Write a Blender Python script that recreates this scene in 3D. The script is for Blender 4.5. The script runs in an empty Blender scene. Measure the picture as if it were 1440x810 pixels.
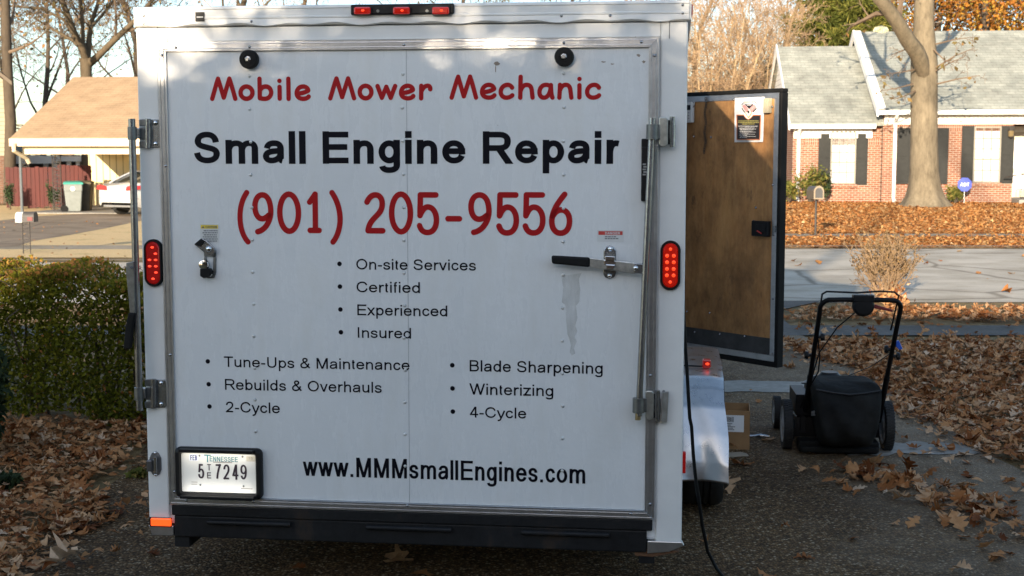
import bpy, bmesh, math, random
import numpy as np
from mathutils import Vector, Matrix
R = math.radians
rnd = random.Random(7)
sc = bpy.context.scene
COL = sc.collection

# ------------------------------------------------------------------ camera, sky, sun, exposure
FPX = 1913.0                      # focal length in pixels of the 1440 wide photograph
EYE = 1.75
PITCH = math.atan(190.0 / FPX)
cam = bpy.data.cameras.new('camera')
cam.sensor_width = 36.0
cam.lens = 36.0 * FPX / 1440.0
cam.clip_start = 0.05
cam.clip_end = 3000
cam.dof.use_dof = True
cam.dof.focus_distance = 5.4
cam.dof.aperture_fstop = 9.0
camo = bpy.data.objects.new('camera', cam)
camo.location = (0, 0, EYE)
camo.rotation_euler = (math.pi / 2 - PITCH, 0, 0)
COL.objects.link(camo)
sc.camera = camo

SUN_EL = R(12.0)
SUN_AZ = R(17.0)                  # light travels to +Y, turned this much to +X
travel = Vector((math.sin(SUN_AZ) * math.cos(SUN_EL), math.cos(SUN_AZ) * math.cos(SUN_EL), -math.sin(SUN_EL)))
world = bpy.data.worlds.new('World')
sc.world = world
world.use_nodes = True
wn = world.node_tree.nodes
bg = wn['Background']
sky = wn.new('ShaderNodeTexSky')
sky.sky_type = 'NISHITA'
sky.sun_disc = False
sky.sun_elevation = R(16.0)
sky.sun_rotation = math.pi + SUN_AZ
sky.air_density = 1.0
sky.dust_density = 0.6
sky.ozone_density = 1.5
tint = wn.new('ShaderNodeMix'); tint.data_type = 'RGBA'; tint.blend_type = 'MULTIPLY'; tint.inputs[0].default_value = 1.0
tint.inputs[7].default_value = (1.10, 1.0, .90, 1)          # white balance of the photograph, warmer than noon
world.node_tree.links.new(sky.outputs[0], tint.inputs[6])
wtc = wn.new('ShaderNodeTexCoord'); wsp = wn.new('ShaderNodeSeparateXYZ'); wrp = wn.new('ShaderNodeValToRGB'); wmx = wn.new('ShaderNodeMix')
wrp.color_ramp.elements[0].position = .12; wrp.color_ramp.elements[0].color = (.66, .79, .97, 1)      # paler blue low in the sky
wrp.color_ramp.elements[1].position = .5; wrp.color_ramp.elements[1].color = (1, 1, 1, 1)
wmx.data_type = 'RGBA'; wmx.blend_type = 'MULTIPLY'; wmx.inputs[0].default_value = 1.0
WL = world.node_tree.links
WL.new(wtc.outputs['Generated'], wsp.inputs[0]); WL.new(wsp.outputs[2], wrp.inputs[0]); WL.new(tint.outputs[2], wmx.inputs[6]); WL.new(wrp.outputs[0], wmx.inputs[7]); WL.new(wmx.outputs[2], bg.inputs[0])
bg.inputs[1].default_value = 0.14
sun = bpy.data.lights.new('sun', 'SUN')
sun.energy = 5.0
sun.angle = R(0.55)
sun.color = (1.0, 0.83, 0.62)
suno = bpy.data.objects.new('sun', sun)
suno.rotation_euler = travel.to_track_quat('-Z', 'Y').to_euler()
suno.location = (-10, -30, 12)
COL.objects.link(suno)
sc.view_settings.view_transform = 'Standard'
sc.view_settings.look = 'None'
sc.view_settings.gamma = 1.0
sc.view_settings.use_curve_mapping = False
sc.view_settings.exposure = 1.26

# ------------------------------------------------------------------ photograph pixel -> world helpers
CX = Vector((1, 0, 0))
CF = Vector((0, math.cos(PITCH), -math.sin(PITCH)))
CU = Vector((0, math.sin(PITCH), math.cos(PITCH)))
CP = Vector((0, 0, EYE))

def ray(px, py):
    return CF + CX * ((px - 720) / FPX) + CU * ((405 - py) / FPX)

def gp(px, py, z=0.0):
    d = ray(px, py)
    t = (z - EYE) / d.z
    return CP + d * t

def dp(px, py, y):
    d = ray(px, py)
    return CP + d * (y / d.y)

class Frame:
    """a local frame: u to the right, w away from the viewer, z up"""
    def __init__(s, ox, oy, yaw, oz=0.0):
        s.o = Vector((ox, oy, oz))
        s.yaw = R(yaw)
        s.r = Vector((math.cos(s.yaw), -math.sin(s.yaw), 0))
        s.n = Vector((math.sin(s.yaw), math.cos(s.yaw), 0))
    def fp(s, px, py, w=0.0):
        d = ray(px, py)
        t = ((s.o + s.n * w) - CP).dot(s.n) / d.dot(s.n)
        p = CP + d * t - s.o
        return p.dot(s.r), p.z
    def loc(s, p):
        q = Vector(p) - s.o
        return Vector((q.dot(s.r), q.dot(s.n), q.z))
    def wd(s, p):
        return s.o + s.r * p[0] + s.n * p[1] + Vector((0, 0, p[2]))
    def put(s, ob):
        ob.location = s.o
        ob.rotation_euler = (0, 0, -s.yaw)
        return ob

# ------------------------------------------------------------------ mesh builder
class MB:
    def __init__(s):
        s.v = []; s.f = []
    def add(s, vs, fs):
        b = len(s.v)
        s.v.extend([tuple(p) for p in vs])
        s.f.extend([tuple(i + b for i in f) for f in fs])
    def box(s, x0, x1, y0, y1, z0, z1):
        if x0 > x1: x0, x1 = x1, x0
        if y0 > y1: y0, y1 = y1, y0
        if z0 > z1: z0, z1 = z1, z0
        s.add([(x0, y0, z0), (x1, y0, z0), (x1, y1, z0), (x0, y1, z0), (x0, y0, z1), (x1, y0, z1), (x1, y1, z1), (x0, y1, z1)],
              [(0, 3, 2, 1), (4, 5, 6, 7), (0, 1, 5, 4), (1, 2, 6, 5), (2, 3, 7, 6), (3, 0, 4, 7)])
        return s
    def prism(s, poly, ext):
        """poly: planar 3D points, ext: extrusion vector"""
        n = len(poly); e = Vector(ext)
        P = [Vector(p) for p in poly]
        nrm = Vector((0, 0, 0))
        for i in range(n):
            nrm += P[i].cross(P[(i + 1) % n])
        if nrm.dot(e) > 0: P.reverse()
        s.add(P + [p + e for p in P], [tuple(range(n)), tuple(range(2 * n - 1, n - 1, -1))] +
              [(i, i + n, (i + 1) % n + n, (i + 1) % n) for i in range(n)])
        return s
    def quad(s, *p):
        s.add(p, [tuple(range(len(p)))]); return s
    def tube(s, pts, r, n=8, caps=True):
        P = [Vector(p) for p in pts]; m = len(P)
        rr = r if isinstance(r, (list, tuple)) else [r] * m
        t0 = (P[1] - P[0]).normalized()
        a = t0.orthogonal().normalized()
        vs = []
        for i in range(m):
            if i == 0: t = P[1] - P[0]
            elif i == m - 1: t = P[-1] - P[-2]
            else: t = (P[i + 1] - P[i]).normalized() + (P[i] - P[i - 1]).normalized()
            t = t.normalized() if t.length > 1e-9 else t0
            a = (a - t * a.dot(t))
            a = a.normalized() if a.length > 1e-6 else t.orthogonal().normalized()
            b = t.cross(a)
            for k in range(n):
                q = 2 * math.pi * k / n
                vs.append(P[i] + (a * math.cos(q) + b * math.sin(q)) * rr[i])
        fs = []
        for i in range(m - 1):
            for k in range(n):
                k2 = (k + 1) % n
                fs.append((i * n + k, i * n + k2, (i + 1) * n + k2, (i + 1) * n + k))
        if caps:
            fs.append(tuple(range(n - 1, -1, -1))); fs.append(tuple((m - 1) * n + k for k in range(n)))
        s.add(vs, fs); return s
    def cyl(s, p0, p1, r, r1=None, n=16):
        return s.tube([p0, p1], [r, r if r1 is None else r1], n)
    def lathe(s, c, ax, prof, n=24, caps=True):
        """prof: (radius, distance along ax)"""
        c = Vector(c); ax = Vector(ax).normalized(); a = ax.orthogonal().normalized(); b = ax.cross(a)
        vs = []; m = len(prof)
        for (r, d) in prof:
            for k in range(n):
                q = 2 * math.pi * k / n
                vs.append(c + ax * d + (a * math.cos(q) + b * math.sin(q)) * r)
        fs = []
        for i in range(m - 1):
            for k in range(n):
                k2 = (k + 1) % n
                fs.append((i * n + k, i * n + k2, (i + 1) * n + k2, (i + 1) * n + k))
        if caps:
            fs.append(tuple(range(n - 1, -1, -1))); fs.append(tuple((m - 1) * n + k for k in range(n)))
        s.add(vs, fs); return s
    def dome(s, c, ax, r, h, n=10):
        return s.lathe(c, ax, [(r, 0), (r * .92, h * .45), (r * .6, h * .85), (r * .15, h)], n)
    def torus(s, c, ax, R_, r, n=24, k=8):
        prof = [(R_ + r * math.cos(2 * math.pi * i / k), r * math.sin(2 * math.pi * i / k)) for i in range(k + 1)]
        return s.lathe(c, ax, prof, n, caps=False)
    def sphere(s, c, r, n=12, sc3=(1, 1, 1)):
        vs = []; fs = []; m = n // 2
        for i in range(m + 1):
            th = math.pi * i / m
            for k in range(n):
                ph = 2 * math.pi * k / n
                vs.append((c[0] + r * sc3[0] * math.sin(th) * math.cos(ph), c[1] + r * sc3[1] * math.sin(th) * math.sin(ph), c[2] + r * sc3[2] * math.cos(th)))
        for i in range(m):
            for k in range(n):
                k2 = (k + 1) % n
                fs.append((i * n + k, (i + 1) * n + k, (i + 1) * n + k2, i * n + k2))
        s.add(vs, fs); return s
    def grid(s, rows, wrap=False):
        """rows: list of lists of points"""
        n = len(rows[0]); vs = [p for r_ in rows for p in r_]; fs = []
        for i in range(len(rows) - 1):
            for k in range(n if wrap else n - 1):
                k2 = (k + 1) % n
                fs.append((i * n + k, i * n + k2, (i + 1) * n + k2, (i + 1) * n + k))
        s.add(vs, fs); return s
    def xf(s, M):
        s.v = [tuple(M @ Vector(p)) for p in s.v]; return s
    def build(s, name, mat, parent=None, smooth=None, bevel=0, seg=2):
        me = bpy.data.meshes.new(name)
        me.from_pydata(s.v, [], s.f)
        me.update()
        if smooth is not None:
            me.polygons.foreach_set('use_smooth', [True] * len(me.polygons))
            if smooth < 179: me.set_sharp_from_angle(angle=R(smooth))
        ob = bpy.data.objects.new(name, me)
        COL.objects.link(ob)
        if mat: me.materials.append(mat)
        if parent: ob.parent = parent
        if bevel:
            m = ob.modifiers.new('bevel', 'BEVEL'); m.width = bevel; m.segments = seg; m.limit_method = 'ANGLE'; m.angle_limit = R(40)
            m.harden_normals = False
        return ob

def domes(name, mat, parent, items, n=10):
    for c, ax, r, h in items:
        m = MB(); m.dome(c, ax, r, h, n); m.build(name, mat, parent, smooth=60)

def tag(o, label=None, cat=None, group=None, kind=None):
    if label: o['label'] = label
    if cat: o['category'] = cat
    if group: o['group'] = group
    if kind: o['kind'] = kind
    return o

def empty(name, frame=None, loc=None, yaw=0):
    o = bpy.data.objects.new(name, None)
    o.empty_display_size = 0.2
    COL.objects.link(o)
    if frame: frame.put(o)
    if loc is not None:
        o.location = loc; o.rotation_euler = (0, 0, yaw)
    return o

def copy_tree(o, parent=None):
    c = o.copy(); COL.objects.link(c)
    if parent: c.parent = parent
    for ch in [q for q in COL.objects if q.parent is o]:
        copy_tree(ch, c)
    return c

# ------------------------------------------------------------------ materials
def srgb(h):
    h = h.lstrip('#'); c = [int(h[i:i + 2], 16) / 255 for i in (0, 2, 4)]
    return tuple(x / 12.92 if x <= .04045 else ((x + .055) / 1.055) ** 2.4 for x in c)

class Mat:
    def __init__(s, name):
        s.m = bpy.data.materials.new(name); s.m.use_nodes = True
        s.t = s.m.node_tree; s.n = s.t.nodes; s.p = s.n['Principled BSDF']
        s._tc = None
    def node(s, t, **kw):
        n = s.n.new(t)
        for k, v in kw.items(): setattr(n, k, v)
        return n
    def link(s, a, b): s.t.links.new(a, b)
    def coord(s, which='Object'):
        if not s._tc: s._tc = s.node('ShaderNodeTexCoord')
        return s._tc.outputs[which]
    def noise(s, scale, detail=4, rough=.6, vec=None, stretch=None):
        n = s.node('ShaderNodeTexNoise'); n.inputs['Scale'].default_value = scale; n.inputs['Detail'].default_value = detail; n.inputs['Roughness'].default_value = rough
        v = vec or s.coord()
        if stretch:
            mp = s.node('ShaderNodeMapping'); mp.inputs['Scale'].default_value = stretch; s.link(v, mp.inputs[0]); v = mp.outputs[0]
        s.link(v, n.inputs['Vector']); return n.outputs['Fac']
    def ramp(s, fac, stops, interp='LINEAR'):
        r = s.node('ShaderNodeValToRGB'); r.color_ramp.interpolation = interp
        el = r.color_ramp.elements
        while len(el) < len(stops): el.new(.5)
        for e, (p, c) in zip(el, stops):
            e.position = p; e.color = (*c, 1) if len(c) == 3 else c
        s.link(fac, r.inputs[0]); return r.outputs[0]
    def mix(s, fac, a, b, mode='MIX'):
        m = s.node('ShaderNodeMix', data_type='RGBA', blend_type=mode)
        for i, x in ((0, fac), (6, a), (7, b)):
            if hasattr(x, 'links'): s.link(x, m.inputs[i])
            elif isinstance(x, (int, float)): m.inputs[i].default_value = x
            else: m.inputs[i].default_value = (*x, 1)
        return m.outputs[2]
    def bump(s, h, strength=.3, dist=.01):
        b = s.node('ShaderNodeBump'); b.inputs['Strength'].default_value = strength; b.inputs['Distance'].default_value = dist
        s.link(h, b.inputs['Height'])
        old = s.p.inputs['Normal'].links
        if old: s.link(old[0].from_socket, b.inputs['Normal'])
        s.link(b.outputs[0], s.p.inputs['Normal']); return s
    def base(s, c):
        if hasattr(c, 'links'): s.link(c, s.p.inputs['Base Color'])
        else: s.p.inputs['Base Color'].default_value = (*c, 1)
        return s
    def set(s, rough=None, metal=None, spec=None, coat=None, coat_rough=None, trans=None, ior=None, alpha=None, emit=None, estr=None):
        I = s.p.inputs
        if rough is not None:
            if hasattr(rough, 'links'): s.link(rough, I['Roughness'])
            else: I['Roughness'].default_value = rough
        if metal is not None: I['Metallic'].default_value = metal
        if spec is not None: I['Specular IOR Level'].default_value = spec
        if coat is not None: I['Coat Weight'].default_value = coat
        if coat_rough is not None: I['Coat Roughness'].default_value = coat_rough
        if trans is not None: I['Transmission Weight'].default_value = trans
        if ior is not None: I['IOR'].default_value = ior
        if emit is not None: I['Emission Color'].default_value = (*emit, 1); I['Emission Strength'].default_value = estr
        return s
    def plane_vec(s, a, b):
        """2D texture vector from two object axes, e.g. 'X','Z'"""
        sp = s.node('ShaderNodeSeparateXYZ'); s.link(s.coord(), sp.inputs[0])
        cb = s.node('ShaderNodeCombineXYZ'); s.link(sp.outputs[a], cb.inputs[0]); s.link(sp.outputs[b], cb.inputs[1])
        return cb.outputs[0]

def mk(name, c, rough=.5, metal=0, var=.12, vs=8.0, bump=0, bs=60, bd=.004, **kw):
    """plain material with a little mottling of its own colour"""
    M = Mat(name)
    f = M.noise(vs, 5, .65)
    lo = tuple(max(0, x * (1 - var)) for x in c); hi = tuple(min(1, x * (1 + var)) for x in c)
    M.base(M.ramp(f, [(.3, lo), (.7, hi)]))
    M.set(rough=rough, metal=metal, **kw)
    if bump: M.bump(M.noise(bs, 4, .6), bump, bd)
    return M.m

# ------------------------------------------------------------------ terrain and paving
def zt(x, y):
    a = min(1, max(0, (-3.5 - x) / 2.5)); b = min(1, max(0, (y - 17.0) / 6.0))
    return -0.25 * a * b
def drape(name, xs, ys, dz, mat, kind='structure'):
    m = MB()
    m.grid([[(x, y, zt(x, y) + dz) for x in xs] for y in ys])
    return tag(m.build(name, mat), kind=kind)
XS = [-300, -150, -80, -40, -20, -10, -6, -5.5, -5, -4.5, -4, -3.5, 0, 5, 10, 20, 40, 80, 150, 300]
YS = [-80, -30, -10, 0, 10, 15.9, 17, 20, 23, 24.8, 26, 30, 50, 100, 200, 400, 900]

g = Mat('soil_and_dry_grass')
f1 = g.noise(.35, 6, .65); f2 = g.noise(9, 8, .75); f3 = g.noise(45, 4, .7)
c1 = g.ramp(f2, [(.3, (.11, .07, .035)), (.5, (.20, .135, .065)), (.7, (.34, .25, .13))])
c2 = g.ramp(f3, [(.3, (.07, .08, .025)), (.7, (.20, .17, .07))])
fm = g.ramp(f1, [(.48, (0, 0, 0)), (.66, (.8, .8, .8))])
g.base(g.mix(fm, c1, c2)).set(rough=.95, spec=.2).bump(f2, .8, .05).bump(f3, .6, .02)
GROUND = g.m
drape('ground', XS, YS, -0.012, GROUND)

d = Mat('exposed_aggregate')
v = d.node('ShaderNodeTexVoronoi'); v.inputs['Scale'].default_value = 84; d.link(d.coord(), v.inputs['Vector'])
v2 = d.node('ShaderNodeTexVoronoi'); v2.inputs['Scale'].default_value = 210; d.link(d.coord(), v2.inputs['Vector'])
sepc = d.node('ShaderNodeSeparateColor'); d.link(v.outputs['Color'], sepc.inputs[0])
peb = d.ramp(sepc.outputs[0], [(0, (.085, .055, .031)), (.35, (.165, .107, .058)), (.6, (.23, .148, .075)), (.78, (.30, .18, .085)), (.9, (.41, .30, .18)), (1, (.60, .50, .37))])
gapd = d.ramp(v.outputs['Distance'], [(.28, (1, 1, 1)), (.6, (.45, .43, .40))])
col = d.mix(1.0, peb, gapd, 'MULTIPLY')
big = d.noise(.9, 6, .65)
damp = d.ramp(big, [(.35, (.55, .52, .5)), (.65, (1.0, .97, .92))])
sx_ = d.node('ShaderNodeSeparateXYZ'); d.link(d.coord(), sx_.inputs[0])
ad_ = d.node('ShaderNodeMath', operation='MULTIPLY_ADD'); d.link(d.noise(2.2, 6, .7), ad_.inputs[0]); ad_.inputs[1].default_value = 2.6; d.link(sx_.outputs[0], ad_.inputs[2])
dust = d.ramp(d.noise(1.0, 2), [(0, (0, 0, 0)), (1, (0, 0, 0))]); mr_ = d.node('ShaderNodeMapRange'); mr_.inputs[1].default_value = 2.7; mr_.inputs[2].default_value = 4.3; d.link(ad_.outputs[0], mr_.inputs[0]); mr_.inputs[4].default_value = .62
d.base(d.mix(mr_.outputs[0], d.mix(1.0, col, damp, 'MULTIPLY'), (.30, .245, .18))).set(rough=.85, spec=.12)
inv = d.ramp(v.outputs['Distance'], [(0, (1, 1, 1)), (.6, (0, 0, 0))])
d.bump(inv, .9, .008).bump(d.noise(.8, 3), .25, .06)
AGG = d.m

def concrete(name, lo, hi, sc_=14, stretch=None):
    c = Mat(name)
    a = c.noise(sc_, 8, .7, stretch=stretch); b = c.noise(1.2, 5, .6)
    cc = c.ramp(a, [(.3, lo), (.7, hi)])
    dd = c.ramp(b, [(.35, (.72, .70, .66)), (.6, (1, 1, 1))])
    cc = c.mix(1, cc, dd, 'MULTIPLY')
    if 'asphalt' in name:
        vo = c.node('ShaderNodeTexVoronoi', feature='DISTANCE_TO_EDGE'); vo.inputs['Scale'].default_value = .33
        wv = c.node('ShaderNodeMix', data_type='VECTOR'); wv.inputs[0].default_value = .12; c.link(c.coord(), wv.inputs[4]); nz = c.node('ShaderNodeTexNoise'); nz.inputs['Scale'].default_value = 1.6; nz.inputs['Detail'].default_value = 5; c.link(c.coord(), nz.inputs['Vector']); c.link(nz.outputs['Color'], wv.inputs[5]); c.link(wv.outputs[1], vo.inputs['Vector'])
        cc = c.mix(1, cc, c.ramp(vo.outputs['Distance'], [(.004, (.55, .53, .5)), (.016, (1, 1, 1))]), 'MULTIPLY')
        cc = c.mix(1, cc, c.ramp(c.noise(.8, 6, .7, stretch=(.25, 1.6, 1)), [(.38, (.88, .87, .85)), (.6, (1.03, 1.02, 1))]), 'MULTIPLY')
    c.base(cc).set(rough=.88, spec=.3).bump(c.noise(120, 4, .7), .4, .004)
    return c.m
CONC = concrete('weathered_concrete', (.20, .19, .17), (.34, .325, .30))
CONC_T = concrete('tan_concrete', (.22, .185, .135), (.34, .29, .215))
CONC_D = concrete('dark_concrete', (.075, .07, .064), (.135, .127, .115))
ROAD = concrete('pale_asphalt', (.42, .38, .315), (.56, .51, .435), 60)
DRIVE_FAR = concrete('dark_asphalt', (.20, .152, .108), (.29, .225, .16), 12, (1, 3, 1))

# the driveway the trailer stands on, right edge slightly ragged
dm = MB()
DX0, DX1 = -2.15, 2.80
rows = []
yv = -6.0
while yv < 13.0:
    w_ = .03 * math.sin(yv * 2.1) + .02 * math.sin(yv * 5.3)
    rows.append([(DX0 + w_, yv, 0), (0, yv, 0), (DX1 + w_, yv, 0)]); yv += .25
rows.append([(DX0, 13.0, 0), (0, 13.0, 0), (DX1, 13.0, 0)])
dm.grid(rows)
tag(dm.build('driveway', AGG), kind='structure')
ap = MB(); ap.grid([[(DX0, 13, .001), (DX1, 13, .001)], [(DX0, 15.0, .0), (DX1 + .1, 15.0, .0)], [(DX0 - .9, 16.1, -.0), (DX1 + .9, 16.1, -.0)]])
tag(ap.build('driveway_apron', CONC_D), kind='structure')
# concrete strips across the aggregate
def strip(name, pts, z):
    m = MB(); m.quad(*[(p[0], p[1], z) for p in pts]); return tag(m.build(name, CONC), kind='structure')
def ragged(x0, x1, y0, y1, n, seed):
    r_ = random.Random(seed); a = []; b = []
    for i in range(n + 1):
        t = i / n; x = x0 + (x1 - x0) * t
        a.append((x, y0 + r_.uniform(-.05, .05))); b.append((x, y1 + r_.uniform(-.05, .05)))
    return a + b[::-1]
strip('concrete_strip', ragged(1.95, 2.78, 7.78, 8.12, 14, 3), .004)
strip('concrete_strip', ragged(-.2, 2.30, 9.85, 10.35, 24, 4), .004)

m = MB(); m.grid([[(x, y, .002) for x in (DX1, 8, 20, 60)] for y in (13.0, 13.75)])
tag(m.build('pavement', CONC_D), kind='structure')
m = MB(); m.grid([[(x, y, .002) for x in (-60, -20, DX0)] for y in (13.0, 13.75)])
tag(m.build('pavement', CONC_D), kind='structure')
m = MB(); m.grid([[(x, (15.9 + x * .012) if y_ == 15.9 else y_ , zt(x, y_) - .004) for x in (-80, -20, -10, -6, -5.5, -5, -4.5, -4, -3.5, 0, 20, 80)] for y_ in (15.9, 17, 20, 23, 25.0)])
tag(m.build('road', ROAD), kind='structure')
drape('kerb', [-80, -20, -10, -6, -5.5, -5, -4.5, -4, -3.5, 0, 20, 80], [24.9, 25.05], .05, CONC_T)
# pavement on the far side
for y0, y1 in ((28.3, 29.5),):
    drape('pavement', [-80, -40, -20, -10, -6, -5.5, -5, -4.5, -4, -3.5, 0, 10, 20, 80], [y0, (y0 + y1) / 2, y1], .003, CONC_T)

# dry pale lawn on the far left, with the dark drive sweeping up to the carport
dl = Mat('straw_lawn')
a = dl.noise(1.1, 7, .7); b = dl.noise(30, 5, .75)
dl.base(dl.mix(dl.ramp(a, [(.55, (0, 0, 0)), (.72, (.55, .55, .55))]), dl.ramp(b, [(.3, (.46, .32, .15)), (.7, (.70, .53, .30))]), dl.ramp(b, [(.3, (.09, .10, .025)), (.7, (.26, .24, .09))])))
dl.set(rough=.95, spec=.2).bump(b, .8, .03)
STRAW = dl.m
m = MB(); m.grid([[(x, y, -.25 + .004) for x in (-40, -30, -20, -6)] for y in (26.0, 28.3)]); tag(m.build('lawn', STRAW), kind='structure')
m = MB(); m.grid([[(x, y, -.25 + .004) for x in (-40, -30, -20, -6)] for y in (29.5, 40, 52)]); tag(m.build('lawn', STRAW), kind='structure')
poly = [(-90, 352), (0, 347.5), (25, 346), (45, 339), (100, 330), (150, 320.5), (200, 310), (300, 300), (300, 297), (200, 301), (130, 300), (60, 303.5), (0, 310), (-120, 317)]
m = MB(); m.quad(*[gp(x, y, -.25 + .008) for x, y in poly]); tag(m.build('neighbour_driveway', DRIVE_FAR), kind='structure')

# leaf mould under the fallen leaves on the far lawn and in the near yard
ll = Mat('lawn_leaf_mould'); v = ll.node('ShaderNodeTexVoronoi'); v.inputs['Scale'].default_value = 13; ll.link(ll.coord(), v.inputs['Vector']); sc3 = ll.node('ShaderNodeSeparateColor'); ll.link(v.outputs['Color'], sc3.inputs[0])
a = ll.noise(.45, 6, .7); lc = ll.ramp(sc3.outputs[0], [(0, (.16, .065, .02)), (.4, (.36, .17, .06)), (.75, (.50, .28, .11)), (1, (.58, .42, .23))])
ll.base(ll.mix(ll.ramp(a, [(.52, (0, 0, 0)), (.70, (.7, .7, .7))]), lc, ll.ramp(ll.noise(28, 4, .7), [(.3, (.14, .12, .05)), (.7, (.34, .27, .13))]))).set(rough=.95, spec=.1).bump(v.outputs['Distance'], .5, .03)
m = MB(); m.grid([[(x, y, -.002 if y < 26 else .0) for x in (2.5, 10, 20, 40, 60)] for y in (25.08, 28.28)]); tag(m.build('lawn', ll.m), kind='structure')
m = MB(); m.grid([[(x, y, .0) for x in (2.5, 10, 20, 40, 60)] for y in (29.52, 38, 48.5, 60)]); tag(m.build('lawn', ll.m), kind='structure')

# ------------------------------------------------------------------ shared materials
WHITE = Mat('white_gelcoat')
n1 = WHITE.noise(1.7, 6, .6); n2 = WHITE.noise(9, 6, .7, stretch=(1, 1, .22)); n3 = WHITE.noise(70, 3, .6)
wc = WHITE.ramp(n1, [(.3, (.72, .725, .72)), (.7, (.80, .80, .79))])
gr = WHITE.ramp(n2, [(.5, (1, 1, 1)), (.80, (.92, .91, .88))])
WHITE.base(WHITE.mix(1, wc, gr, 'MULTIPLY')).set(rough=WHITE.ramp(n2, [(.4, (.22, .22, .22)), (.7, (.4, .4, .4))]), spec=.5)
n4 = WHITE.noise(3.2, 3, .5); WHITE.bump(n1, .30, .03).bump(n4, .22, .02).bump(n2, .06, .01)
WHITE = WHITE.m
WHITE2 = mk('white_painted_aluminium', (.78, .77, .74), .32, 0, .05, 5, .08, 6, .01)
ALU = mk('satin_aluminium', (.56, .56, .57), .3, .92, .14, 20, .08, 25, .002)
ZINC = mk('zinc_plated_steel', (.36, .37, .385), .26, .95, .22, 40, .15, 60, .002)
ZINC_D = mk('dull_galvanised_steel', (.21, .215, .21), .4, .85, .25, 30, .15, 60, .002)
CHROME = mk('bright_chrome', (.8, .8, .8), .12, 1, .05)
BLACK_R = mk('black_rubber', (.008, .008, .008), .65, 0, .2, 30, .1, 80, .002, spec=.2)
BLACK_P = mk('black_plastic', (.009, .009, .010), .42, 0, .2, 30, .05, 60, .001, spec=.25)
BM_ = Mat('black_painted_steel'); a = BM_.noise(6, 7, .75, stretch=(1, 1, .4)); b_ = BM_.noise(40, 4, .7)
BM_.base(BM_.mix(BM_.ramp(a, [(.56, (0, 0, 0)), (.72, (.75, .75, .75))]), BM_.ramp(b_, [(.3, (.008, .008, .009)), (.7, (.016, .016, .017))]), (.055, .035, .022))).set(rough=BM_.ramp(a, [(.4, (.42, .42, .42)), (.7, (.8, .8, .8))]), spec=.25).bump(b_, .2, .003); BLACK_M = BM_.m
RUST = mk('rusty_steel', (.14, .065, .03), .8, .2, .4, 30, .3, 60, .004)
RED_V = mk('red_vinyl_lettering', (.40, .010, .012), .5, 0, .05, spec=.15)
BLK_V = mk('black_vinyl_lettering', (.004, .004, .008), .5, 0, .1, spec=.12)
SEAM = mk('dark_seam', (.16, .16, .16), .8)
SM = Mat('grey_stain'); SM.base((.42, .405, .36)).set(rough=.6)
a = SM.noise(22, 6, .7, stretch=(1, 1, .4)); tr_ = SM.node('ShaderNodeBsdfTransparent'); mx_ = SM.node('ShaderNodeMixShader')
SM.link(SM.ramp(a, [(.3, (.10, .10, .10)), (.7, (.36, .36, .36))]), mx_.inputs[0]); SM.link(tr_.outputs[0], mx_.inputs[1]); SM.link(SM.p.outputs[0], mx_.inputs[2]); SM.link(mx_.outputs[0], SM.n['Material Output'].inputs[0])
STAINM = SM.m
RED_L = Mat('lit_red_lens'); RED_L.base((.5, .008, .004)).set(rough=.15, coat=.6, emit=(1, .02, .004), estr=.07); RED_L = RED_L.m
RED_DIM = Mat('dim_red_lens'); RED_DIM.base((.22, .004, .006)).set(rough=.15, coat=.6, emit=(1, .02, .01), estr=.05); RED_DIM = RED_DIM.m
LED = Mat('lit_red_diode'); LED.base((.6, .05, .01)).set(rough=.2, emit=(1, .06, .015), estr=.6); LED = LED.m
LED_DIM = Mat('weak_red_diode'); LED_DIM.base((.6, .02, .01)).set(rough=.2, emit=(1, .05, .02), estr=1.0); LED_DIM = LED_DIM.m
AMBER = Mat('lit_orange_lens'); AMBER.base((.6, .05, .01)).set(rough=.15, coat=.5, emit=(1, .09, .012), estr=.7); AMBER = AMBER.m

# ------------------------------------------------------------------ the trailer
T = Frame(-0.378, 5.24, 6.8)
UL, UR, ZB, ZT = -1.088, 1.035, .262, 2.236
TL = 5.05
trailer = empty('cargo_trailer', T)
tag(trailer, 'white enclosed cargo trailer with repair shop lettering on its closed rear ramp', 'trailer')

def tbox(m, px0, py0, px1, py1, w0, w1):
    u0, z1 = T.fp(px0, py0, w0); u1, z0 = T.fp(px1, py1, w0)
    m.box(u0, u1, w0, w1, z0, z1); return m
def tp(px, py, w=0.0):
    u, z = T.fp(px, py, w); return Vector((u, w, z))

b = MB(); b.box(UL, UR, 0, TL, ZB, ZT)
# v nose
nose = [(UL, TL, ZB), (UR, TL, ZB), ((UL + UR) / 2 + .12, TL + .75, ZB), ((UL + UR) / 2 - .12, TL + .75, ZB)]
b.prism([(x, y + .002, z) for x, y, z in nose], (0, 0, ZT - ZB))
body = b.build('box_body', WHITE, trailer, bevel=.012)
# corner posts: slightly proud sheets with folded edge
for nm, x0, x1 in (('corner_post', UL - .003, -1.004), ('corner_post', .938, UR + .003)):
    m = MB(); m.box(x0, x1, -.008, .05, ZB - .012, ZT - .002); m.build(nm, WHITE2, trailer, bevel=.006)
m = MB(); m.box(-1.002, .936, -.006, .01, 2.1805, ZT - .004); m.build('header_panel', WHITE2, trailer)
m = MB(); tbox(m, 941, 27, 941.8, 54, -.0095, -.007); m.build('panel_seam', SEAM, trailer)
m = MB(); tbox(m, 235, 41, 235.8, 60, -.0095, -.007); m.build('panel_seam', SEAM, trailer)
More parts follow.
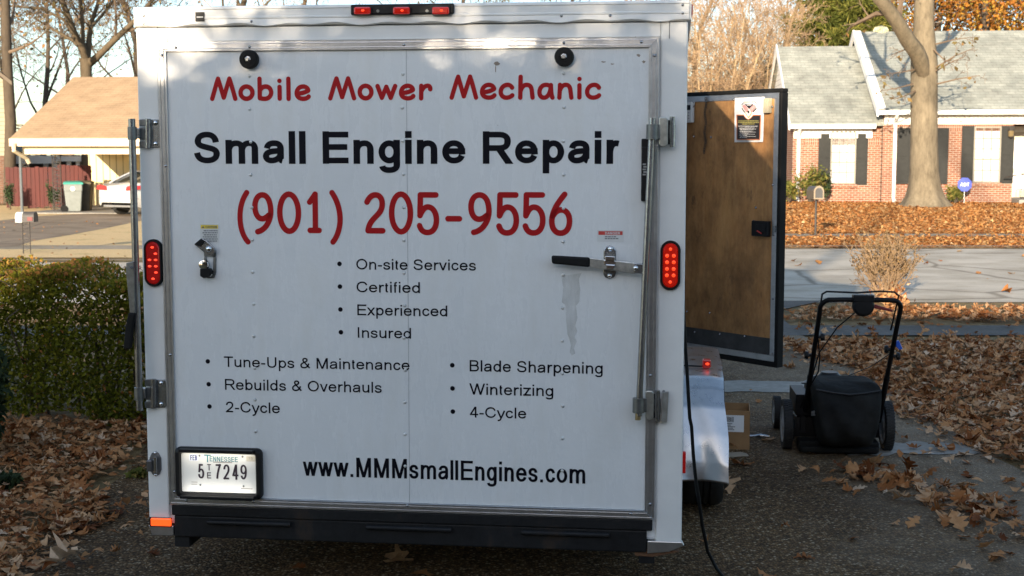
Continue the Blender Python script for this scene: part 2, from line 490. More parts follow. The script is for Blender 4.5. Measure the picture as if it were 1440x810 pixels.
# folded tin at the foot of the right post, rusty sill below
m = MB(); m.prism([(.908, -.014, .262), (UR + .006, -.014, .262), (UR + .014, -.014, .248), (.99, -.014, .222), (.908, -.014, .212)], (0, .03, 0)); m.build('post_foot', ALU, trailer, bevel=.003)
m = MB(); m.prism([(.86, -.006, .225), (1.0, -.006, .225), (1.03, -.006, .222), (.93, -.006, .198), (.86, -.006, .20)], (0, .08, 0)); m.build('rusty_sill', RUST, trailer)
m = MB(); m.prism([(UL - .004, -.014, .258), (-.9875, -.014, .258), (-.9875, -.014, .218), (UL + .01, -.014, .218)], (0, .03, 0)); m.build('post_foot', ALU, trailer, bevel=.003)
# roof and roof rail with a rippled lower lip
m = MB(); m.box(UL, UR, .0, TL, ZT + .001, ZT + .06); m.prism([(x, y + .001, ZT + .001) for x, y, z in nose], (0, 0, .055)); m.build('roof', WHITE2, trailer, bevel=.01)
m = MB(); NR = 90; r0 = []
rows = []
for i in range(NR + 1):
    t = i / NR; x = -1.092 + t * 2.134
    rip = .0045 * (math.sin(t * 71) + .6 * math.sin(t * 37 + 1.3)) * (1 if .06 < t < .97 else .2)
    zl = 2.240
    rows.append([(x, .004, zl + .002), (x, -.013, zl - .004 + rip * .5), (x, -.021 - abs(rip) * .5, zl + .001 + rip), (x, -.022, zl + .012), (x, -.0205, 2.262), (x, -.023, 2.2635), (x, -.023, 2.270), (x, -.0205, 2.272), (x, -.0205, 2.298), (x, -.024, 2.300), (x, -.022, 2.309), (x, -.012, 2.312), (x, .06, 2.313)])
m.grid(rows)
n_ = len(rows[0])
for q in (0, NR): m.add(rows[q], [tuple(range(n_)) if q else tuple(range(n_ - 1, -1, -1))])
rail = m.build('roof_rail', WHITE2, trailer, smooth=40)
for s_ in (UL - .012, UR + .003):
    m = MB(); m.box(s_, s_ + .012, .0, TL, 2.24, 2.31); m.build('side_rail', WHITE2, trailer, bevel=.002)
domes('rail_screw', ZINC, trailer, [(tp(px, py, -.021), (0, -1, 0), .0058, .004) for px, py in ((202, 22), (202, 33), (353.5, 30), (960, 7), (960, 18.5), (789.5, 22.5), (858, 22))])
m = MB(); tbox(m, 274.5, 17, 287.5, 30, -.0245, -.0235); stk = m.build('rail_sticker', BLACK_P, trailer)
m = MB(); tbox(m, 276.5, 23.2, 285.5, 24.8, -.0252, -.0246); m.build('sticker_band', WHITE2, stk)

# rear ramp door: panel, seams, trim, rivets
ramp = MB(); ramp.box(-.968, .897, -.014, -.001, .384, 2.140)
ramp = ramp.build('ramp_door', WHITE, trailer)
m = MB(); tbox(m, 573.0, 70, 574.0, 705, -.0152, -.0135)
u_a = T.fp(354, 200)[0]; u_b = T.fp(793, 200)[0]; u_c = T.fp(574, 300)[0]
m.v = []; m.f = []
m.box(u_c - .0008, u_c + .0008, -.0148, -.0138, .386, 2.138)
m.build('panel_seam', mk('faint_seam', (.33, .335, .34), .7), ramp)
FA = tbox
tr = MB(); TW = -.024
def mitre(a, b_, c, d_):
    tr.prism([(a[0], TW, a[1]), (b_[0], TW, b_[1]), (c[0], TW, c[1]), (d_[0], TW, d_[1])], (0, .022, 0))
O = [(-1.000, .348), (.933, .348), (.933, 2.178), (-1.000, 2.178)]; I_ = [(-.966, .383), (.8955, .383), (.8955, 2.140), (-.966, 2.140)]
names = []
for i in range(4):
    j = (i + 1) % 4
    tr = MB(); e = .0006
    mitre(O[i], O[j], I_[j], I_[i])
    # raised ribs along the extrusion
    for tt in (.25, .72):
        A = Vector((O[i][0], O[i][1])).lerp(Vector(I_[i]), tt); B = Vector((O[j][0], O[j][1])).lerp(Vector(I_[j]), tt)
        tr.tube([(A.x, TW, A.y), (B.x, TW, B.y)], .0022, 6)
    tr.build('door_trim', ALU, ramp, bevel=.0015, seg=1)
for px, py in ((247.5, 66.5), (351, 66), (568, 63), (793, 60.5), (902, 59), (920.5, 78), (228, 77.5), (233, 233.5), (239.5, 499), (245.5, 691.5), (262, 704), (356, 705), (775.5, 718.5), (887, 722.5), (914, 709), (914.5, 528), (573, 711)):
    domes('trim_screw', ZINC, ramp, [(tp(px, py, TW), (0, -1, 0), .0062, .0045)])
RIVM = mk('white_rivet', (.62, .62, .6), .35, .3)
for ub, off in ((u_a, 0), (u_c - .015, .003), (u_b, .002)):
    for k in range(14):
        z = 2.045 - k * .1265 + off
        if z > .42: domes('rivet', RIVM, ramp, [((ub + rnd.uniform(-.002, .002), -.014, z), (0, -1, 0), .0068, .0042)])

# grime run below the lever, small marks near the top right
pts = [(789, 388), (792, 404), (790, 425), (795, 429), (796, 450), (798, 470), (801, 478), (803, 486), (801, 495), (804, 500), (809, 497), (807, 490), (811, 480), (808, 474), (812, 466), (809, 458), (812, 447), (810, 430), (815, 424), (816, 408), (814, 392), (818, 384)]
m = MB(); m.quad(*[tp(x, y, -.0146) for x, y in pts]); m.build('grime_run', STAINM, ramp)
RSTN = mk('brown_scuff', (.30, .24, .19), .8)
m = MB()
for px, py, a_, b_ in ((698, 89, 5, 3), (697, 96, 1.2, 6), (898, 78, 4, 2), (905, 87, 3, 2.4), (848, 87, 4, 1.2), (861, 90, 3, 1), (894, 53, 3, 1.6), (858.5, 238, .4, .4), (700, 176, .8, .6)):
    r_ = random.Random(px); P_ = []
    for k in range(11):
        q = k / 11 * 2 * math.pi; s_ = r_.uniform(.45, 1.1)
        P_.append(tp(px + a_ * s_ * math.cos(q), py + b_ * s_ * math.sin(q), -.0147))
    m.quad(*P_[::-1])
m.build('scuff_marks', RSTN, ramp)

# bump stops
for px, py in ((352.5, 84), (794, 80.5)):
    c = tp(px, py, -.014)
    m = MB(); m.lathe(c, (0, -1, 0), [(.034, 0), (.036, .006), (.036, .03), (.032, .038), (.016, .040), (.014, .034), (.004, .034)], 28)
    bs_ = m.build('bump_stop', BLACK_R, ramp, smooth=35)
    m = MB(); m.lathe(c, (0, -1, 0), [(.012, .033), (.012, .036), (.007, .037), (.007, .044), (.001, .044)], 6); m.build('bolt', ZINC, bs_)

# black steel rear sill and ramp hinge
m = MB(); m.box(-.985, .905, -.012, .12, .214, .302); sill = m.build('rear_sill', BLACK_M, trailer, bevel=.006)
m = MB(); m.box(-.992, .926, -.020, .05, .304, .3465); m.build('ramp_foot_rail', BLACK_M, trailer, bevel=.004)
for px in (350, 575, 795):
    c = tp(px, 738 + (px - 575) * .028, -.02)
    m = MB(); m.cyl((c.x - .17, -.0195, .281), (c.x + .17, -.0195, .281), .010)
    for k in (-.06, .06): m.cyl((c.x + k - .004, -.0195, .281), (c.x + k + .004, -.0195, .281), .0112)
    m.build('ramp_hinge', BLACK_M, sill, smooth=40)
m = MB(); tbox(m, 211.5, 729, 240, 740.5, -.024, -.008); lamp_ = m.build('corner_lamp', AMBER, trailer, bevel=.003)
m = MB(); tbox(m, 210, 727.5, 241.5, 742, -.014, -.0085); m.build('lamp_base', BLACK_P, lamp_)

# oval tail lamps with diodes
def oval(cx, cz, hw, hh, y0, y1, n=40):
    P_ = []
    s_ = hh - hw
    for k in range(n):
        q = 2 * math.pi * k / n
        P_.append((cx + hw * math.cos(q), y0, cz + (s_ if math.sin(q) > 0 else -s_) + hw * math.sin(q)))
    return P_
for (px, py, lit) in ((216.8, 369.5, 0), (942.7, 373, 1)):
    c = tp(px, py, -.01)
    m = MB()
    rows = []
    for hw, hh, y in ((.038, .0935, -.006), (.038, .0935, -.020), (.034, .0895, -.026), (.029, .0845, -.026), (.0285, .084, -.020)):
        rows.append(oval(c.x, c.z, hw, hh, y, 0))
    m.grid(rows, wrap=True)
    gro = m.build('tail_lamp', BLACK_R, trailer, smooth=40)
    m = MB(); rows = [oval(c.x, c.z, .0284, .0836, -.014, 0), oval(c.x, c.z, .0284, .0836, -.022, 0), oval(c.x, c.z, .024, .079, -.026, 0)]
    m.grid(rows, wrap=True); m.quad(*rows[-1][::-1])
    lens = m.build('lens', RED_L if lit else RED_DIM, gro, smooth=40)
    for k, (dx, dz) in enumerate([(0, .062)] + [(sx * .0125, z) for z in (.037, .0125, -.0125, -.037) for sx in (-1, 1)] + [(0, -.062)]):
        m = MB()
        if lit: m.sphere((c.x + dx, -.0262, c.z + dz), .0062 if k in (0, 9) else .0072, 10, (1, .35, 1))
        elif dx >= -.001 or abs(dz) < .03: m.sphere((c.x + dx, -.0262, c.z + dz), .0058, 10, (1.25, .3, .75))
        if m.v: m.build('diode', LED if lit else LED_DIM, lens, smooth=60)
# three-lamp clearance bar
m = MB(); P_ = [tp(494, 10, -.024), tp(639, 7.6, -.024)]
m.box(P_[0].x, P_[1].x, -.036, -.0245, 2.270, 2.309); bar_ = m.build('clearance_light_bar', BLACK_P, trailer, bevel=.005)
for px in (510.5, 565.5, 620.5):
    c = tp(px, 15.5, -.036)
    m = MB(); m.box(c.x - .036, c.x + .036, -.042, -.034, c.z - .015, c.z + .015); m.build('lamp_base', BLACK_P, bar_, bevel=.004)
    m = MB(); m.prism([(c.x - .032, -.041, c.z - .0135), (c.x + .032, -.041, c.z - .0135), (c.x + .032, -.041, c.z + .0135), (c.x - .032, -.041, c.z + .0135)], (0, -.016, 0))
    l_ = m.build('lens', RED_L, bar_, bevel=.006)
    m = MB(); m.sphere((c.x + .004, -.0575, c.z), .0055, 10, (1.2, .35, .8)); m.build('bulb_glow', LED, l_, smooth=60)
m = MB()
for px in (531.5, 600.5):
    m.lathe(tp(px, 15.5, -.0355), (0, -1, 0), [(.006, 0), (.006, .002), (.003, .002)], 10)
m.build('bar_screws', ZINC_D, bar_)
m = MB(); m.box(UR + .003, UR + .021, .05, .14, 2.262, 2.304); m.build('side_marker', RED_DIM, trailer, bevel=.004)

# licence plate in its black frame, brightened by added lights
PL = [tp(250.5, 627.5, -.02), tp(374, 698, -.02)]
cx_, cz_ = -.789, .4845
def rrect(cx, cz, hw, hh, r, y, n=6):
    P_ = []
    for (sx, sz, a0) in ((1, 1, 0), (-1, 1, 90), (-1, -1, 180), (1, -1, 270)):
        for k in range(n + 1):
            q = R(a0 + 90 * k / n)
            P_.append((cx + sx * (hw - r) + r * math.cos(q), y, cz + sz * (hh - r) + r * math.sin(q)))
    return P_
m = MB(); rows = [rrect(cx_, cz_, .178, .102, .022, -.016), rrect(cx_, cz_, .178, .102, .022, -.034), rrect(cx_, cz_, .172, .096, .02, -.043), rrect(cx_, cz_, .158, .084, .010, -.043), rrect(cx_, cz_, .1535, .0795, .008, -.036), rrect(cx_, cz_, .1535, .0795, .008, -.026)]
m.grid(rows, wrap=True); plf = m.build('plate_frame', BLACK_P, trailer, smooth=50)
PLM = mk('cream_plate', (.85, .83, .77), .5, 0, .03)
m = MB(); m.prism(rrect(cx_, cz_, .1525, .0785, .006, -.030)[::-1], (0, .004, 0)); plate = m.build('licence_plate', PLM, plf)
pl_l = bpy.data.lights.new('added_plate_light', 'AREA'); pl_l.shape = 'RECTANGLE'; pl_l.size = .28; pl_l.size_y = .02; pl_l.energy = .075; pl_l.color = (1, .95, .86)  # light added to brighten the plate, standing in for a camera flash
for sg in (1, -1):  # housings made up to carry the added lights
    m = MB(); m.box(cx_ - .15, cx_ + .15, -.066, -.0435, cz_ + sg * .094 - .006, cz_ + sg * .094 + .006); m.build('added_light_housing', BLACK_P, plf, bevel=.002)
    po = bpy.data.objects.new('added_plate_light', pl_l); COL.objects.link(po); po.parent = plf
    po.location = (cx_, -.060, cz_ + sg * .0865)
    po.rotation_euler = Vector((0, .040, -sg * .085)).to_track_quat('-Z', 'Y').to_euler()

# ------------------------------------------------------------------ stroke lettering
K = .5523
OV = 'M.5 0C.776 0 1 .224 1 .5C1 .776 .776 1 .5 1C.224 1 0 .776 0 .5C0 .224 .224 0 .5 0Z'
ARCH = 'M0 .58C.05 .88 .3 1 .56 1C.86 1 1 .86 1 .6L1 0'
SS = 'M.94 .70C.92 .9 .76 1 .5 1C.22 1 .05 .9 .05 .745C.05 .58 .25 .555 .5 .505C.78 .45 .97 .42 .97 .262C.97 .09 .78 0 .5 0C.2 0 .03 .1 0 .30'
# caps: s square, b butt, r round, h cut level; two letters = start,end.  glyph: (advance, left, right, kind, strokes)
SANS = {
 'S': (667, 45, 45, 'U', [('bb', SS)]),
 's': (500, 32, 32, 'l', [('bb', SS)]),
 'm': (833, 66, 62, 'l', [('ss', 'M0 0L0 1'), ('bs', 'M0 .6C.04 .88 .15 1 .28 1C.43 1 .5 .9 .5 .66L.5 0'), ('bs', 'M.5 .6C.54 .88 .65 1 .78 1C.93 1 1 .9 1 .66L1 0')]),
 'n': (556, 66, 64, 'l', [('ss', 'M0 0L0 1'), ('bs', ARCH)]),
 'h': (556, 66, 64, 'l', [('ss', 'M0 0L0 2'), ('bs', ARCH)]),
 'u': (556, 64, 66, 'l', [('sb', 'M0 1L0 .4C0 .14 .14 0 .44 0C.7 0 .95 .12 1 .42'), ('ss', 'M1 0L1 1')]),
 'r': (360, 66, -6, 'l', [('ss', 'M0 0L0 1'), ('bb', 'M0 .45C.05 .85 .45 1.08 1.15 .97')]),
 'i': (222, 66, 66, 'l', [('ss', 'M0 0L0 1'), ('ss', 'M0 1.99L0 2')]),
 'l': (222, 66, 66, 'l', [('ss', 'M0 0L0 2')]),
 'I': (278, 92, 92, 'U', [('ss', 'M0 0L0 1')]),
 'o': (556, 38, 38, 'l', [('bb', OV)]),
 'O': (778, 48, 48, 'U', [('bb', OV)]),
 '0': (556, 45, 45, 'U', [('bb', OV)]),
 'c': (500, 38, 20, 'l', [('bb', 'M.97 .70C.9 .9 .75 1 .53 1C.22 1 0 .8 0 .5C0 .2 .22 0 .53 0C.76 0 .93 .1 1 .33')]),
 'C': (722, 48, 35, 'U', [('bb', 'M.97 .70C.9 .9 .75 1 .53 1C.22 1 0 .8 0 .5C0 .2 .22 0 .53 0C.76 0 .94 .11 1 .34')]),
 'G': (778, 48, 60, 'U', [('bb', 'M.95 .74C.88 .92 .75 1 .53 1C.2 1 0 .8 0 .5C0 .2 .22 0 .55 0C.75 0 .9 .06 1 .16L1 .48L.58 .48')]),
 'e': (556, 38, 36, 'l', [('bb', 'M.02 .54L.99 .54C.98 .82 .8 1 .5 1C.2 1 0 .8 0 .5C0 .2 .2 0 .51 0C.74 0 .92 .1 .98 .29')]),
 'a': (556, 38, 30, 'l', [('bb', 'M.06 .70C.1 .92 .26 1 .5 1C.78 1 .9 .9 .9 .68L.9 .24C.9 .1 .92 0 1.0 -.03'), ('bb', 'M.9 .60C.68 .53 .5 .55 .34 .52C.1 .47 0 .38 0 .25C0 .1 .12 0 .33 0C.62 0 .88 .15 .9 .44')]),
 'p': (556, 66, 38, 'l', [('ss', 'M0 -1L0 1'), ('bb', OV)]),
 'b': (556, 66, 38, 'l', [('ss', 'M0 0L0 2'), ('bb', OV)]),
 'd': (556, 38, 66, 'l', [('ss', 'M1 0L1 2'), ('bb', OV)]),
 'g': (556, 38, 66, 'l', [('bb', OV), ('sb', 'M1 1L1 -.42C1 -.83 .82 -1 .48 -1C.22 -1 .05 -.86 .03 -.58')]),
 't': (278, 10, 14, 'l', [('sb', 'M.42 1.5L.42 .28C.42 .06 .55 -.02 1 .03'), ('bb', 'M0 1L1 1')]),
 'f': (278, 10, 0, 'l', [('sb', 'M.4 0L.4 1.55C.4 1.9 .55 2.04 1 1.97'), ('bb', 'M0 1L.95 1')]),
 'v': (500, 10, 10, 'l', [('h', '0 1 .5 0'), ('h', '1 1 .5 0')]),
 'w': (722, 8, 8, 'l', [('h', '0 1 .27 0'), ('h', '.5 1 .27 0'), ('h', '.5 1 .73 0'), ('h', '1 1 .73 0')]),
 'W': (944, 10, 10, 'U', [('h', '0 1 .27 0'), ('h', '.5 1 .27 0'), ('h', '.5 1 .73 0'), ('h', '1 1 .73 0')]),
 'x': (500, 10, 10, 'l', [('h', '0 1 1 0'), ('h', '1 1 0 0')]),
 'y': (500, 10, 10, 'l', [('h', '0 1 .52 0'), ('hx', 'M1.06 1.12L.47 -.55C.36 -.9 .25 -1 .02 -.97')]),
 'z': (500, 30, 25, 'l', [('ss', 'M0 1L1 1'), ('ss', 'M0 0L1 0'), ('h', '.97 1 .03 0')]),
 'T': (611, 22, 22, 'U', [('ss', 'M0 1L1 1'), ('ss', 'M.5 0L.5 1')]),
 'U': (722, 80, 80, 'U', [('ss', 'M0 1L0 .38C0 .12 .2 0 .5 0C.8 0 1 .12 1 .38L1 1')]),
 'M': (833, 74, 74, 'U', [('ss', 'M0 0L0 1'), ('ss', 'M1 0L1 1'), ('h', '.03 1 .5 0'), ('h', '.97 1 .5 0')]),
 'N': (722, 76, 76, 'U', [('ss', 'M0 0L0 1'), ('ss', 'M1 0L1 1'), ('h', '.03 1 .97 0')]),
 'R': (722, 78, 10, 'U', [('ss', 'M0 0L0 1'), ('bb', 'M0 1L.55 1C.82 1 .92 .9 .92 .745C.92 .57 .82 .48 .55 .48L0 .48'), ('h', '.52 .5 1 0')]),
 'P': (667, 78, 30, 'U', [('ss', 'M0 0L0 1'), ('bb', 'M0 1L.6 1C.88 1 1 .9 1 .73C1 .55 .88 .46 .6 .46L0 .46')]),
 'B': (667, 74, 42, 'U', [('ss', 'M0 0L0 1'), ('bb', 'M0 1L.52 1C.82 1 .93 .9 .93 .77C.93 .62 .8 .54 .52 .54L0 .54'), ('bb', 'M.5 .54C.86 .54 1 .44 1 .27C1 .1 .86 0 .55 0L0 0')]),
 'D': (722, 78, 45, 'U', [('ss', 'M0 0L0 1'), ('bb', 'M0 1L.45 1C.82 1 1 .8 1 .5C1 .2 .82 0 .45 0L0 0')]),
 'E': (667, 80, 40, 'U', [('ss', 'M0 0L0 1'), ('ss', 'M0 1L1 1'), ('ss', 'M0 .52L.94 .52'), ('ss', 'M0 0L1 0')]),
 'F': (611, 80, 30, 'U', [('ss', 'M0 0L0 1'), ('ss', 'M0 1L1 1'), ('ss', 'M0 .5L.88 .5')]),
 'L': (556, 74, 30, 'U', [('ss', 'M0 0L0 1'), ('ss', 'M0 0L1 0')]),
 'A': (667, 5, 5, 'U', [('h', '0 0 .5 1'), ('h', '1 0 .5 1'), ('bb', 'M.2 .33L.8 .33')]),
 'V': (667, 5, 5, 'U', [('h', '0 1 .5 0'), ('h', '1 1 .5 0')]),
 '1': (556, 110, 200, 'U', [('bb', 'M0 .72C.4 .8 .8 .92 1 1'), ('ss', 'M1 0L1 1')]),
 '2': (556, 35, 45, 'U', [('bb', 'M.03 .69C.05 .9 .24 1 .5 1C.8 1 .97 .88 .97 .71C.97 .5 .66 .38 .4 .22C.16 .1 .06 .04 .02 0L1.05 0')]),
 '4': (556, 20, 30, 'U', [('ss', 'M.74 0L.74 1'), ('h', '.72 1 .03 .26'), ('ss', 'M.02 .25L1 .25')]),
 '5': (556, 40, 40, 'U', [('bb', 'M.94 1L.2 1L.1 .50C.2 .60 .35 .64 .5 .64C.8 .64 1 .54 1 .33C1 .1 .8 0 .48 0C.2 0 .04 .1 0 .27')]),
 '6': (556, 40, 40, 'U', [('bb', 'M.95 .78C.9 .93 .75 1 .55 1C.2 1 0 .75 0 .42C0 .15 .2 0 .52 0C.8 0 1 .12 1 .31C1 .5 .8 .6 .52 .6C.25 .6 .08 .5 .02 .36')]),
 '7': (556, 50, 40, 'U', [('bb', 'M0 1L1 1C.6 .65 .38 .3 .33 -.03')]),
 '9': (556, 40, 40, 'U', [('bb', 'M.05 .22C.1 .07 .25 0 .45 0C.8 0 1 .25 1 .58C1 .85 .8 1 .48 1C.2 1 0 .88 0 .69C0 .5 .2 .4 .48 .4C.75 .4 .92 .5 .98 .64')]),
 '-': (333, 40, 40, 'l', [('ss', 'M0 .5L1 .5')]),
 '.': (278, 92, 92, 'l', [('ss', 'M0 0L0 .01')]),
 '&': (690, 45, 25, 'U', [('bb', 'M1.0 -.03L.30 .68C.2 .78 .2 1 .45 1C.66 1 .73 .88 .68 .76C.62 .60 0 .55 0 .25C0 .08 .15 0 .35 0C.64 0 .84 .2 .9 .46')]),
}
COMIC = {
 'M': ('U', ['M0 0C.08 .3 .16 .65 .27 1L.50 .06', 'M.50 .06L.76 1C.86 .65 .93 .3 1 0']),
 'o': ('l', [OV]), 'b': ('l', ['M.05 2L.05 .05', 'M.05 .62C.15 .9 .35 1 .55 1C.85 1 1 .75 1 .52C1 .22 .75 0 .48 0C.3 0 .15 .02 .05 .08']),
 'i': ('l', ['M.5 .97L.5 .02', 'M.5 1.72L.5 1.73']), 'l': ('l', ['M.5 2L.5 0']),
 'e': ('l', ['M.05 .42C.4 .44 .75 .52 .97 .68C.95 .88 .75 1 .55 1C.22 1 0 .75 0 .45C0 .15 .25 0 .55 0C.75 0 .9 .06 1 .18']),
 'w': ('l', ['M0 .98L.24 .04L.5 .92', 'M.5 .92L.74 .04L1 .98']),
 'r': ('l', ['M.1 1L.08 0', 'M.1 .55C.25 .85 .5 1 .72 1C.88 1 1 .92 .98 .72']),
 'c': ('l', ['M.98 .78C.9 .93 .75 1 .6 1C.25 1 0 .75 0 .45C0 .18 .22 0 .5 0C.7 0 .88 .07 1 .18']),
 'h': ('l', ['M.03 2L.0 0', 'M.02 .5C.12 .85 .3 1 .52 1C.85 1 .92 .75 .94 .5L1 0']),
 'a': ('l', ['M.86 .84C.76 .95 .65 1 .5 1C.2 1 0 .75 0 .42C0 .15 .15 0 .35 0C.65 0 .84 .35 .88 .98C.88 .5 .92 .15 1 .0']),
 'n': ('l', ['M.05 1L0 0', 'M.04 .55C.15 .88 .35 1 .52 1C.85 1 .9 .75 .93 .5L1 0']),
}
PHONE = {
 '(': ['M.95 1C.3 .86 0 .68 0 .5C0 .3 .3 .12 1 0'], ')': ['M.05 1C.6 .86 1 .68 1 .47C1 .28 .6 .1 .1 0'],
 '9': ['M.86 .46C.72 .40 .58 .365 .45 .365C.15 .365 0 .52 0 .69C0 .87 .2 1 .48 1C.82 1 1 .82 1 .58C1 .3 .62 .06 .15 .02'],
 '0': [OV], '1': ['M.02 .78C.2 .84 .45 .93 .62 1L.60 0', 'M.04 0L1 0'],
 '2': ['M0 .80C.12 .92 .3 1 .55 1C.82 1 .98 .90 .98 .76C.98 .52 .62 .44 .35 .30C.16 .2 .08 .1 .05 0L1 0'],
 '5': ['M.97 1L.08 1L.05 .45C.18 .6 .33 .68 .5 .68C.8 .68 1 .53 1 .34C1 .12 .78 0 .48 0C.25 0 .1 .06 .02 .18'],
 '6': ['M.72 1C.45 .84 .03 .62 .0 .32C0 .1 .22 0 .5 0C.8 0 1 .12 1 .31C1 .5 .8 .60 .54 .60C.35 .60 .18 .54 .06 .44'],
 '-': ['M0 .5L1 .5'],
}
import re
def parse(path, nb=9):
    """tiny path language (M L C Z) to a polyline; returns points, closed"""
    tok = re.findall(r'[MLCZ]|-?\d*\.?\d+', path); pts = []; i = 0; closed = False
    while i < len(tok):
        c = tok[i]; i += 1
        if c in 'ML': pts.append((float(tok[i]), float(tok[i + 1]))); i += 2
        elif c == 'C':
            p0 = pts[-1]; q = [float(v_) for v_ in tok[i:i + 6]]; i += 6
            for k in range(1, nb + 1):
                t = k / nb; a = (1 - t) ** 3; b_ = 3 * t * (1 - t) ** 2; c_ = 3 * t * t * (1 - t); d_ = t ** 3
                pts.append((a * p0[0] + b_ * q[0] + c_ * q[2] + d_ * q[4], a * p0[1] + b_ * q[1] + c_ * q[3] + d_ * q[5]))
        elif c == 'Z': closed = True
    if closed: pts.pop()
    return pts, closed

def ribbon(pts, closed, hw, cap='bb', thin=1.0):
    """list of convex-ish quads (2D) for a stroke of half width hw; thin scales the width of level runs"""
    P_ = [Vector(p) for p in pts]
    P_ = [p for i, p in enumerate(P_) if i == 0 or (p - P_[i - 1]).length > 1e-7]
    n = len(P_)
    if not closed:
        if cap[0] == 's': P_[0] = P_[0] + (P_[0] - P_[1]).normalized() * hw
        if cap[-1] == 's': P_[-1] = P_[-1] + (P_[-1] - P_[-2]).normalized() * hw
    L = []; R_ = []
    for i in range(n):
        if closed: a = P_[i] - P_[i - 1]; b_ = P_[(i + 1) % n] - P_[i]
        else:
            a = P_[i] - P_[i - 1] if i else P_[1] - P_[0]
            b_ = P_[i + 1] - P_[i] if i < n - 1 else a
        a = a.normalized(); b_ = b_.normalized()
        na = Vector((-a.y, a.x)); nb_ = Vector((-b_.y, b_.x)); mv = na + nb_
        mv = mv.normalized() if mv.length > 1e-4 else na
        k = hw / max(.35, mv.dot(na))
        if thin != 1.0: k *= 1 + (thin - 1) * abs(mv.y)
        L.append(P_[i] + mv * k); R_.append(P_[i] - mv * k)
    polys = []
    m_ = n if closed else n - 1
    strip_ = [(L[i], R_[i]) for i in range(n)]
    out = [('strip', strip_, closed)]
    if cap == 'r' and not closed:
        for p, q in ((P_[0], P_[1]), (P_[-1], P_[-2])):
            d_ = (p - q).normalized(); nn = Vector((-d_.y, d_.x)); fan = []
            for k in range(13):
                a_ = math.pi * k / 12
                fan.append(p + (nn * math.cos(a_) + d_ * math.sin(a_)) * hw)
            out.append(('poly', fan, True))
    return out

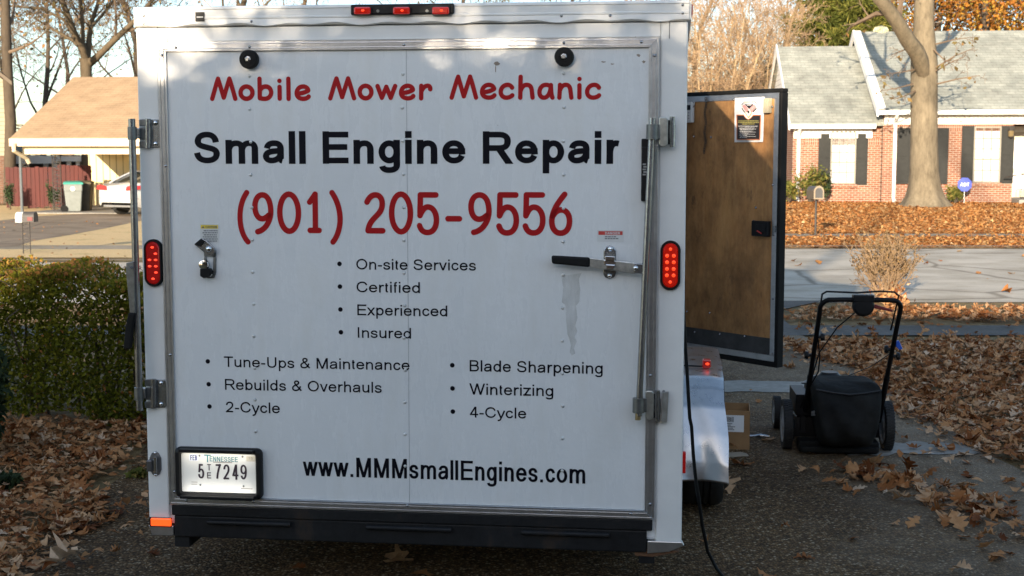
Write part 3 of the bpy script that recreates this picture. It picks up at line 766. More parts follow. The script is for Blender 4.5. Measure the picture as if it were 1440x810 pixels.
class Sign:
    """collects strokes in (u, z) on a face; every stroke a hair above the one before"""
    def __init__(s, w0, place=None):
        s.m = MB(); s.k = 0; s.w0 = w0; s.place = place or (lambda u, w, z: (u, w, z))
    def lay(s, parts, step=.00006):
        for kind, data, closed in parts:
            w = s.w0 - (s.k % 9) * step
            if kind == 'strip':
                vs = []; fs = []
                for l, r_ in data: vs += [s.place(l.x, w, l.y), s.place(r_.x, w, r_.y)]
                n = len(data)
                for i in range(n if closed else n - 1):
                    j = (i + 1) % n
                    fs.append((2 * i, 2 * j, 2 * j + 1, 2 * i + 1))
                s.m.add(vs, fs)
            else:
                s.m.add([s.place(p.x, w, p.y) for p in data], [tuple(range(len(data)))])
        s.k += 1
    def pen(s, pts, closed, hw, cap, thin=1.0):
        """one stroke, broken at its sharp corners so that no ribbon folds over itself"""
        Q = [Vector(p) for p in pts]; Q = [p for i, p in enumerate(Q) if i == 0 or (p - Q[i - 1]).length > 1e-7]
        if closed: s.lay(ribbon(Q, True, hw, cap, thin)); return
        runs = [[Q[0]]]
        for i in range(1, len(Q)):
            runs[-1].append(Q[i])
            if 0 < i < len(Q) - 1 and (Q[i] - Q[i - 1]).angle(Q[i + 1] - Q[i]) > .8: runs.append([Q[i]])
        j = 'r' if cap == 'r' else 's'
        for i, r_ in enumerate(runs):
            s.lay(ribbon(r_, False, hw, 'r' if cap == 'r' else (cap[0] if i == 0 else j) + (cap[-1] if i == len(runs) - 1 else j), thin))
    def dot(s, u, z, r, n=18):
        s.lay([('poly', [Vector((u + r * math.cos(2 * math.pi * k / n), z + r * math.sin(2 * math.pi * k / n))) for k in range(n)], True)])
    def rect(s, u0, u1, z0, z1):
        s.lay([('poly', [Vector(p) for p in ((u0, z0), (u1, z0), (u1, z1), (u0, z1))], True)])
    def text(s, txt, u0, u1, z0, cap, weight, on_word=None, spread=1.0, thin=.92, xr=.725):
        """set txt from u0 to u1 (ink to ink), baseline z0, capital height cap; weight in thousandths of cap"""
        adv = 0; items = []
        for i, ch in enumerate(txt):
            if ch == ' ': adv += 278; continue
            g_ = SANS[ch]; items.append((ch, adv)); adv += g_[0]
        first = SANS[txt[0]][1]; last = SANS[txt[-1]][2]
        sx = (u1 - u0) / (adv - first - last); sy = cap / 716.0
        h = weight * .5                                  # half width in glyph units
        HW = h * sy
        ends = [i for i in range(1, len(items)) if items[i][1] - items[i - 1][1] > SANS[items[i - 1][0]][0] + 1]
        for n_i, (ch, a) in enumerate(items):
            if on_word and n_i in ends: on_word(s); s.m = MB()
            A, lsb, rsb, kind, strokes = SANS[ch]
            ink = A - lsb - rsb
            hx = HW / sx                                  # half width in x glyph units
            X = xr * 716
            def ym(y):
                if kind == 'U': return h + y * (716 - 2 * h)
                if y <= 0: return h + y * (210)
                if y <= 1: return h + y * (X - 2 * h)
                return (X - h) + (y - 1) * (716 - X)
            def xm(x):
                if ink <= 2 * hx: return lsb + ink / 2
                return lsb + hx + x * (ink - 2 * hx)
            def mp(p): return (u0 + (a + xm(p[0]) - first) * sx, z0 + ym(p[1]) * sy)
            for st in strokes:
                if st[0] == 'h':
                    v_ = [float(q) for q in st[1].split()]
                    x0, y0 = mp((v_[0], v_[1])); x1, y1 = mp((v_[2], v_[3]))
                    def ext(y, ny): return y + (HW if ny > .9 else -HW if ny < .1 else 0)
                    ya, yb = ext(y0, v_[1]), ext(y1, v_[3])
                    # keep the ink edge: shift ends along the slope
                    ln = math.hypot(x1 - x0, yb - ya); hh = HW * ln / abs(yb - ya)
                    s.lay([('poly', [Vector((x0 - hh, ya)), Vector((x0 + hh, ya)), Vector((x1 + hh, yb)), Vector((x1 - hh, yb))], True)])
                else:
                    pts, cl = parse(st[1])
                    cp = 'bb' if st[0] == 'hx' else st[0]
                    s.pen([mp(p) for p in pts], cl, HW, cp, thin)
    def glyph(s, kind, strokes, u0, u1, z0, z1, zx, hw):
        """round pen glyph inside a box; zx = x height for lower case"""
        def mp(p):
            x = u0 + hw + p[0] * (u1 - u0 - 2 * hw) if u1 - u0 > 2 * hw + 1e-5 else (u0 + u1) / 2
            y = p[1]
            if kind == 'U': z = z0 + hw + y * (z1 - z0 - 2 * hw)
            elif y <= 1: z = z0 + hw + y * (zx - z0 - 2 * hw)
            else: z = zx - hw + (y - 1) * (z1 - zx)
            return (x, z)
        for p in strokes:
            pts, cl = parse(p); s.pen([mp(q) for q in pts], cl, hw, 'r')
    def build(s, name, mat, parent): return s.m.build(name, mat, parent)

LW = -.0149
def face(px, py): return T.fp(px, py, LW)
SIZE = 1.0
def uz(px, py): return T.fp(px, py, LW)

# top line, round red pen letters, each in its own box (pixels of the photograph)
def comic(word, base, top, xh, hwpx):
    sg = Sign(LW)
    for ch, x0, x1 in word:
        kind, st = COMIC[ch]
        u0, z0 = uz(x0, base); u1, _ = uz(x1, base); _, z1 = uz(x0, top); _, zx = uz(x0, xh)
        sg.glyph(kind, st, u0, u1, z0, z1, zx, hwpx * (u1 - u0) / (x1 - x0))
    sg.build('red_lettering', RED_V, ramp)
comic([('M', 295.4, 334), ('o', 335.4, 358.3), ('b', 361.5, 384.7), ('i', 390.2, 396.6), ('l', 402.8, 409), ('e', 414.2, 437.3)], 142.2, 107.5, 118.5, 3.1)
comic([('M', 461.4, 501), ('o', 502.9, 525.5), ('w', 528, 559), ('e', 561, 584.4), ('r', 588, 608.5)], 141.5, 107.3, 117.5, 3.1)
comic([('M', 632, 672.5), ('e', 674.8, 698.4), ('c', 701, 723.5), ('h', 728.5, 752), ('a', 755.5, 780), ('n', 783.5, 806.5), ('i', 811.5, 818), ('c', 822.5, 845.5)], 140.5, 104.8, 116.2, 3.1)
sg = Sign(LW)
def phone(ch, x0, x1, y0, y1, hwpx=4.0):
    u0, zt_ = uz(x0, y0); u1, zb = uz(x1, y1); _, zt2 = uz(x1, y0)
    sg.glyph('U', PHONE[ch], u0, u1, zb, zt_, zt_, hwpx * (u1 - u0) / (x1 - x0))
for a in (('(', 333, 352.5, 267, 344), ('9', 354.2, 385.2, 270, 331), ('0', 389, 424, 269, 329.3), ('1', 431, 452.7, 269, 328), (')', 462.4, 482.5, 267, 344.3), ('2', 512, 542.2, 270, 328.5), ('0', 546.5, 581.3, 269, 330), ('5', 585.2, 617.8, 270, 331), ('-', 626, 650, 303, 312.2), ('9', 658.3, 691.6, 270, 332), ('5', 697.2, 730, 270, 331.7), ('5', 734.3, 767.2, 270, 331.7), ('6', 772, 804.8, 269.2, 332)):
    phone(*a)
sg.build('telephone_number', RED_V, ramp)

def line(txt, x0, x1, base, cap_y, weight, name, **k):
    s_ = Sign(LW)
    u0, z0 = uz(x0, base); u1, _ = uz(x1, base); _, z1 = uz(x0, cap_y)
    s_.text(txt, u0, u1, z0, z1 - z0, weight, **k)
    return s_
for w_, x0, x1 in (('Small', 273, 428.5), ('Engine', 454, 654.5), ('Repair', 679, 873)):
    s_ = Sign(LW); u0, z0 = uz(x0, 230.3); u1, _ = uz(x1, 230.3); _, z1 = uz(x0, 184.6)
    s_.text(w_, u0, u1, z0, z1 - z0, 147, thin=.86, xr=.735)
    s_.build('bold_black_lettering', BLK_V, ramp)
def bl(txt, x0, x1, base, cy, bx=None, by=None, weight=104):
    s_ = Sign(LW)
    u0, z0 = uz(x0, base); u1, _ = uz(x1, base); _, z1 = uz(x0, cy)
    nm = 'web_address' if txt[0] == 'w' else 'black_lettering'
    s_.text(txt, u0, u1, z0, z1 - z0, weight, lambda q: q.build(nm, BLK_V, ramp)); s_.build(nm, BLK_V, ramp)
    if bx:
        s_ = Sign(LW); u, z = uz(bx, by); s_.dot(u, z, .0092); s_.build('bullet_mark', BLK_V, ramp)
    0 and s_.build('web_address' if txt[0] == 'w' else 'black_lettering', BLK_V, ramp)
bl('On-site Services', 501, 669.5, 379, 363.7, 477.4, 371)
bl('Certified', 501.5, 590.5, 411, 395.7, 478, 403)
bl('Experienced', 502.5, 629, 443.3, 428, 478.7, 435.2)
bl('Insured', 503.2, 578, 475, 460, 479.4, 467.2)
bl('Tune-Ups & Maintenance', 315, 576, 516, 501, 292.2, 508.2)
bl('Rebuilds & Overhauls', 316.5, 537, 548, 532.8, 293.4, 540.3)
bl('2-Cycle', 317.7, 393.6, 579.7, 564.5, 294.6, 571.6)
bl('Blade Sharpening', 660.5, 847.5, 522.3, 506.2, 636, 513.6)
bl('Winterizing', 660, 778, 554.8, 539, 636.3, 546.2)
bl('4-Cycle', 660.5, 740, 587, 571.7, 636.8, 578.8)
bl('www.MMMsmallEngines.com', 426, 823, 668.8, 641.5, weight=104)

# plate writing
PW = -.0306
def pz(px, py): return T.fp(px, py, PW)
PBLK = mk('plate_black', (.035, .02, .03), .5); PTEAL = mk('plate_teal', (.07, .24, .27), .5); PBLUE = mk('plate_blue', (.05, .06, .22), .5); PGREY = mk('plate_grey', (.42, .38, .34), .6)
def q9(x, y): return (240 + x / 9.0, 620 + y / 9.0)         # coordinates of a 9x enlargement
def ptext(txt, x0, x1, yb, yt, weight, mat, name):
    s_ = Sign(PW - rnd.uniform(0, .0002)); a = pz(*q9(x0, yb)); b_ = pz(*q9(x1, yb)); c = pz(*q9(x0, yt))
    s_.text(txt, a[0], b_[0], a[1], c[1] - a[1], weight); return s_.build(name, mat, plate)
m = MB(); a = pz(*q9(232, 172)); b_ = pz(*q9(350, 255)); m.box(a[0], b_[0], PW + .0002, PW + .0008, b_[1], a[1]); m.build('month_sticker', mk('sticker_white', (.9, .9, .92), .4, 0, .02), plate)
m = MB(); a = pz(*q9(958, 195)); b_ = pz(*q9(1070, 262)); m.box(a[0], b_[0], PW + .0002, PW + .0008, b_[1], a[1]); m.build('year_sticker', mk('sticker_beige', (.68, .62, .5), .5, 0, .04), plate)
ptext('FEB', 250, 334, 243, 180, 110, PBLUE, 'plate_lettering')
ptext('15', 984, 1040, 235, 205, 120, PGREY, 'plate_lettering')
ptext('T', 425, 510, 268, 172, 120, PTEAL, 'plate_lettering')
ptext('ENNESSEE', 495, 850, 258, 195, 105, PTEAL, 'plate_lettering')
s_ = Sign(PW)
for ch, x0, x1, yb, yt in (('5', 348, 426, 475, 290), ('7', 560, 640, 485, 292), ('2', 668, 750, 487, 296), ('4', 780, 858, 490, 298), ('9', 884, 966, 488, 300)):
    a = pz(*q9(x0, yb)); b_ = pz(*q9(x1, yb)); c = pz(*q9(x0, yt)); s_.text(ch, a[0], b_[0], a[1], c[1] - a[1], 92)
for ch, x0, x1, yb, yt in (('T', 462, 512, 372, 294), ('E', 462, 512, 474, 397)):
    a = pz(*q9(x0, yb)); b_ = pz(*q9(x1, yb)); c = pz(*q9(x0, yt)); s_.text(ch, a[0], b_[0], a[1], c[1] - a[1], 105)
s_.build('plate_number', PBLK, plate)
for x0, x1, y0, y1 in ((536, 778, 268, 275), (262, 340, 518, 524), (262, 335, 545, 552), (890, 1036, 602, 609)):
    s_ = Sign(PW); a = pz(*q9(x0, y1)); b_ = pz(*q9(x1, y0)); s_.rect(a[0], b_[0], a[1], b_[1]); s_.build('plate_small_print', PGREY, plate)
for x, y in ((365, 187), (910, 199), (376, 558), (922, 575)):
    a = pz(*q9(x, y)); domes('plate_screw', ZINC_D, plate, [((a[0], PW, a[1]), (0, -1, 0), .004, .003)])

# warning stickers
STK_W = mk('sticker_paper', (.66, .66, .64), .45, 0, .04); STK_Y = mk('sticker_yellow', (.75, .55, .03), .45, 0, .04); STK_R = mk('sticker_red', (.55, .05, .04), .45, 0, .04); INK = mk('sticker_ink', (.12, .12, .13), .6)
m = MB(); tbox(m, 281, 315, 308, 341, -.0156, -.0143); cs = m.build('caution_sticker', STK_W, ramp)
m = MB(); tbox(m, 282.3, 316.4, 306.5, 321.6, -.0160, -.0157); m.build('yellow_band', STK_Y, cs)
m = MB(); tbox(m, 840, 323, 877, 340, -.0156, -.0143); ds = m.build('danger_sticker', STK_W, ramp)
m = MB(); tbox(m, 841.5, 325, 875.5, 330.5, -.0160, -.0157); m.build('red_band', STK_R, ds)
def stext(txt, x0, x1, yb, yt, weight, mat, par):
    s_ = Sign(-.0162); a = T.fp(x0, yb, -.0162); b_ = T.fp(x1, yb, -.0162); c = T.fp(x0, yt, -.0162)
    s_.text(txt, a[0], b_[0], a[1], c[1] - a[1], weight); return s_.build('sticker_lettering', mat, par)
stext('CAUTION', 289, 305, 320.8, 317.6, 150, INK, cs)
stext('DANGER', 851, 872, 329.7, 326.2, 150, STK_W, ds)
s_ = Sign(-.0162)
for x, y, h in ((285.5, 320.8, 3),):
    a = T.fp(x - 2, y, -.0162); b_ = T.fp(x + 2, y, -.0162); c = T.fp(x, y - 3.2, -.0162); s_.lay([('poly', [Vector(a), Vector(b_), Vector(c)], True)])
r_ = random.Random(2)
for k in range(6):
    y = 323.8 + k * 2.9; x = 284 + r_.uniform(0, 2.5)
    while x < 305:
        l_ = r_.uniform(1.5, 4); a = T.fp(x, y + 1.3, -.0162); b_ = T.fp(min(x + l_, 306), y, -.0162); s_.rect(a[0], b_[0], a[1], b_[1]); x += l_ + .7
for k in range(2):
    y = 332.3 + k * 2.6; x = 850.5
    while x < 866:
        l_ = r_.uniform(2, 4); a = T.fp(x, y + 1.3, -.0162); b_ = T.fp(x + l_, y, -.0162); s_.rect(a[0], b_[0], a[1], b_[1]); x += l_ + .7
s_.build('small_print', INK, cs)

# ------------------------------------------------------------------ door hardware
def plate_poly(pts, w0, w1, mb):
    mb.prism([tp(x, y, w0) for x, y in pts], (0, w1 - w0, 0)); return mb
def hinge(px, dx, ctr, side):
    pass
# left hinges with their folded-out straps, and the left cam bar swung clear of the door
bar = MB()
bt, bb_ = tp(185.2, 167, -.055), tp(196.3, 577, -.055)
bar.tube([bt, bb_], .0135, 14)
lbar = bar.build('locking_bar', ZINC, trailer, smooth=50)
for (y0, y1, xs) in ((167, 208, 0), (533, 574, 1)):
    yo = y0 + .5
    def hx(x): return x + (8 if xs else 0)
    h_ = (y1 - y0)
    m = MB(); plate_poly([(hx(211), y0 + 1), (hx(224), y0 + 1), (hx(225.5), y0 + 3), (hx(225.5), y1 - 3), (hx(224), y1 - .5), (hx(211), y1 - .5)], -.0145, -.008, m)
    hg = m.build('bar_hinge', ZINC, trailer, bevel=.002)
    m = MB(); c0, c1 = tp(hx(208), y0, -.022), tp(hx(208), y1, -.022)
    m.cyl(c0, c1, .0115)
    m.cyl(c0.lerp(c1, .27), c0.lerp(c1, .73), .0138); m.build('hinge_barrel', ZINC, hg, smooth=40)
    m = MB()
    for a_, b_ in ((0, .25), (.28, .72), (.76, 1.0)):
        p = (y0 + h_ * a_, y0 + h_ * b_)
        plate_poly([(hx(195), p[0] + 1), (hx(206), p[0]), (hx(206), p[1]), (hx(195.5), p[1])], -.030, -.022, m)
    m.build('hinge_strap', ZINC_D, hg, bevel=.003)
    m = MB(); plate_poly([(hx(189), y0 + h_ * .32), (hx(196), y0 + h_ * .32), (hx(196), y0 + h_ * .68), (hx(189), y0 + h_ * .68)], -.055, -.030, m); m.build('bar_lug', ZINC, hg, bevel=.003)
    m = MB()
    cc = tp(hx(186) - (0 if not xs else -1.2), y0 + h_ * .5, -.055)
    m.cyl(cc + Vector((0, 0, .025)), cc - Vector((0, 0, .025)), .0175); m.build('collar', ZINC_D, hg, smooth=40)
    domes('hinge_bolt', CHROME, hg, [(tp(hx(218.5), y0 + h_ * f_, -.0145), (0, -1, 0), .0095, .007) for f_ in (.14, .86)], 14)
# left lever, folded down
m = MB(); plate_poly([(177, 370), (188, 367.5), (189, 380), (190.5, 441), (182.5, 441), (179, 405), (177, 384)], -.078, -.070, m)
lv = m.build('bar_lever', ZINC_D, lbar, bevel=.003)
m = MB(); plate_poly([(180, 440), (190.5, 440), (186.5, 456), (183.5, 489), (182, 491), (174, 491), (173, 488), (176, 458)], -.086, -.062, m); m.build('lever_grip', BLACK_R, lv, bevel=.006)
m = MB()
m.cyl(tp(184.5, 376, -.078), tp(184.5, 376, -.09), .006, n=10); m.build('lever_pin', ZINC, lv)

# right bar and its hinges
bt, bb_ = tp(917.5, 166, -.06), tp(898, 585, -.075)
m = MB(); m.tube([bt, bb_], .0125, 14); rbar = m.build('locking_bar', ZINC, trailer, smooth=50)
m = MB(); m.tube([tp(922, 205, -.05), tp(912, 330, -.055), tp(905.5, 450, -.06), tp(899.5, 560, -.062)], .008, 10); m.build('tie_rod', ZINC_D, rbar, smooth=50)
m = MB(); m.cyl(tp(897.3, 578, -.075), tp(897, 590.5, -.076), .011, n=12); m.build('bar_end', mk('brassy_bar_end', (.32, .24, .12), .45, .8), rbar, smooth=40)
for (xb, yb0, yb1, y0, y1, x_in, x_out, xe) in ((917.3, 176, 196, 165, 207, 926.5, 939.5, 951), (897.8, 561, 580, 550, 592, 907.5, 919.5, 940)):
    c = tp(xb, (yb0 + yb1) / 2, -.068)
    m = MB(); m.cyl(c + Vector((0, 0, .029)), c - Vector((0, 0, .026)), .0225); col_ = m.build('collar', ZINC_D, rbar, smooth=40)
    m = MB(); plate_poly([(x_in, y0 + 1), (x_in + 3, y0 - .5), (x_out - 2, y0), (x_out, y0 + 3), (x_out - .5, y1 - 4), (x_out - 3, y1 - 1), (x_in + 3, y1), (x_in, y1 - 4)], -.062, -.050, m)
    hg = m.build('bar_hinge', mk('pale_zinc', (.46, .46, .42), .35, .85, .25, 30), trailer, bevel=.004)
    m = MB(); plate_poly([(xb + 3, yb0 - 1), (x_in + 2, yb0 - 1), (x_in + 2, yb1), (xb + 3, yb1)], -.066, -.056, m); m.build('bar_lug', ZINC_D, hg, bevel=.003)
    m = MB(); xc = x_out + (6 if y0 < 300 else 5)
    c0, c1 = tp(xc, y0 - 1, -.03), tp(xc, y1, -.03)
    m.cyl(c0, c1, .0098); m.cyl(c0.lerp(c1, .27), c0.lerp(c1, .72), .0118); m.build('hinge_barrel', ZINC, hg, smooth=40)
    m = MB(); plate_poly([(x_out - 4, y0 + 4), (xc + 1, y0 + 4), (xc + 1, y1 - 4), (x_out - 4, y1 - 4)], -.03, -.0235, m)
    m.build('hinge_strap', BLACK_M, hg, bevel=.002)
    if y0 > 300:
        m = MB(); m.prism([tp(932, 552, -.045), tp(940.5, 551.5, -.03), tp(938, 594, -.03), tp(930, 594.5, -.045)], (0, .02, 0)); m.build('hinge_flange', mk('weathered_flange', (.30, .27, .24), .6, .6, .3, 30), hg, bevel=.002)
        m = MB(); m.cyl(tp(933.3, 550.5, -.0092), tp(933.3, 550.5, -.0075), .0055, n=12); m.build('bolt_hole', SEAM, hg)

# lever lock with its black grip
m = MB(); plate_poly([(849, 352), (852, 347), (857, 345.2), (862.5, 347), (866, 352), (866.5, 384), (864, 390), (857, 392.5), (850.5, 390), (848, 384)], -.021, -.0145, m)
lk = m.build('lever_lock', ZINC, ramp, bevel=.003)
m = MB(); plate_poly([(829, 362.5), (905.5, 371), (905.5, 385), (890, 385), (829, 376)], -.058, -.048, m); m.build('lever_arm', mk('worn_zinc', (.58, .58, .55), .35, .9, .25, 40), lk, bevel=.003)
m = MB(); plate_poly([(775, 359.5), (829, 362.5), (829, 376), (776, 371)], -.066, -.040, m); m.build('lever_grip', BLACK_R, lk, bevel=.007)
m = MB()
plate_poly([(851, 360), (865, 361), (864, 367), (851, 366)], -.070, -.02, m); plate_poly([(852, 372), (865, 373), (862, 379), (853, 378)], -.070, -.02, m)
plate_poly([(849, 366), (866, 367), (866, 373), (849, 372)], -.062, -.058, m); m.build('lock_staple', CHROME, lk, bevel=.003)
m = MB(); plate_poly([(891, 370), (905.5, 371), (905.5, 385.5), (891, 384)], -.070, -.058, m); m.build('arm_clamp', ZINC, lk, bevel=.003)
domes('lock_bolt', CHROME, lk, [(tp(x, y, w), (0, -1, 0), r_, .008) for x, y, w, r_ in ((858.3, 350, -.021, .0105), (857.3, 387.5, -.021, .0092), (894, 377, -.070, .010))], 14)

# left hold-back hasp
m = MB(); plate_poly([(286.5, 354), (290.5, 354), (290.5, 361), (299, 361), (299, 354), (303.5, 352), (303.8, 384), (301, 390), (296, 392), (289, 390), (286.5, 382)][:0] or [(286.5, 352), (303.8, 352), (303.8, 361), (286.5, 361)], -.020, -.0145, m)
plate_poly([(286.5, 361), (290.3, 361), (290.3, 384), (286.5, 384)], -.020, -.0145, m); plate_poly([(299.4, 361), (303.8, 361), (303.8, 384), (299.4, 384)], -.020, -.0145, m); plate_poly([(286.5, 384), (303.8, 384), (301, 391), (291, 391)], -.020, -.0145, m)
hs = m.build('hold_back_hasp', ZINC_D, ramp, bevel=.0025)
m = MB(); plate_poly([(272.5, 343.5), (283, 334.5), (291, 339), (302, 349), (303, 354), (298, 360.5), (289.5, 357)], -.034, -.026, m); m.build('hasp_arm', ZINC, hs, bevel=.003)
m = MB(); plate_poly([(273, 343.5), (282.5, 335.5), (289, 339), (282, 347)], -.037, -.0345, m); m.build('rubber_tip', BLACK_R, hs, bevel=.002); m = MB(); plate_poly([(281, 378), (294, 378), (297, 383), (292, 390), (286, 391.5), (281, 388)], -.05, -.021, m); m.build('rubber_pad', BLACK_R, hs, bevel=.002)
m = MB(); c = tp(287.5, 372, -.03); m.lathe(c, (0, -1, 0), [(.021, 0), (.022, .006), (.018, .014), (.004, .017)], 20); m.build('hasp_cap', CHROME, hs, smooth=40)
domes('hasp_bolt', CHROME, hs, [(tp(293.8, 350, -.034), (0, -1, 0), .0125, .010), (tp(295.5, 386, -.021), (0, -1, 0), .009, .008)], 14)

# black grab strap beside the right bar
m = MB(); P_ = [tp(907, y, -.028) for y in (195, 200, 215, 240, 262, 278, 283)]
m.box(P_[0].x - .013, P_[0].x + .013, -.030, -.0143, P_[-1].z, P_[-1].z + .045); m.box(P_[0].x - .013, P_[0].x + .013, -.030, -.0143, P_[0].z - .045, P_[0].z)
m.prism([(P_[0].x - .0125, -.034, P_[-1].z + .03), (P_[0].x + .0125, -.034, P_[-1].z + .03), (P_[0].x + .0125, -.034, P_[0].z - .03), (P_[0].x - .0125, -.034, P_[0].z - .03)], (0, .012, 0))
gs = m.build('grab_strap', BLACK_P, ramp, bevel=.004)
s_ = Sign(-.0346)
for k in range(5):
    a = tp(906 + (k % 2), 231 + k * 3.6, -.0346); s_.rect(a.x - .006, a.x + .006, a.z - .003, a.z + .003)
s_.build('worn_marks', mk('worn_grey', (.35, .35, .34), .6), gs)

# T-latch on the left post
c = tp(219, 652, -.009)
m = MB(); m.prism([(c.x + dx, -.013, c.z + dz) for dx, dz in ((-.014, .044), (0, .052), (.014, .044), (.024, .024), (.024, -.024), (.014, -.044), (0, -.052), (-.014, -.044), (-.024, -.024), (-.024, .024))], (0, .005, 0))
tl = m.build('post_latch', mk('latch_base', (.20, .20, .21), .4, .7), trailer, bevel=.002)
m = MB(); m.box(c.x - .026, c.x - .004, -.042, -.0135, c.z - .026, c.z + .02); m.build('latch_handle', mk('dark_latch', (.14, .14, .15), .35, .8), tl, bevel=.004)
m = MB(); m.cyl((c.x + .004, -.026, c.z + .03), (c.x + .004, -.026, c.z - .032), .008, n=10)
for dz in (.045, -.045): m.dome((c.x, -.013, c.z + dz), (0, -1, 0), .006, .005)
m.build('latch_pin', CHROME, tl, smooth=40)

# ------------------------------------------------------------------ fender, wheels and axle
def tw(p): return T.loc(p)
prof = [(.98, .255), (1.01, .34), (1.06, .46), (1.12, .58), (1.19, .655), (1.28, .695), (1.42, .705), (1.7, .705), (2.05, .705), (2.25, .70), (2.36, .67), (2.46, .58), (2.53, .40), (2.56, .255)]
def fender(side):
    m = MB(); rows = []; r_ = random.Random(5)
    x0 = UR - .002; x1 = UR + .205
    # finer profile
    pr = []
    for i in range(len(prof) - 1):
        ns_ = 10 if i < 4 else 4
        for k in range(ns_):
            t = k / ns_; pr.append((prof[i][0] * (1 - t) + prof[i + 1][0] * t, prof[i][1] * (1 - t) + prof[i + 1][1] * t))
    pr.append(prof[-1])
    for j, (w, z) in enumerate(pr):
        row = []
        for k in range(13):
            t = k / 12; x = x0 + (x1 - x0) * t; dw = 0
            if j < 34:                               # dent pressed into the rear face
                low = max(0, 1 - j / 22.0)
                dent = max(0, 1 - abs(t - .45) * 2.6) * low
                zc_ = .33 + .115 * (1 - abs(t - .42) * 1.9) + .012 * math.sin(t * 14); dw = .010 * dent * low + .15 * max(0, zc_ - z) * (.55 + .45 * math.sin(t * 3.1)) + .002 * math.sin(t * 9 + j * .2)
            bow = -.010 * (t ** 7)
            wob = .005 * math.sin(z * 17) if k == 12 and w < 1.5 else 0
            row.append((x + wob + (.022 * max(0, .62 - z) / .36 * t if w < 1.5 else 0), w + dw, z + bow + .0004 * math.sin(j * 1.7 + k)))
        row.append((x1 - .002, w + (.03 if w < 1.6 else -.03) * (1 if j < 46 or j > 66 else 0), z - .035))
        rows.append(row)
    m.grid(rows)
    return m
fm_ = fender(1)
fal = Mat('scuffed_aluminium')
a = fal.noise(14, 6, .7); b_ = fal.noise(60, 5, .7, stretch=(1, 1, .15))
fal.base(fal.ramp(a, [(.3, (.44, .445, .455)), (.7, (.55, .55, .56))])).set(metal=1.0, rough=fal.ramp(a, [(.35, (.26, .26, .26)), (.7, (.38, .38, .38))])).bump(a, .03, .006)
fen = fm_.build('fender', fal.m, trailer, smooth=50)
sol = fen.modifiers.new('thick', 'SOLIDIFY'); sol.thickness = .004; sol.offset = -1
fm2 = fender(1); fm2.v = [(UL + UR - x, y, z) for x, y, z in fm2.v]; fm2.f = [f_[::-1] for f_ in fm2.f]
fe2 = fm2.build('fender', fal.m, trailer, smooth=50); sol = fe2.modifiers.new('thick', 'SOLIDIFY'); sol.thickness = .004; sol.offset = -1
c = T.loc(dp(982, 500, 6.75)); 
lm = Vector((UR + .125, 1.47, .708))
m = MB(); m.box(lm.x - .02, lm.x + .02, lm.y - .022, lm.y + .022, lm.z, lm.z + .042); fl = m.build('fender_lamp', RED_DIM, fen, bevel=.006)
m = MB(); m.sphere((lm.x + .004, lm.y - .024, lm.z + .022), .008, 10, (1.3, .4, .9)); m.build('bulb_glow', LED, fl)
m = MB(); m.tube([(lm.x - .02, lm.y, lm.z + .006), (lm.x - .07, lm.y + .01, lm.z + .006), (UR - .005, lm.y + .012, lm.z + .007)], .004, 6); m.build('lamp_wire', BLACK_P, fl)
m = MB(); m.box(UR + .003, UR + .026, .96, .985, .30, .40); m.build('side_marker', RED_DIM, trailer, bevel=.004)

TYRE = mk('tyre_rubber', (.016, .016, .016), .75, 0, .3, 20, .3, 90, .003)
def tyre(m, c, ax, r, w, rim):
    h = w / 2
    m.lathe(c, ax, [(rim, -h * .8), (r * .82, -h), (r * .95, -h * .98), (r * .985, -h * .82), (r, -h * .6), (r, -h * .36), (r * .972, -h * .34), (r * .972, -h * .26), (r, -h * .24), (r, -h * .04), (r * .972, -h * .03), (r * .972, h * .03), (r, h * .04), (r, h * .24), (r * .972, h * .26), (r * .972, h * .34), (r, h * .36), (r, h * .6), (r * .985, h * .82), (r * .95, h * .98), (r * .82, h), (rim, h * .8)], 40, caps=False)
for cx in (UR + .115, UL - .115):
    w_ = MB(); tyre(w_, (cx, 1.62, .335), (1, 0, 0), .335, .20, .19)
    wh = w_.build('wheel', TYRE, trailer, smooth=35)
    m = MB(); sgn = 1 if cx > 0 else -1
    m.lathe((cx, 1.62, .335), (sgn, 0, 0), [(.195, -.08), (.19, .07), (.175, .075), (.16, .03), (.1, .02), (.06, .045), (.04, .06), (.002, .062)], 28); m.build('rim', WHITE2, wh, smooth=40)
m = MB(); m.cyl((UL, 1.62, .30), (UR, 1.62, .30), .035); m.box(UL + .1, UL + .16, 0, TL, .17, .26); m.box(UR - .16, UR - .1, 0, TL, .17, .26); m.build('axle_and_frame', BLACK_M, trailer)
m = MB(); m.prism([(-.4, TL + .5, .3), (.35, TL + .5, .3), (0.02, TL + 1.9, .33), (-.07, TL + 1.9, .33)], (0, 0, .1)); tg = m.build('tongue', BLACK_M, trailer)
m = MB(); m.cyl((-.03, TL + 1.6, .02), (-.03, TL + 1.6, .75), .03); m.lathe((-.03, TL + 1.6, 0), (0, 0, 1), [(.09, 0), (.09, .015), (.03, .03)], 20); m.build('jack', ZINC_D, tg)

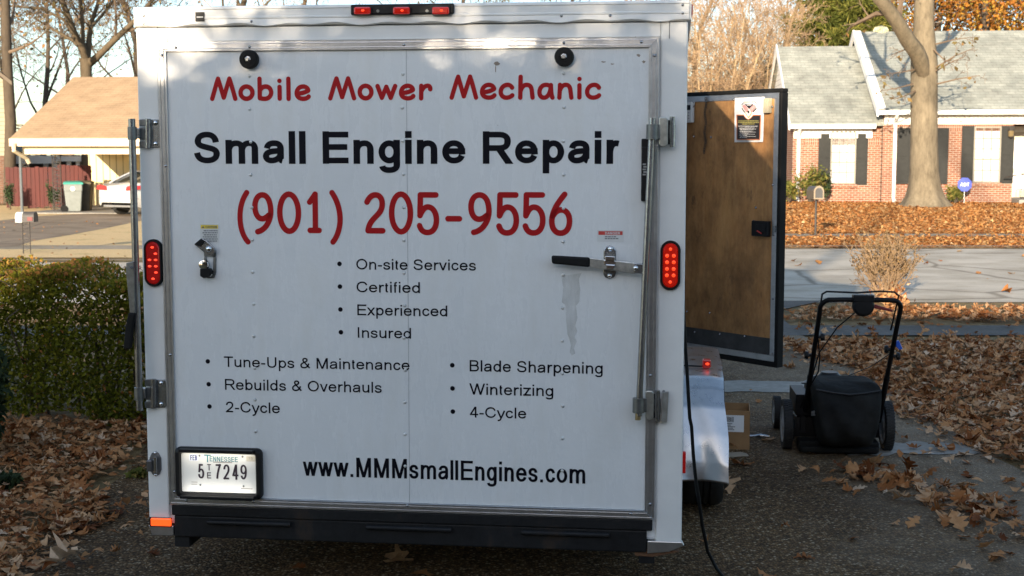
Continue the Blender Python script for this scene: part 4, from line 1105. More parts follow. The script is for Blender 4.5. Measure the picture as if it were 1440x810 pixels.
# ------------------------------------------------------------------ open side door of the trailer
hinge_p = Vector((1.075, 9.06, 0)); edge_p = dp(1095, 300, 8.35); edge_p.z = 0
dv = (edge_p - hinge_p); dw_ = dv.length; du = dv.normalized(); dn = Vector((-du.y, du.x, 0))   # dn points away from the camera
if dn.y < 0: dn = -dn
D0 = .452; D1 = 2.128
def dl_(a, t, z):
    """door coordinates: a along the door from the hinge, t thickness away from the viewer"""
    return T.loc(hinge_p + du * a + dn * t + Vector((0, 0, z)))
def dbox(m, a0, a1, t0, t1, z0, z1):
    pts = [dl_(a, t, z) for z in (z0, z1) for a, t in ((a0, t0), (a1, t0), (a1, t1), (a0, t1))]
    m.add(pts, [(0, 3, 2, 1), (4, 5, 6, 7), (0, 1, 5, 4), (1, 2, 6, 5), (2, 3, 7, 6), (3, 0, 4, 7)]); return m
def door_px(px, py, t=0.0):
    n = dn; d_ = ray(px, py); o_ = hinge_p + dn * t
    k = (o_ - CP).dot(n) / d_.dot(n); p = CP + d_ * k - hinge_p
    return p.dot(du), p.z
ply = Mat('plywood_lining')
a = ply.noise(5, 6, .65, stretch=(1, 1, .28)); b_ = ply.noise(26, 6, .7, stretch=(1, 1, .2)); c = ply.noise(2.6, 7, .72, stretch=(1, 1, .55)); e = ply.noise(11, 7, .75, stretch=(1, 1, .6))
cc = ply.ramp(a, [(.3, (.48, .215, .066)), (.7, (.66, .345, .115))])
cc = ply.mix(.4, cc, ply.ramp(b_, [(.35, (.24, .13, .06)), (.65, (.50, .31, .16))]))
cc = ply.mix(ply.ramp(c, [(.42, (0, 0, 0)), (.62, (.80, .80, .80))]), cc, (.125, .066, .03))
cc = ply.mix(ply.ramp(e, [(.58, (0, 0, 0)), (.70, (.75, .75, .75))]), cc, (.07, .045, .03))
ply.base(cc).set(rough=.55, spec=.3).bump(b_, .15, .003)
m = MB(); dbox(m, 0, dw_, .006, .045, D0, D1); sd = m.build('side_door', WHITE2, trailer, bevel=.003)
m = MB(); dbox(m, .0, dw_ - .052, .002, .0058, D0 + .1, D1 - .05); pl_ = m.build('door_lining', ply.m, sd)
m = MB()
def dframe(a0, a1, z0, z1):
    mm = MB(); dbox(mm, a0, a1, -.003, .0055, z0, z1); return mm.build('door_edging', ALU, sd, bevel=.002)
dframe(0, dw_ - .012, D1 - .049, D1 - .012); dframe(dw_ - .05, dw_ - .012, D0 + .045, D1 - .0495); dframe(0, dw_ - .012, D0 + .006, D0 + .044)
m = MB(); dbox(m, 0, dw_ + .016, -.008, .05, D1 - .011, D1 + .014); dbox(m, dw_ - .011, dw_ + .016, -.008, .05, D0, D1 - .0115); dbox(m, 0, dw_ + .016, -.008, .05, D0 - .028, D0 + .005); m.build('rubber_seal', BLACK_R, sd, bevel=.005)
m = MB(); dbox(m, 0, dw_ - .052, -.0015, .0015, D0 + .045, D0 + .150); m.build('kick_plate', mk('dark_tin', (.06, .06, .062), .55, .3, .3, 12, .1), sd)
m = MB()
for px, py in ((1032, 140), (1086, 150), (1087, 260), (1088, 330), (1087, 420), (1086, 497), (1063, 292), (1060, 311), (976, 192), (1000, 193), (966, 438), (998, 440), (1012, 470), (977, 467), (1047, 473)):
    a_, z_ = door_px(px, py, -.003); domes('door_screw', ZINC, sd, [(dl_(a_, -.0035, z_), T.loc(hinge_p - dn) - T.loc(hinge_p), .008, .006)], 8)
# recessed lock box
a0, z1 = door_px(1061, 310); a1, z0 = door_px(1084, 333)
m = MB(); dbox(m, a0, a1, -.03, .0015, z0, z1); lb = m.build('lock_box', BLACK_P, sd, bevel=.005)
m = MB(); dbox(m, a0 + .04, a1 - .015, -.036, -.0305, z0 + .03, z0 + .075); m.build('lock_paddle', BLACK_M, lb, bevel=.003)
m = MB(); q0 = dl_(a0 + .055, -.037, z0 + .035); q1 = dl_(a0 + .09, -.037, z0 + .02); m.tube([q0, q1], .004, 6); m.build('red_tab', STK_R, lb)
a_, z_ = door_px(1090, 322)
m = MB(); dbox(m, dw_ - .03, dw_ - .014, -.012, -.0035, z_ - .02, z_ + .02); m.build('striker', ZINC, sd, bevel=.002)
# short wooden block near the top edge
a0, z1 = door_px(1078.5, 138.5); a1, z0 = door_px(1085.5, 159)
m = MB(); dbox(m, a0, a1, -.035, .0015, z0, z1); m.build('wood_block', mk('pale_wood', (.42, .37, .26), .6, 0, .2, 30), sd, bevel=.003)
# chain hanging down the lining
m = MB()
a_, z_ = door_px(994, 139); _, z2 = door_px(995, 215)
z = z_; k = 0
while z > z2:
    cc_ = dl_(a_ + .006 * math.sin(k * .8), -.012, z)
    M4 = []
    R0 = .0085; ax = (T.loc(hinge_p + du) - T.loc(hinge_p)) if k % 2 else (T.loc(hinge_p + dn) - T.loc(hinge_p))
    ring = [cc_ + ax * R0 * math.cos(q) * .8 + Vector((0, 0, 1)) * R0 * 1.35 * math.sin(q) for q in [2 * math.pi * i / 8 for i in range(9)]]
    m.tube(ring, .002, 5, caps=False); z -= .0155; k += 1
m.build('door_chain', mk('rusty_chain', (.10, .08, .065), .6, .6), sd, smooth=60)

# ------------------------------------------------------------------ things near the trailer
def wbuild(m, name, mat, origin, parent=None, **k):
    """mesh given in world coordinates, object origin at `origin`"""
    o = Vector(origin)
    m.v = [(p[0] - o.x, p[1] - o.y, p[2] - o.z) for p in m.v]
    ob = m.build(name, mat, parent, **k)
    if not parent: ob.location = o
    return ob

PAPER = mk('white_paper', (.80, .80, .80), .6, 0, .03)
P9 = lambda x, y: (1020 + x / 9.0, 120 + y / 9.0)
def dwp(px, py, t):
    a_, z_ = door_px(px, py, t); return hinge_p + du * a_ + dn * t + Vector((0, 0, z_))
pc = [P9(127, 160), P9(496, 160), P9(470, 720), P9(110, 720)]
A_ = [door_px(*p, -.006) for p in pc]
pu0, pu1 = A_[3][0], A_[1][0]; pzt, pzb = A_[0][1], A_[3][1]
def pw(a_, t, z_): return hinge_p + du * a_ + dn * t + Vector((0, 0, z_))
porg = pw((pu0 + pu1) / 2, -.006, pzb)
poster = empty('poster', loc=porg)
tag(poster, 'white paper poster with a dark panel taped to plywood inside the side door', 'poster')
m = MB(); rows = []
for j in range(9):
    t = j / 8; z_ = pzt + (pzb - pzt) * t
    rows.append([pw(pu0 + (pu1 - pu0) * k / 6, -.004 - .010 * (k / 6) ** 3 * (t ** 1.5) - .002 * math.sin(t * 5), z_) for k in range(7)])
m.grid(rows); wbuild(m, 'sheet', PAPER, porg, poster, smooth=60)
def pq(x, y, t): a_, z_ = door_px(*P9(x, y), t); return a_, z_
def ppoly(pts, t, name, mat):
    m = MB(); m.quad(*[pw(*(lambda q: (q[0], t, q[1]))(pq(x, y, t))) for x, y in pts]); return wbuild(m, name, mat, porg, poster)
ORG = mk('poster_orange', (.55, .18, .07), .6, 0, .03); PBK = mk('poster_black', (.018, .016, .018), .5); PPK = mk('poster_pink', (.75, .28, .27), .6, 0, .05); PTN = mk('poster_tan', (.50, .38, .18), .6); PWH = mk('poster_white_ink', (.62, .62, .62), .6)
ppoly([(140, 372), (232, 372), (262, 410), (290, 428), (318, 410), (350, 372), (450, 372), (438, 690), (142, 690)], -.017, 'orange_border', ORG)
ppoly([(150, 382), (228, 382), (258, 418), (290, 436), (322, 418), (354, 382), (440, 382), (429, 680), (151, 680)], -.0175, 'dark_panel', PBK)
ppoly([(212, 262), (238, 240), (292, 300), (282, 322), (262, 340)], -.0172, 'emblem', PPK)
ppoly([(388, 262), (362, 240), (306, 300), (312, 322), (334, 340)], -.0172, 'emblem', PPK)
ppoly([(242, 238), (356, 238), (330, 262), (298, 296), (268, 262)], -.0176, 'emblem', PBK)
ppoly([(262, 244), (336, 244), (318, 256), (278, 256)], -.0179, 'emblem', PWH)
ppoly([(204, 290), (212, 284), (250, 338), (240, 346)], -.0176, 'emblem', PBK); ppoly([(392, 278), (398, 290), (352, 342), (346, 332)], -.0176, 'emblem', PBK)
ppoly([(246, 344), (254, 340), (292, 398), (330, 340), (338, 344), (300, 410), (284, 410)], -.0178, 'emblem', PTN)
ppoly([(280, 325), (292, 318), (304, 325), (304, 345), (292, 352), (280, 345)], -.0181, 'emblem', PBK)
ppoly([(198, 246), (238, 206), (242, 210), (202, 250)], -.0176, 'emblem', PBK); ppoly([(412, 246), (376, 206), (372, 210), (408, 250)], -.0176, 'emblem', PBK)
s_ = Sign(-.0174, lambda u, w, z: pw(u, w, z))
q0 = pq(240, 226, -.0174); q1 = pq(382, 222, -.0174); q2 = pq(240, 196, -.0174)
s_.text('MASTER', q0[0], q1[0], q0[1], q2[1] - q0[1], 95); wbuild(s_.m, 'poster_lettering', PTN, porg, poster)
def smallprint(rows_, mat, nm):
    s_ = Sign(-.0179, lambda u, w, z: pw(u, w, z)); r_ = random.Random(4)
    for y, x0, x1, h in rows_:
        x = x0
        while x < x1:
            l_ = r_.uniform(9, 30); a = pq(x, y + h, -.0179); b_ = pq(min(x + l_, x1), y, -.0179); s_.rect(a[0], b_[0], a[1], b_[1]); x += l_ + 5
    wbuild(s_.m, nm, mat, porg, poster)
smallprint([(444, 165, 424, 12), (464, 165, 424, 12), (484, 215, 375, 11)], mk('poster_olive', (.30, .27, .08), .6), 'small_print')
smallprint([(512, 165, 412, 7), (524, 250, 400, 5), (538, 180, 370, 6), (550, 180, 390, 6), (560, 190, 360, 6), (578, 180, 340, 6), (588, 185, 385, 6), (603, 180, 300, 5), (617, 180, 370, 5), (632, 180, 280, 6), (644, 190, 388, 5), (658, 180, 275, 6)], PWH, 'small_print')

# white handheld sensor clipped at the hinge side of the door
m = MB(); c4 = [dwp(966.5, 144, -.02), dwp(974.5, 172.5, -.02)]
so = pw(door_px(970, 158, -.02)[0], -.02, c4[1].z)
a0 = door_px(966.5, 160, -.02)[0]; a1 = door_px(975, 160, -.02)[0]
def dwbox(m, a0, a1, t0, t1, z0, z1):
    pts = [pw(a, t, z) for z in (z0, z1) for a, t in ((a0, t0), (a1, t0), (a1, t1), (a0, t1))]
    m.add(pts, [(0, 3, 2, 1), (4, 5, 6, 7), (0, 1, 5, 4), (1, 2, 6, 5), (2, 3, 7, 6), (3, 0, 4, 7)]); return m
sen = empty('handheld_meter', loc=so); tag(sen, 'small white handheld meter with dark screen hung beside the door chain', 'meter')
GREYP = mk('pale_plastic', (.62, .62, .60), .4, 0, .05)
dwbox(m, a0, a1, -.035, -.008, c4[1].z, c4[0].z); wbuild(m, 'case', GREYP, so, sen, bevel=.006)
m = MB(); dwbox(m, a0 + .012, a1 - .012, -.0375, -.0352, c4[0].z - .05, c4[0].z - .018); wbuild(m, 'screen', BLACK_P, so, sen)
m = MB()
for k in range(3): m.dome(pw((a0 + a1) / 2, -.035, c4[0].z - .068 - k * .018), -dn, .006, .003)
wbuild(m, 'buttons', mk('grey_button', (.3, .3, .3), .5), so, sen)
m = MB(); m.tube([pw(a1 - .004, -.022, c4[0].z - .035), pw(a1 + .012, -.022, c4[0].z - .02), pw(a1 + .012, -.022, c4[0].z - .005), pw(a1 - .01, -.022, c4[0].z + .004)], .004, 6); wbuild(m, 'hook', ZINC, so, sen)

# black cord hanging down beside the trailer and running over the drive
path = [(960.5, 395), (961, 440), (963, 470), (964, 490), (966, 520), (968, 556), (970, 588), (972.5, 600), (975, 640), (979, 680), (983, 705), (988, 740), (995, 775), (1003, 800)]
pts = []
for i, (x, y) in enumerate(path):
    pts.append(dp(x, y, 5.42 + .18 * (i / (len(path) - 1)) ** 2))
pts[-1].z = max(pts[-1].z, .03)
e_ = pts[-1]
pts += [Vector((e_.x + .012, e_.y - .03, .009)), Vector((e_.x + .03, e_.y - .2, .008)), Vector((e_.x + .10, e_.y - .6, .008)), Vector((e_.x + .05, e_.y - 1.1, .008)), Vector((e_.x + .5, e_.y - 1.9, .008))]
m = MB(); m.tube(pts, .0072, 8)
cord = wbuild(m, 'power_cord', BLACK_R, (pts[-1].x, pts[-1].y, 0), smooth=60); tag(cord, 'black power cord hanging down the right rear post onto the driveway', 'cord')

# cardboard box on the drive
CARD = mk('brown_cardboard', (.30, .17, .075), .8, 0, .12, 12, .1, 40, .003)
g0 = gp(1022, 632); g1 = gp(1053, 631)
BX = Frame(g0.x - .065, g0.y + .02, 9)
box = empty('cardboard_box', BX); tag(box, 'open brown cardboard box with a shipping label beside the fender', 'box')
bw, bd, bh = .20, .27, .232
m = MB(); t_ = .005
m.box(0, bw, 0, t_, 0, bh); m.box(0, bw, bd - t_, bd, 0, bh); m.box(0, t_, t_ + .0005, bd - t_ - .0005, 0, bh); m.box(bw - t_, bw, t_ + .0005, bd - t_ - .0005, 0, bh); m.box(t_, bw - t_, t_, bd - t_, 0, .006)
m.build('carton', CARD, box)
m = MB(); m.prism([(0, 0, bh + .001), (0, bd, bh + .001), (.05, bd - .02, bh - .1), (.05, .02, bh - .1)], (.004, 0, .002)); m.build('flap', CARD, box)
m = MB(); m.box(.05, .165, -.0022, -.0004, .105, .205); lab = m.build('shipping_label', PAPER, box)
m = MB(); r_ = random.Random(3)
x = .058
while x < .105:
    w_ = r_.uniform(.001, .003); m.box(x, x + w_, -.0032, -.0024, .165, .195); x += w_ + r_.uniform(.001, .003)
for k in range(5): m.box(.058, .058 + r_.uniform(.03, .06), -.0032, -.0024, .152 - k * .009, .156 - k * .009)
m.build('label_print', INK, lab)
for (nm, lb_, px, py, L_, W_, a_, mt) in (('cardboard_scrap', 'flat torn cardboard scrap lying on the drive below the brown box', 1030, 641, .16, .10, .2, mk('scrap_card', (.33, .27, .2), .9)), ('steel_tool', 'small grey steel hand tool lying near the mower wheel', 1068, 616, .19, .02, .1, ZINC)):
    p = gp(px, py)
    m = MB(); c_, s2 = math.cos(a_), math.sin(a_)
    if nm == 'cardboard_scrap':
        P_ = [(-.5, -.5), (-.1, -.55), (.2, -.42), (.5, -.5), (.55, .1), (.42, .5), (0, .45), (-.45, .5)]
        m.prism([(x * L_ * c_ - y * W_ * s2, x * L_ * s2 + y * W_ * c_, .004) for x, y in P_], (0, 0, .006)); o_ = m.build(nm, mt)
    else:
        m.tube([(-.10, 0, .012), (-.03, 0, .013), (0, .005, .014), (.05, .02, .012)], [.007, .008, .012, .005], 8); m.tube([(0, .004, .014), (.06, -.012, .012)], [.010, .005], 8); o_ = m.build(nm, mt, smooth=50)
    o_.location = (p.x, p.y, 0); tag(o_, lb_, 'scrap' if 'card' in nm else 'tool')

# ------------------------------------------------------------------ push mower
MW = Frame((1183 - 720) * 7.95 / FPX, 7.95, 5.0)
mow = empty('lawn_mower', MW); tag(mow, 'black push mower with rear grass bag standing on the driveway', 'mower')
BAGM = Mat('black_bag_fabric'); a = BAGM.noise(7, 5, .6); b_ = BAGM.noise(300, 2, .5); BAGM.base(BAGM.ramp(a, [(.3, (.009, .009, .009)), (.7, (.022, .022, .021))])).set(rough=.9, spec=.12).bump(a, .6, .02).bump(b_, .3, .001); BAGM = BAGM.m
BPAINT = mk('black_powder_coat', (.006, .006, .007), .5, 0, .2, 10, spec=.2)
RIMG = mk('grey_rim', (.38, .40, .43), .5, .1, .1)
def mwheel(u, w, r, wd):
    m = MB(); m.lathe((u, w, r), (1, 0, 0), [(r * .74, -wd / 2), (r * .93, -wd / 2), (r * .985, -wd * .38), (r * .985, wd * .38), (r * .93, wd / 2), (r * .74, wd / 2)], 36, caps=False)
    nt = 44
    for k in range(nt):                                          # tread bars
        q = 2 * math.pi * k / nt
        for s2 in (-1, 1):
            qq = q + (0 if s2 > 0 else math.pi / nt)
            c_ = Vector((u + s2 * wd * .24, w + r * .975 * math.cos(qq), r + r * .975 * math.sin(qq)))
            rad = Vector((0, math.cos(qq), math.sin(qq))); tan = Vector((0, -math.sin(qq), math.cos(qq)))
            hx = Vector((wd * .23, 0, 0)); P_ = [c_ - hx - tan * .0045, c_ + hx - tan * .0045, c_ + hx + tan * .0045, c_ - hx + tan * .0045]
            m.prism(P_, rad * (r * .028))
    wh = m.build('wheel', TYRE, mow, smooth=35)
    m = MB()
    for s2 in (-1, 1):
        m.lathe((u, w, r), (s2, 0, 0), [(r * .76, wd * .35), (r * .76, wd * .47), (r * .64, wd * .47), (r * .60, wd * .2), (r * .25, wd * .3), (r * .22, wd * .5), (r * .02, wd * .5)], 28)
        for k in range(6):
            q = 2 * math.pi * k / 6
            rad = Vector((0, math.cos(q), math.sin(q))); tan = Vector((0, -math.sin(q), math.cos(q))); c_ = Vector((u + s2 * wd * .22, w, r))
            m.prism([c_ + rad * r * .2 - tan * r * .09, c_ + rad * r * .65 - tan * r * .06, c_ + rad * r * .65 + tan * r * .06, c_ + rad * r * .2 + tan * r * .09], (s2 * wd * .18, 0, 0))
    m.build('rim', RIMG, wh, smooth=40)
for u, w, r, wd in ((-.292, 0, .146, .052), (.292, 0, .146, .052), (-.285, .60, .103, .046), (.285, .60, .103, .046)): mwheel(u, w, r, wd)
m = MB()
rows = []
for z, g_ in ((.075, 1.0), (.15, 1.0), (.19, .97), (.205, .88)):
    rows.append([(x * g_, .30 + (y - .30) * g_, z) for x, y in ((-.245, -.02), (.245, -.02), (.25, .3), (.23, .58), (.12, .69), (-.12, .69), (-.23, .58), (-.25, .3))])
m.grid(rows, wrap=True); m.quad(*rows[-1]); m.build('deck', BPAINT, mow, smooth=30)
m = MB(); m.lathe((0, .33, .205), (0, 0, 1), [(.15, 0), (.155, .05), (.15, .14), (.11, .16), (.10, .175), (.01, .18)], 24); m.box(-.10, .12, .42, .60, .21, .34); en = m.build('engine', mk('engine_grey', (.06, .06, .062), .5, .3, .2, 20), mow, smooth=35)
m = MB(); m.cyl((0, .33, .386), (0, .33, .41), .07, .05, 18); m.build('starter_cover', BLACK_P, en, smooth=40)
# grass bag
m = MB(); rows = []; ru = random.Random(8)
for z, hw, w0, w1 in ((.070, .118, -.25, .04), (.09, .148, -.33, .05), (.15, .160, -.385, .06), (.24, .170, -.39, .06), (.32, .186, -.365, .06), (.385, .196, -.335, .06), (.425, .188, -.31, .05), (.438, .145, -.25, .02)):
    row = []; N_ = 9
    cu = .016
    for k in range(N_): row.append((cu - hw + 2 * hw * k / (N_ - 1), w0 + .020 * math.sin(k * 1.3 + z * 26) + .014 * math.sin(k * 2.3 - z * 37) - .03 * (1 - abs(k - 4) / 4) * (1 if .1 < z < .45 else 0), z - (.030 * math.sin(math.pi * k / (N_ - 1)) + .008 * math.sin(k * 2.2)) * (z > .38) + (.012 * math.sin(k * 2.5 + z * 9) if .1 < z < .38 else 0)))
    for k in range(1, 5): row.append((cu + hw + .012 * math.sin(k * 2 + z * 25), w0 + (w1 - w0) * k / 4, z))
    for k in range(1, N_ - 1): row.append((cu + hw - 2 * hw * k / (N_ - 1), w1, z))
    for k in range(0, 4): row.append((cu - hw - .012 * math.sin(k * 2 + z * 22), w1 - (w1 - w0) * k / 4, z))
    rows.append(row)
m.grid(rows, wrap=True); m.quad(*rows[0][::-1]); m.quad(*rows[-1])
bag = m.build('grass_bag', BAGM, mow, smooth=60); sb = bag.modifiers.new('sub', 'SUBSURF'); sb.levels = 1; sb.render_levels = 2
m = MB(); m.tube([(-.168, -.325, .410), (-.07, -.345, .396), (.016, -.355, .389), (.10, -.345, .396), (.200, -.325, .410)], .006, 8); m.build('bag_piping', BLACK_P, bag)
BADGE = mk('grey_badge', (.35, .35, .35), .6)
m = MB()
for k, (z0, z1) in enumerate(((.300, .306), (.215, .221))):
    m.prism([(-.1560, -.24, z0 + .03), (-.1560, -.10, z0), (-.1560, -.10, z1), (-.1560, -.24, z1 + .03)], (-.006, 0, 0))
for k in range(4):
    m.prism([(-.1560, -.22 + k * .033, .262 - k * .007), (-.1560, -.20 + k * .033, .238 - k * .007), (-.1560, -.195 + k * .033, .242 - k * .007), (-.1560, -.213 + k * .033, .268 - k * .007)], (-.006, 0, 0))
m.build('bag_badge', BADGE, bag)
m = MB(); m.box(-.235, .225, -.16, -.03, .012, .075); m.box(-.225, .215, -.19, -.155, .016, .05); m.build('rear_flap', BLACK_R, mow, bevel=.008)
# handle
def hpt(s2, t):
    """lower to upper run of one handle tube"""
    a = Vector((.03 + s2 * .218, .02, .17)); b_ = Vector((.03 + s2 * .215, -.55, .90)); return a.lerp(b_, t)
m = MB(); pts = [hpt(-1, t) for t in (0, .3, .6, .9)]
zt_, wt_ = .955, -.592
for k in range(1, 6):
    q = k / 6 * math.pi / 2; pts.append(Vector((.03 - .218 + .055 * (1 - math.cos(q)), wt_ + .045 * (1 - math.sin(q)), zt_ - .06 + .06 * math.sin(q))))
pts += [Vector((.03 - .10, wt_, zt_)), Vector((.03 + .10, wt_, zt_))]
for k in range(5, 0, -1):
    q = k / 6 * math.pi / 2; pts.append(Vector((.03 + .218 - .055 * (1 - math.cos(q)), wt_ + .045 * (1 - math.sin(q)), zt_ - .06 + .06 * math.sin(q))))
pts += [hpt(1, t) for t in (.9, .6, .3, 0)]
m.tube(pts, .0135, 10); hd = m.build('handle', BPAINT, mow, smooth=60)
for s2, ex in ((-1, (.0, .42)), (1, (.0, .42))):
    m = MB(); m.tube([hpt(s2, t) + Vector((0, .004, -.004)) for t in ex], .0165, 10); m.build('lower_handle', BPAINT, hd, smooth=60)
m = MB(); m.tube([hpt(-1, .86) + Vector((-.004, -.02, .02)), Vector((.03 - .213, -.60, .985)), Vector((.03 - .19, -.605, 1.000)), Vector((.0, -.61, .995)), Vector((.12, -.61, 1.004)), Vector((.03 + .17, -.605, 1.000)), Vector((.03 + .195, -.60, .98)), hpt(1, .80) + Vector((-.03, -.02, .02))], .0055, 7); m.build('bail_wire', BLACK_M, hd, smooth=60)
m = MB(); c_ = Vector((.035, wt_ - .02, .925)); m.lathe(c_, (0, -1, 0), [(.054, -.03), (.058, -.02), (.058, .015), (.05, .028), (.002, .03)], 24); m.box(c_.x - .055, c_.x + .055, c_.y - .03, c_.y + .04, .945, .985)
m.build('control_drum', BLACK_P, hd, bevel=.006, smooth=40)
m = MB(); m.prism([(.09, wt_ - .02, .935), (.19, wt_ - .03, .905), (.192, wt_ - .03, .892), (.09, wt_ - .02, .912)], (0, .018, 0)); m.build('red_lever', mk('red_plastic', (.18, .02, .022), .4), hd, bevel=.003)
for s2, t, d_ in ((-1, .60, -.03), (1, .60, .03), (-1, .76, .02), (1, .66, -.015)):
    m = MB(); p = hpt(s2, t); m.lathe(p + Vector((d_ * .3, 0, 0)), (1 if d_ > 0 else -1, 0, 0), [(.009, 0), (.009, .018), (.021, .02), (.023, .03), (.018, .04), (.002, .041)], 10); m.build('handle_knob', BLACK_P, hd, smooth=35)
p = hpt(1, .70)
m = MB(); m.prism([p + Vector((.012, -.012, .02)), p + Vector((.028, -.012, .025)), p + Vector((.050, -.012, -.02)), p + Vector((.034, -.012, -.03)), p + Vector((.014, -.012, -.01))], (0, .022, 0)); m.build('blue_clip', mk('blue_plastic', (.02, .09, .5), .4), hd, bevel=.003)
m = MB()
m.tube([Vector((.0, wt_ + .01, .885)), hpt(-1, .72).lerp(Vector((.0, wt_, .89)), .55) + Vector((0, 0, -.012)), hpt(-1, .62) + Vector((.03, 0, 0)), hpt(-1, .4) + Vector((.012, -.01, .01)), hpt(-1, .1) + Vector((.005, .02, .03))], .004, 6)
m.tube([hpt(-1, .74) + Vector((.012, -.01, 0)), hpt(-1, .6) + Vector((.035, -.01, -.01)), hpt(-1, .45) + Vector((.04, -.01, 0)), hpt(-1, .3) + Vector((.0, -.015, 0)), hpt(-1, .12) + Vector((-.03, -.0, .0)), Vector((-.19, .05, .2))], .004, 6)
m.tube([hpt(1, .62) + Vector((-.01, 0, 0)), Vector((.16, -.2, .53)), Vector((.08, .12, .42)), Vector((.03, .28, .39))], .0028, 6)
m.build('control_cables', BLACK_P, hd, smooth=60)
m = MB(); m.prism([hpt(-1, .34) + Vector((-.045, -.01, 0)), hpt(-1, .34) + Vector((.02, -.01, 0)), hpt(-1, .34) + Vector((.02, -.01, .006)), hpt(-1, .34) + Vector((-.045, -.01, .006))], (0, .02, 0)); m.prism([(-.215, -.04, .1), (-.18, -.04, .1), (-.18, -.02, .30), (-.215, -.02, .30)], (0, .05, 0)); m.box(-.2, .23, -.03, .05, .2, .31); m.box(-.243, -.165, -.04, .30, .205, .33); m.box(-.262, -.246, -.03, .62, .06, .13); m.build('chute_bracket', BPAINT, mow, bevel=.004)

# ------------------------------------------------------------------ far-off street furniture and car
POST_M = mk('dark_post', (.04, .035, .032), .6, .2)
# mailbox on the far kerb, right
mp_ = gp(1146.5, 331)
mb_ = empty('mailbox', loc=mp_); mb_.scale = (.86, .86, .94); tag(mb_, 'dark arched mailbox on a plain post beside the leafy far verge', 'mailbox')
m = MB(); m.tube([(0, 0, 0), (0, 0, .84)], .028, 8); m.build('post', POST_M, mb_)
def arch(cx, cz, hw, hs, n=10): return [(cx - hw, cz), (cx + hw, cz)] + [(cx + hw * math.cos(math.pi * k / n), cz + hs + hw * math.sin(math.pi * k / n)) for k in range(n + 1)]
m = MB(); A_ = [(x, -.20, z) for x, z in arch(.02, .83, .115, .17)]; m.prism(A_, (-.09, .46, 0)); m.build('box', mk('taupe_metal', (.085, .072, .06), .5, .3), mb_)
m = MB(); m.prism([(x, -.215, z) for x, z in arch(.02, .825, .125, .175)], (0, .013, 0)); m.build('door_rim', mk('tan_rim', (.24, .19, .13), .6), mb_)
m = MB(); m.prism([(x, -.228, z) for x, z in arch(.02, .855, .09, .14)], (0, .012, 0)); d_ = m.build('door', mk('mailbox_grey', (.05, .05, .05), .5), mb_)
m = MB(); m.dome((.02, -.228, 1.06), (0, -1, 0), .014, .02); m.build('handle', CHROME, d_)
# mailbox on the far kerb, left
q = gp(38, 357, -.25)
ml_ = empty('mailbox', loc=q, yaw=R(-6)); tag(ml_, 'weathered mailbox on an iron lattice post in front of the straw lawn', 'mailbox')
m = MB()
for x in (-.075, .075): m.tube([(x, 0, 0), (x, 0, .64)], .011, 6)
for k in range(6):
    z = .06 + k * .1; m.tube([(-.075, 0, z), (.075, 0, z + .05), (-.075, 0, z + .1)], .006, 5)
m.build('lattice_post', POST_M, ml_)
m = MB(); m.prism([(-.03, y, z) for y, z in arch(0, .64, .10, .10)], (.24, 0, 0)); m.build('box', mk('dark_box', (.05, .045, .042), .6, 0, .3), ml_)
m = MB(); m.prism([(-.17, y, z) for y, z in arch(0, .63, .105, .10)], (.138, 0, 0)); m.build('door', mk('faded_white', (.55, .55, .52), .6, 0, .15), ml_)
m = MB(); m.box(.08, .19, -.112, -.101, .66, .74); m.build('number_plate', mk('faded_red', (.14, .03, .03), .6), ml_)

# wheeled bins
def wheeled_bin(px, py, body_c, lid_c, label, yaw):
    p = gp(px, py, -.25)
    e_ = empty('wheeled_bin', loc=p, yaw=yaw); tag(e_, label, 'bin', 'wheeled bins beside the carport')
    m = MB(); rows = []
    for z, hw, hd_ in ((.05, .23, .24), (.10, .24, .25), (.72, .285, .30), (.73, .30, .315), (.95, .30, .33)):
        rows.append([(x, y, z) for x, y in ((-hw, -hd_ + .03), (-hw + .03, -hd_), (hw - .03, -hd_), (hw, -hd_ + .03), (hw, hd_ - .03), (hw - .03, hd_), (-hw + .03, hd_), (-hw, hd_ - .03))])
    m.grid(rows, wrap=True); m.quad(*rows[0][::-1]); m.build('body', body_c, e_, smooth=30)
    m = MB(); rows = []
    for z, g_ in ((.95, 1.06), (.98, 1.08), (1.01, 1.0), (1.035, .7)):
        rows.append([(x * g_, y * g_, z + .02 * (y > 0)) for x, y in ((-.30, -.33), (.30, -.33), (.30, .33), (-.30, .33))])
    m.grid(rows, wrap=True); m.quad(*rows[-1]); m.build('lid', lid_c, e_)
    m = MB(); m.tube([(-.33, -.22, .90), (-.36, -.22, .92), (-.40, -.22, .90), (-.40, .22, .90), (-.36, .22, .92), (-.33, .22, .90)], .014, 6); m.box(-.32, -.29, -.06, -.02, .2, .9); m.box(-.32, -.29, .02, .06, .2, .9); m.build('handle', BLACK_P, e_)
    for y in (-.24, .24):
        m = MB(); m.lathe((-.30, y, .125), (0, 1, 0), [(.04, -.03), (.12, -.03), (.125, 0), (.12, .03), (.04, .03)], 16); m.build('wheel', BLACK_R, e_)
    return e_
wb = wheeled_bin(104, 298.5, mk('grey_bin', (.20, .22, .21), .6), mk('green_lid', (.06, .32, .26), .5), 'grey wheeled bin with a green lid and a round white mark', R(18))
m = MB(); m.lathe((-.02, -.322, .80), (0, -1, 0), [(.075, -.02), (.075, .004), (.05, .004), (.05, 0), (.001, 0)], 16); m.build('round_mark', PAPER, wb)
wheeled_bin(118, 297.5, mk('brown_bin', (.075, .06, .04), .6), mk('brown_lid', (.10, .085, .055), .6), 'dark brown wheeled bin right of the grey one', R(8))

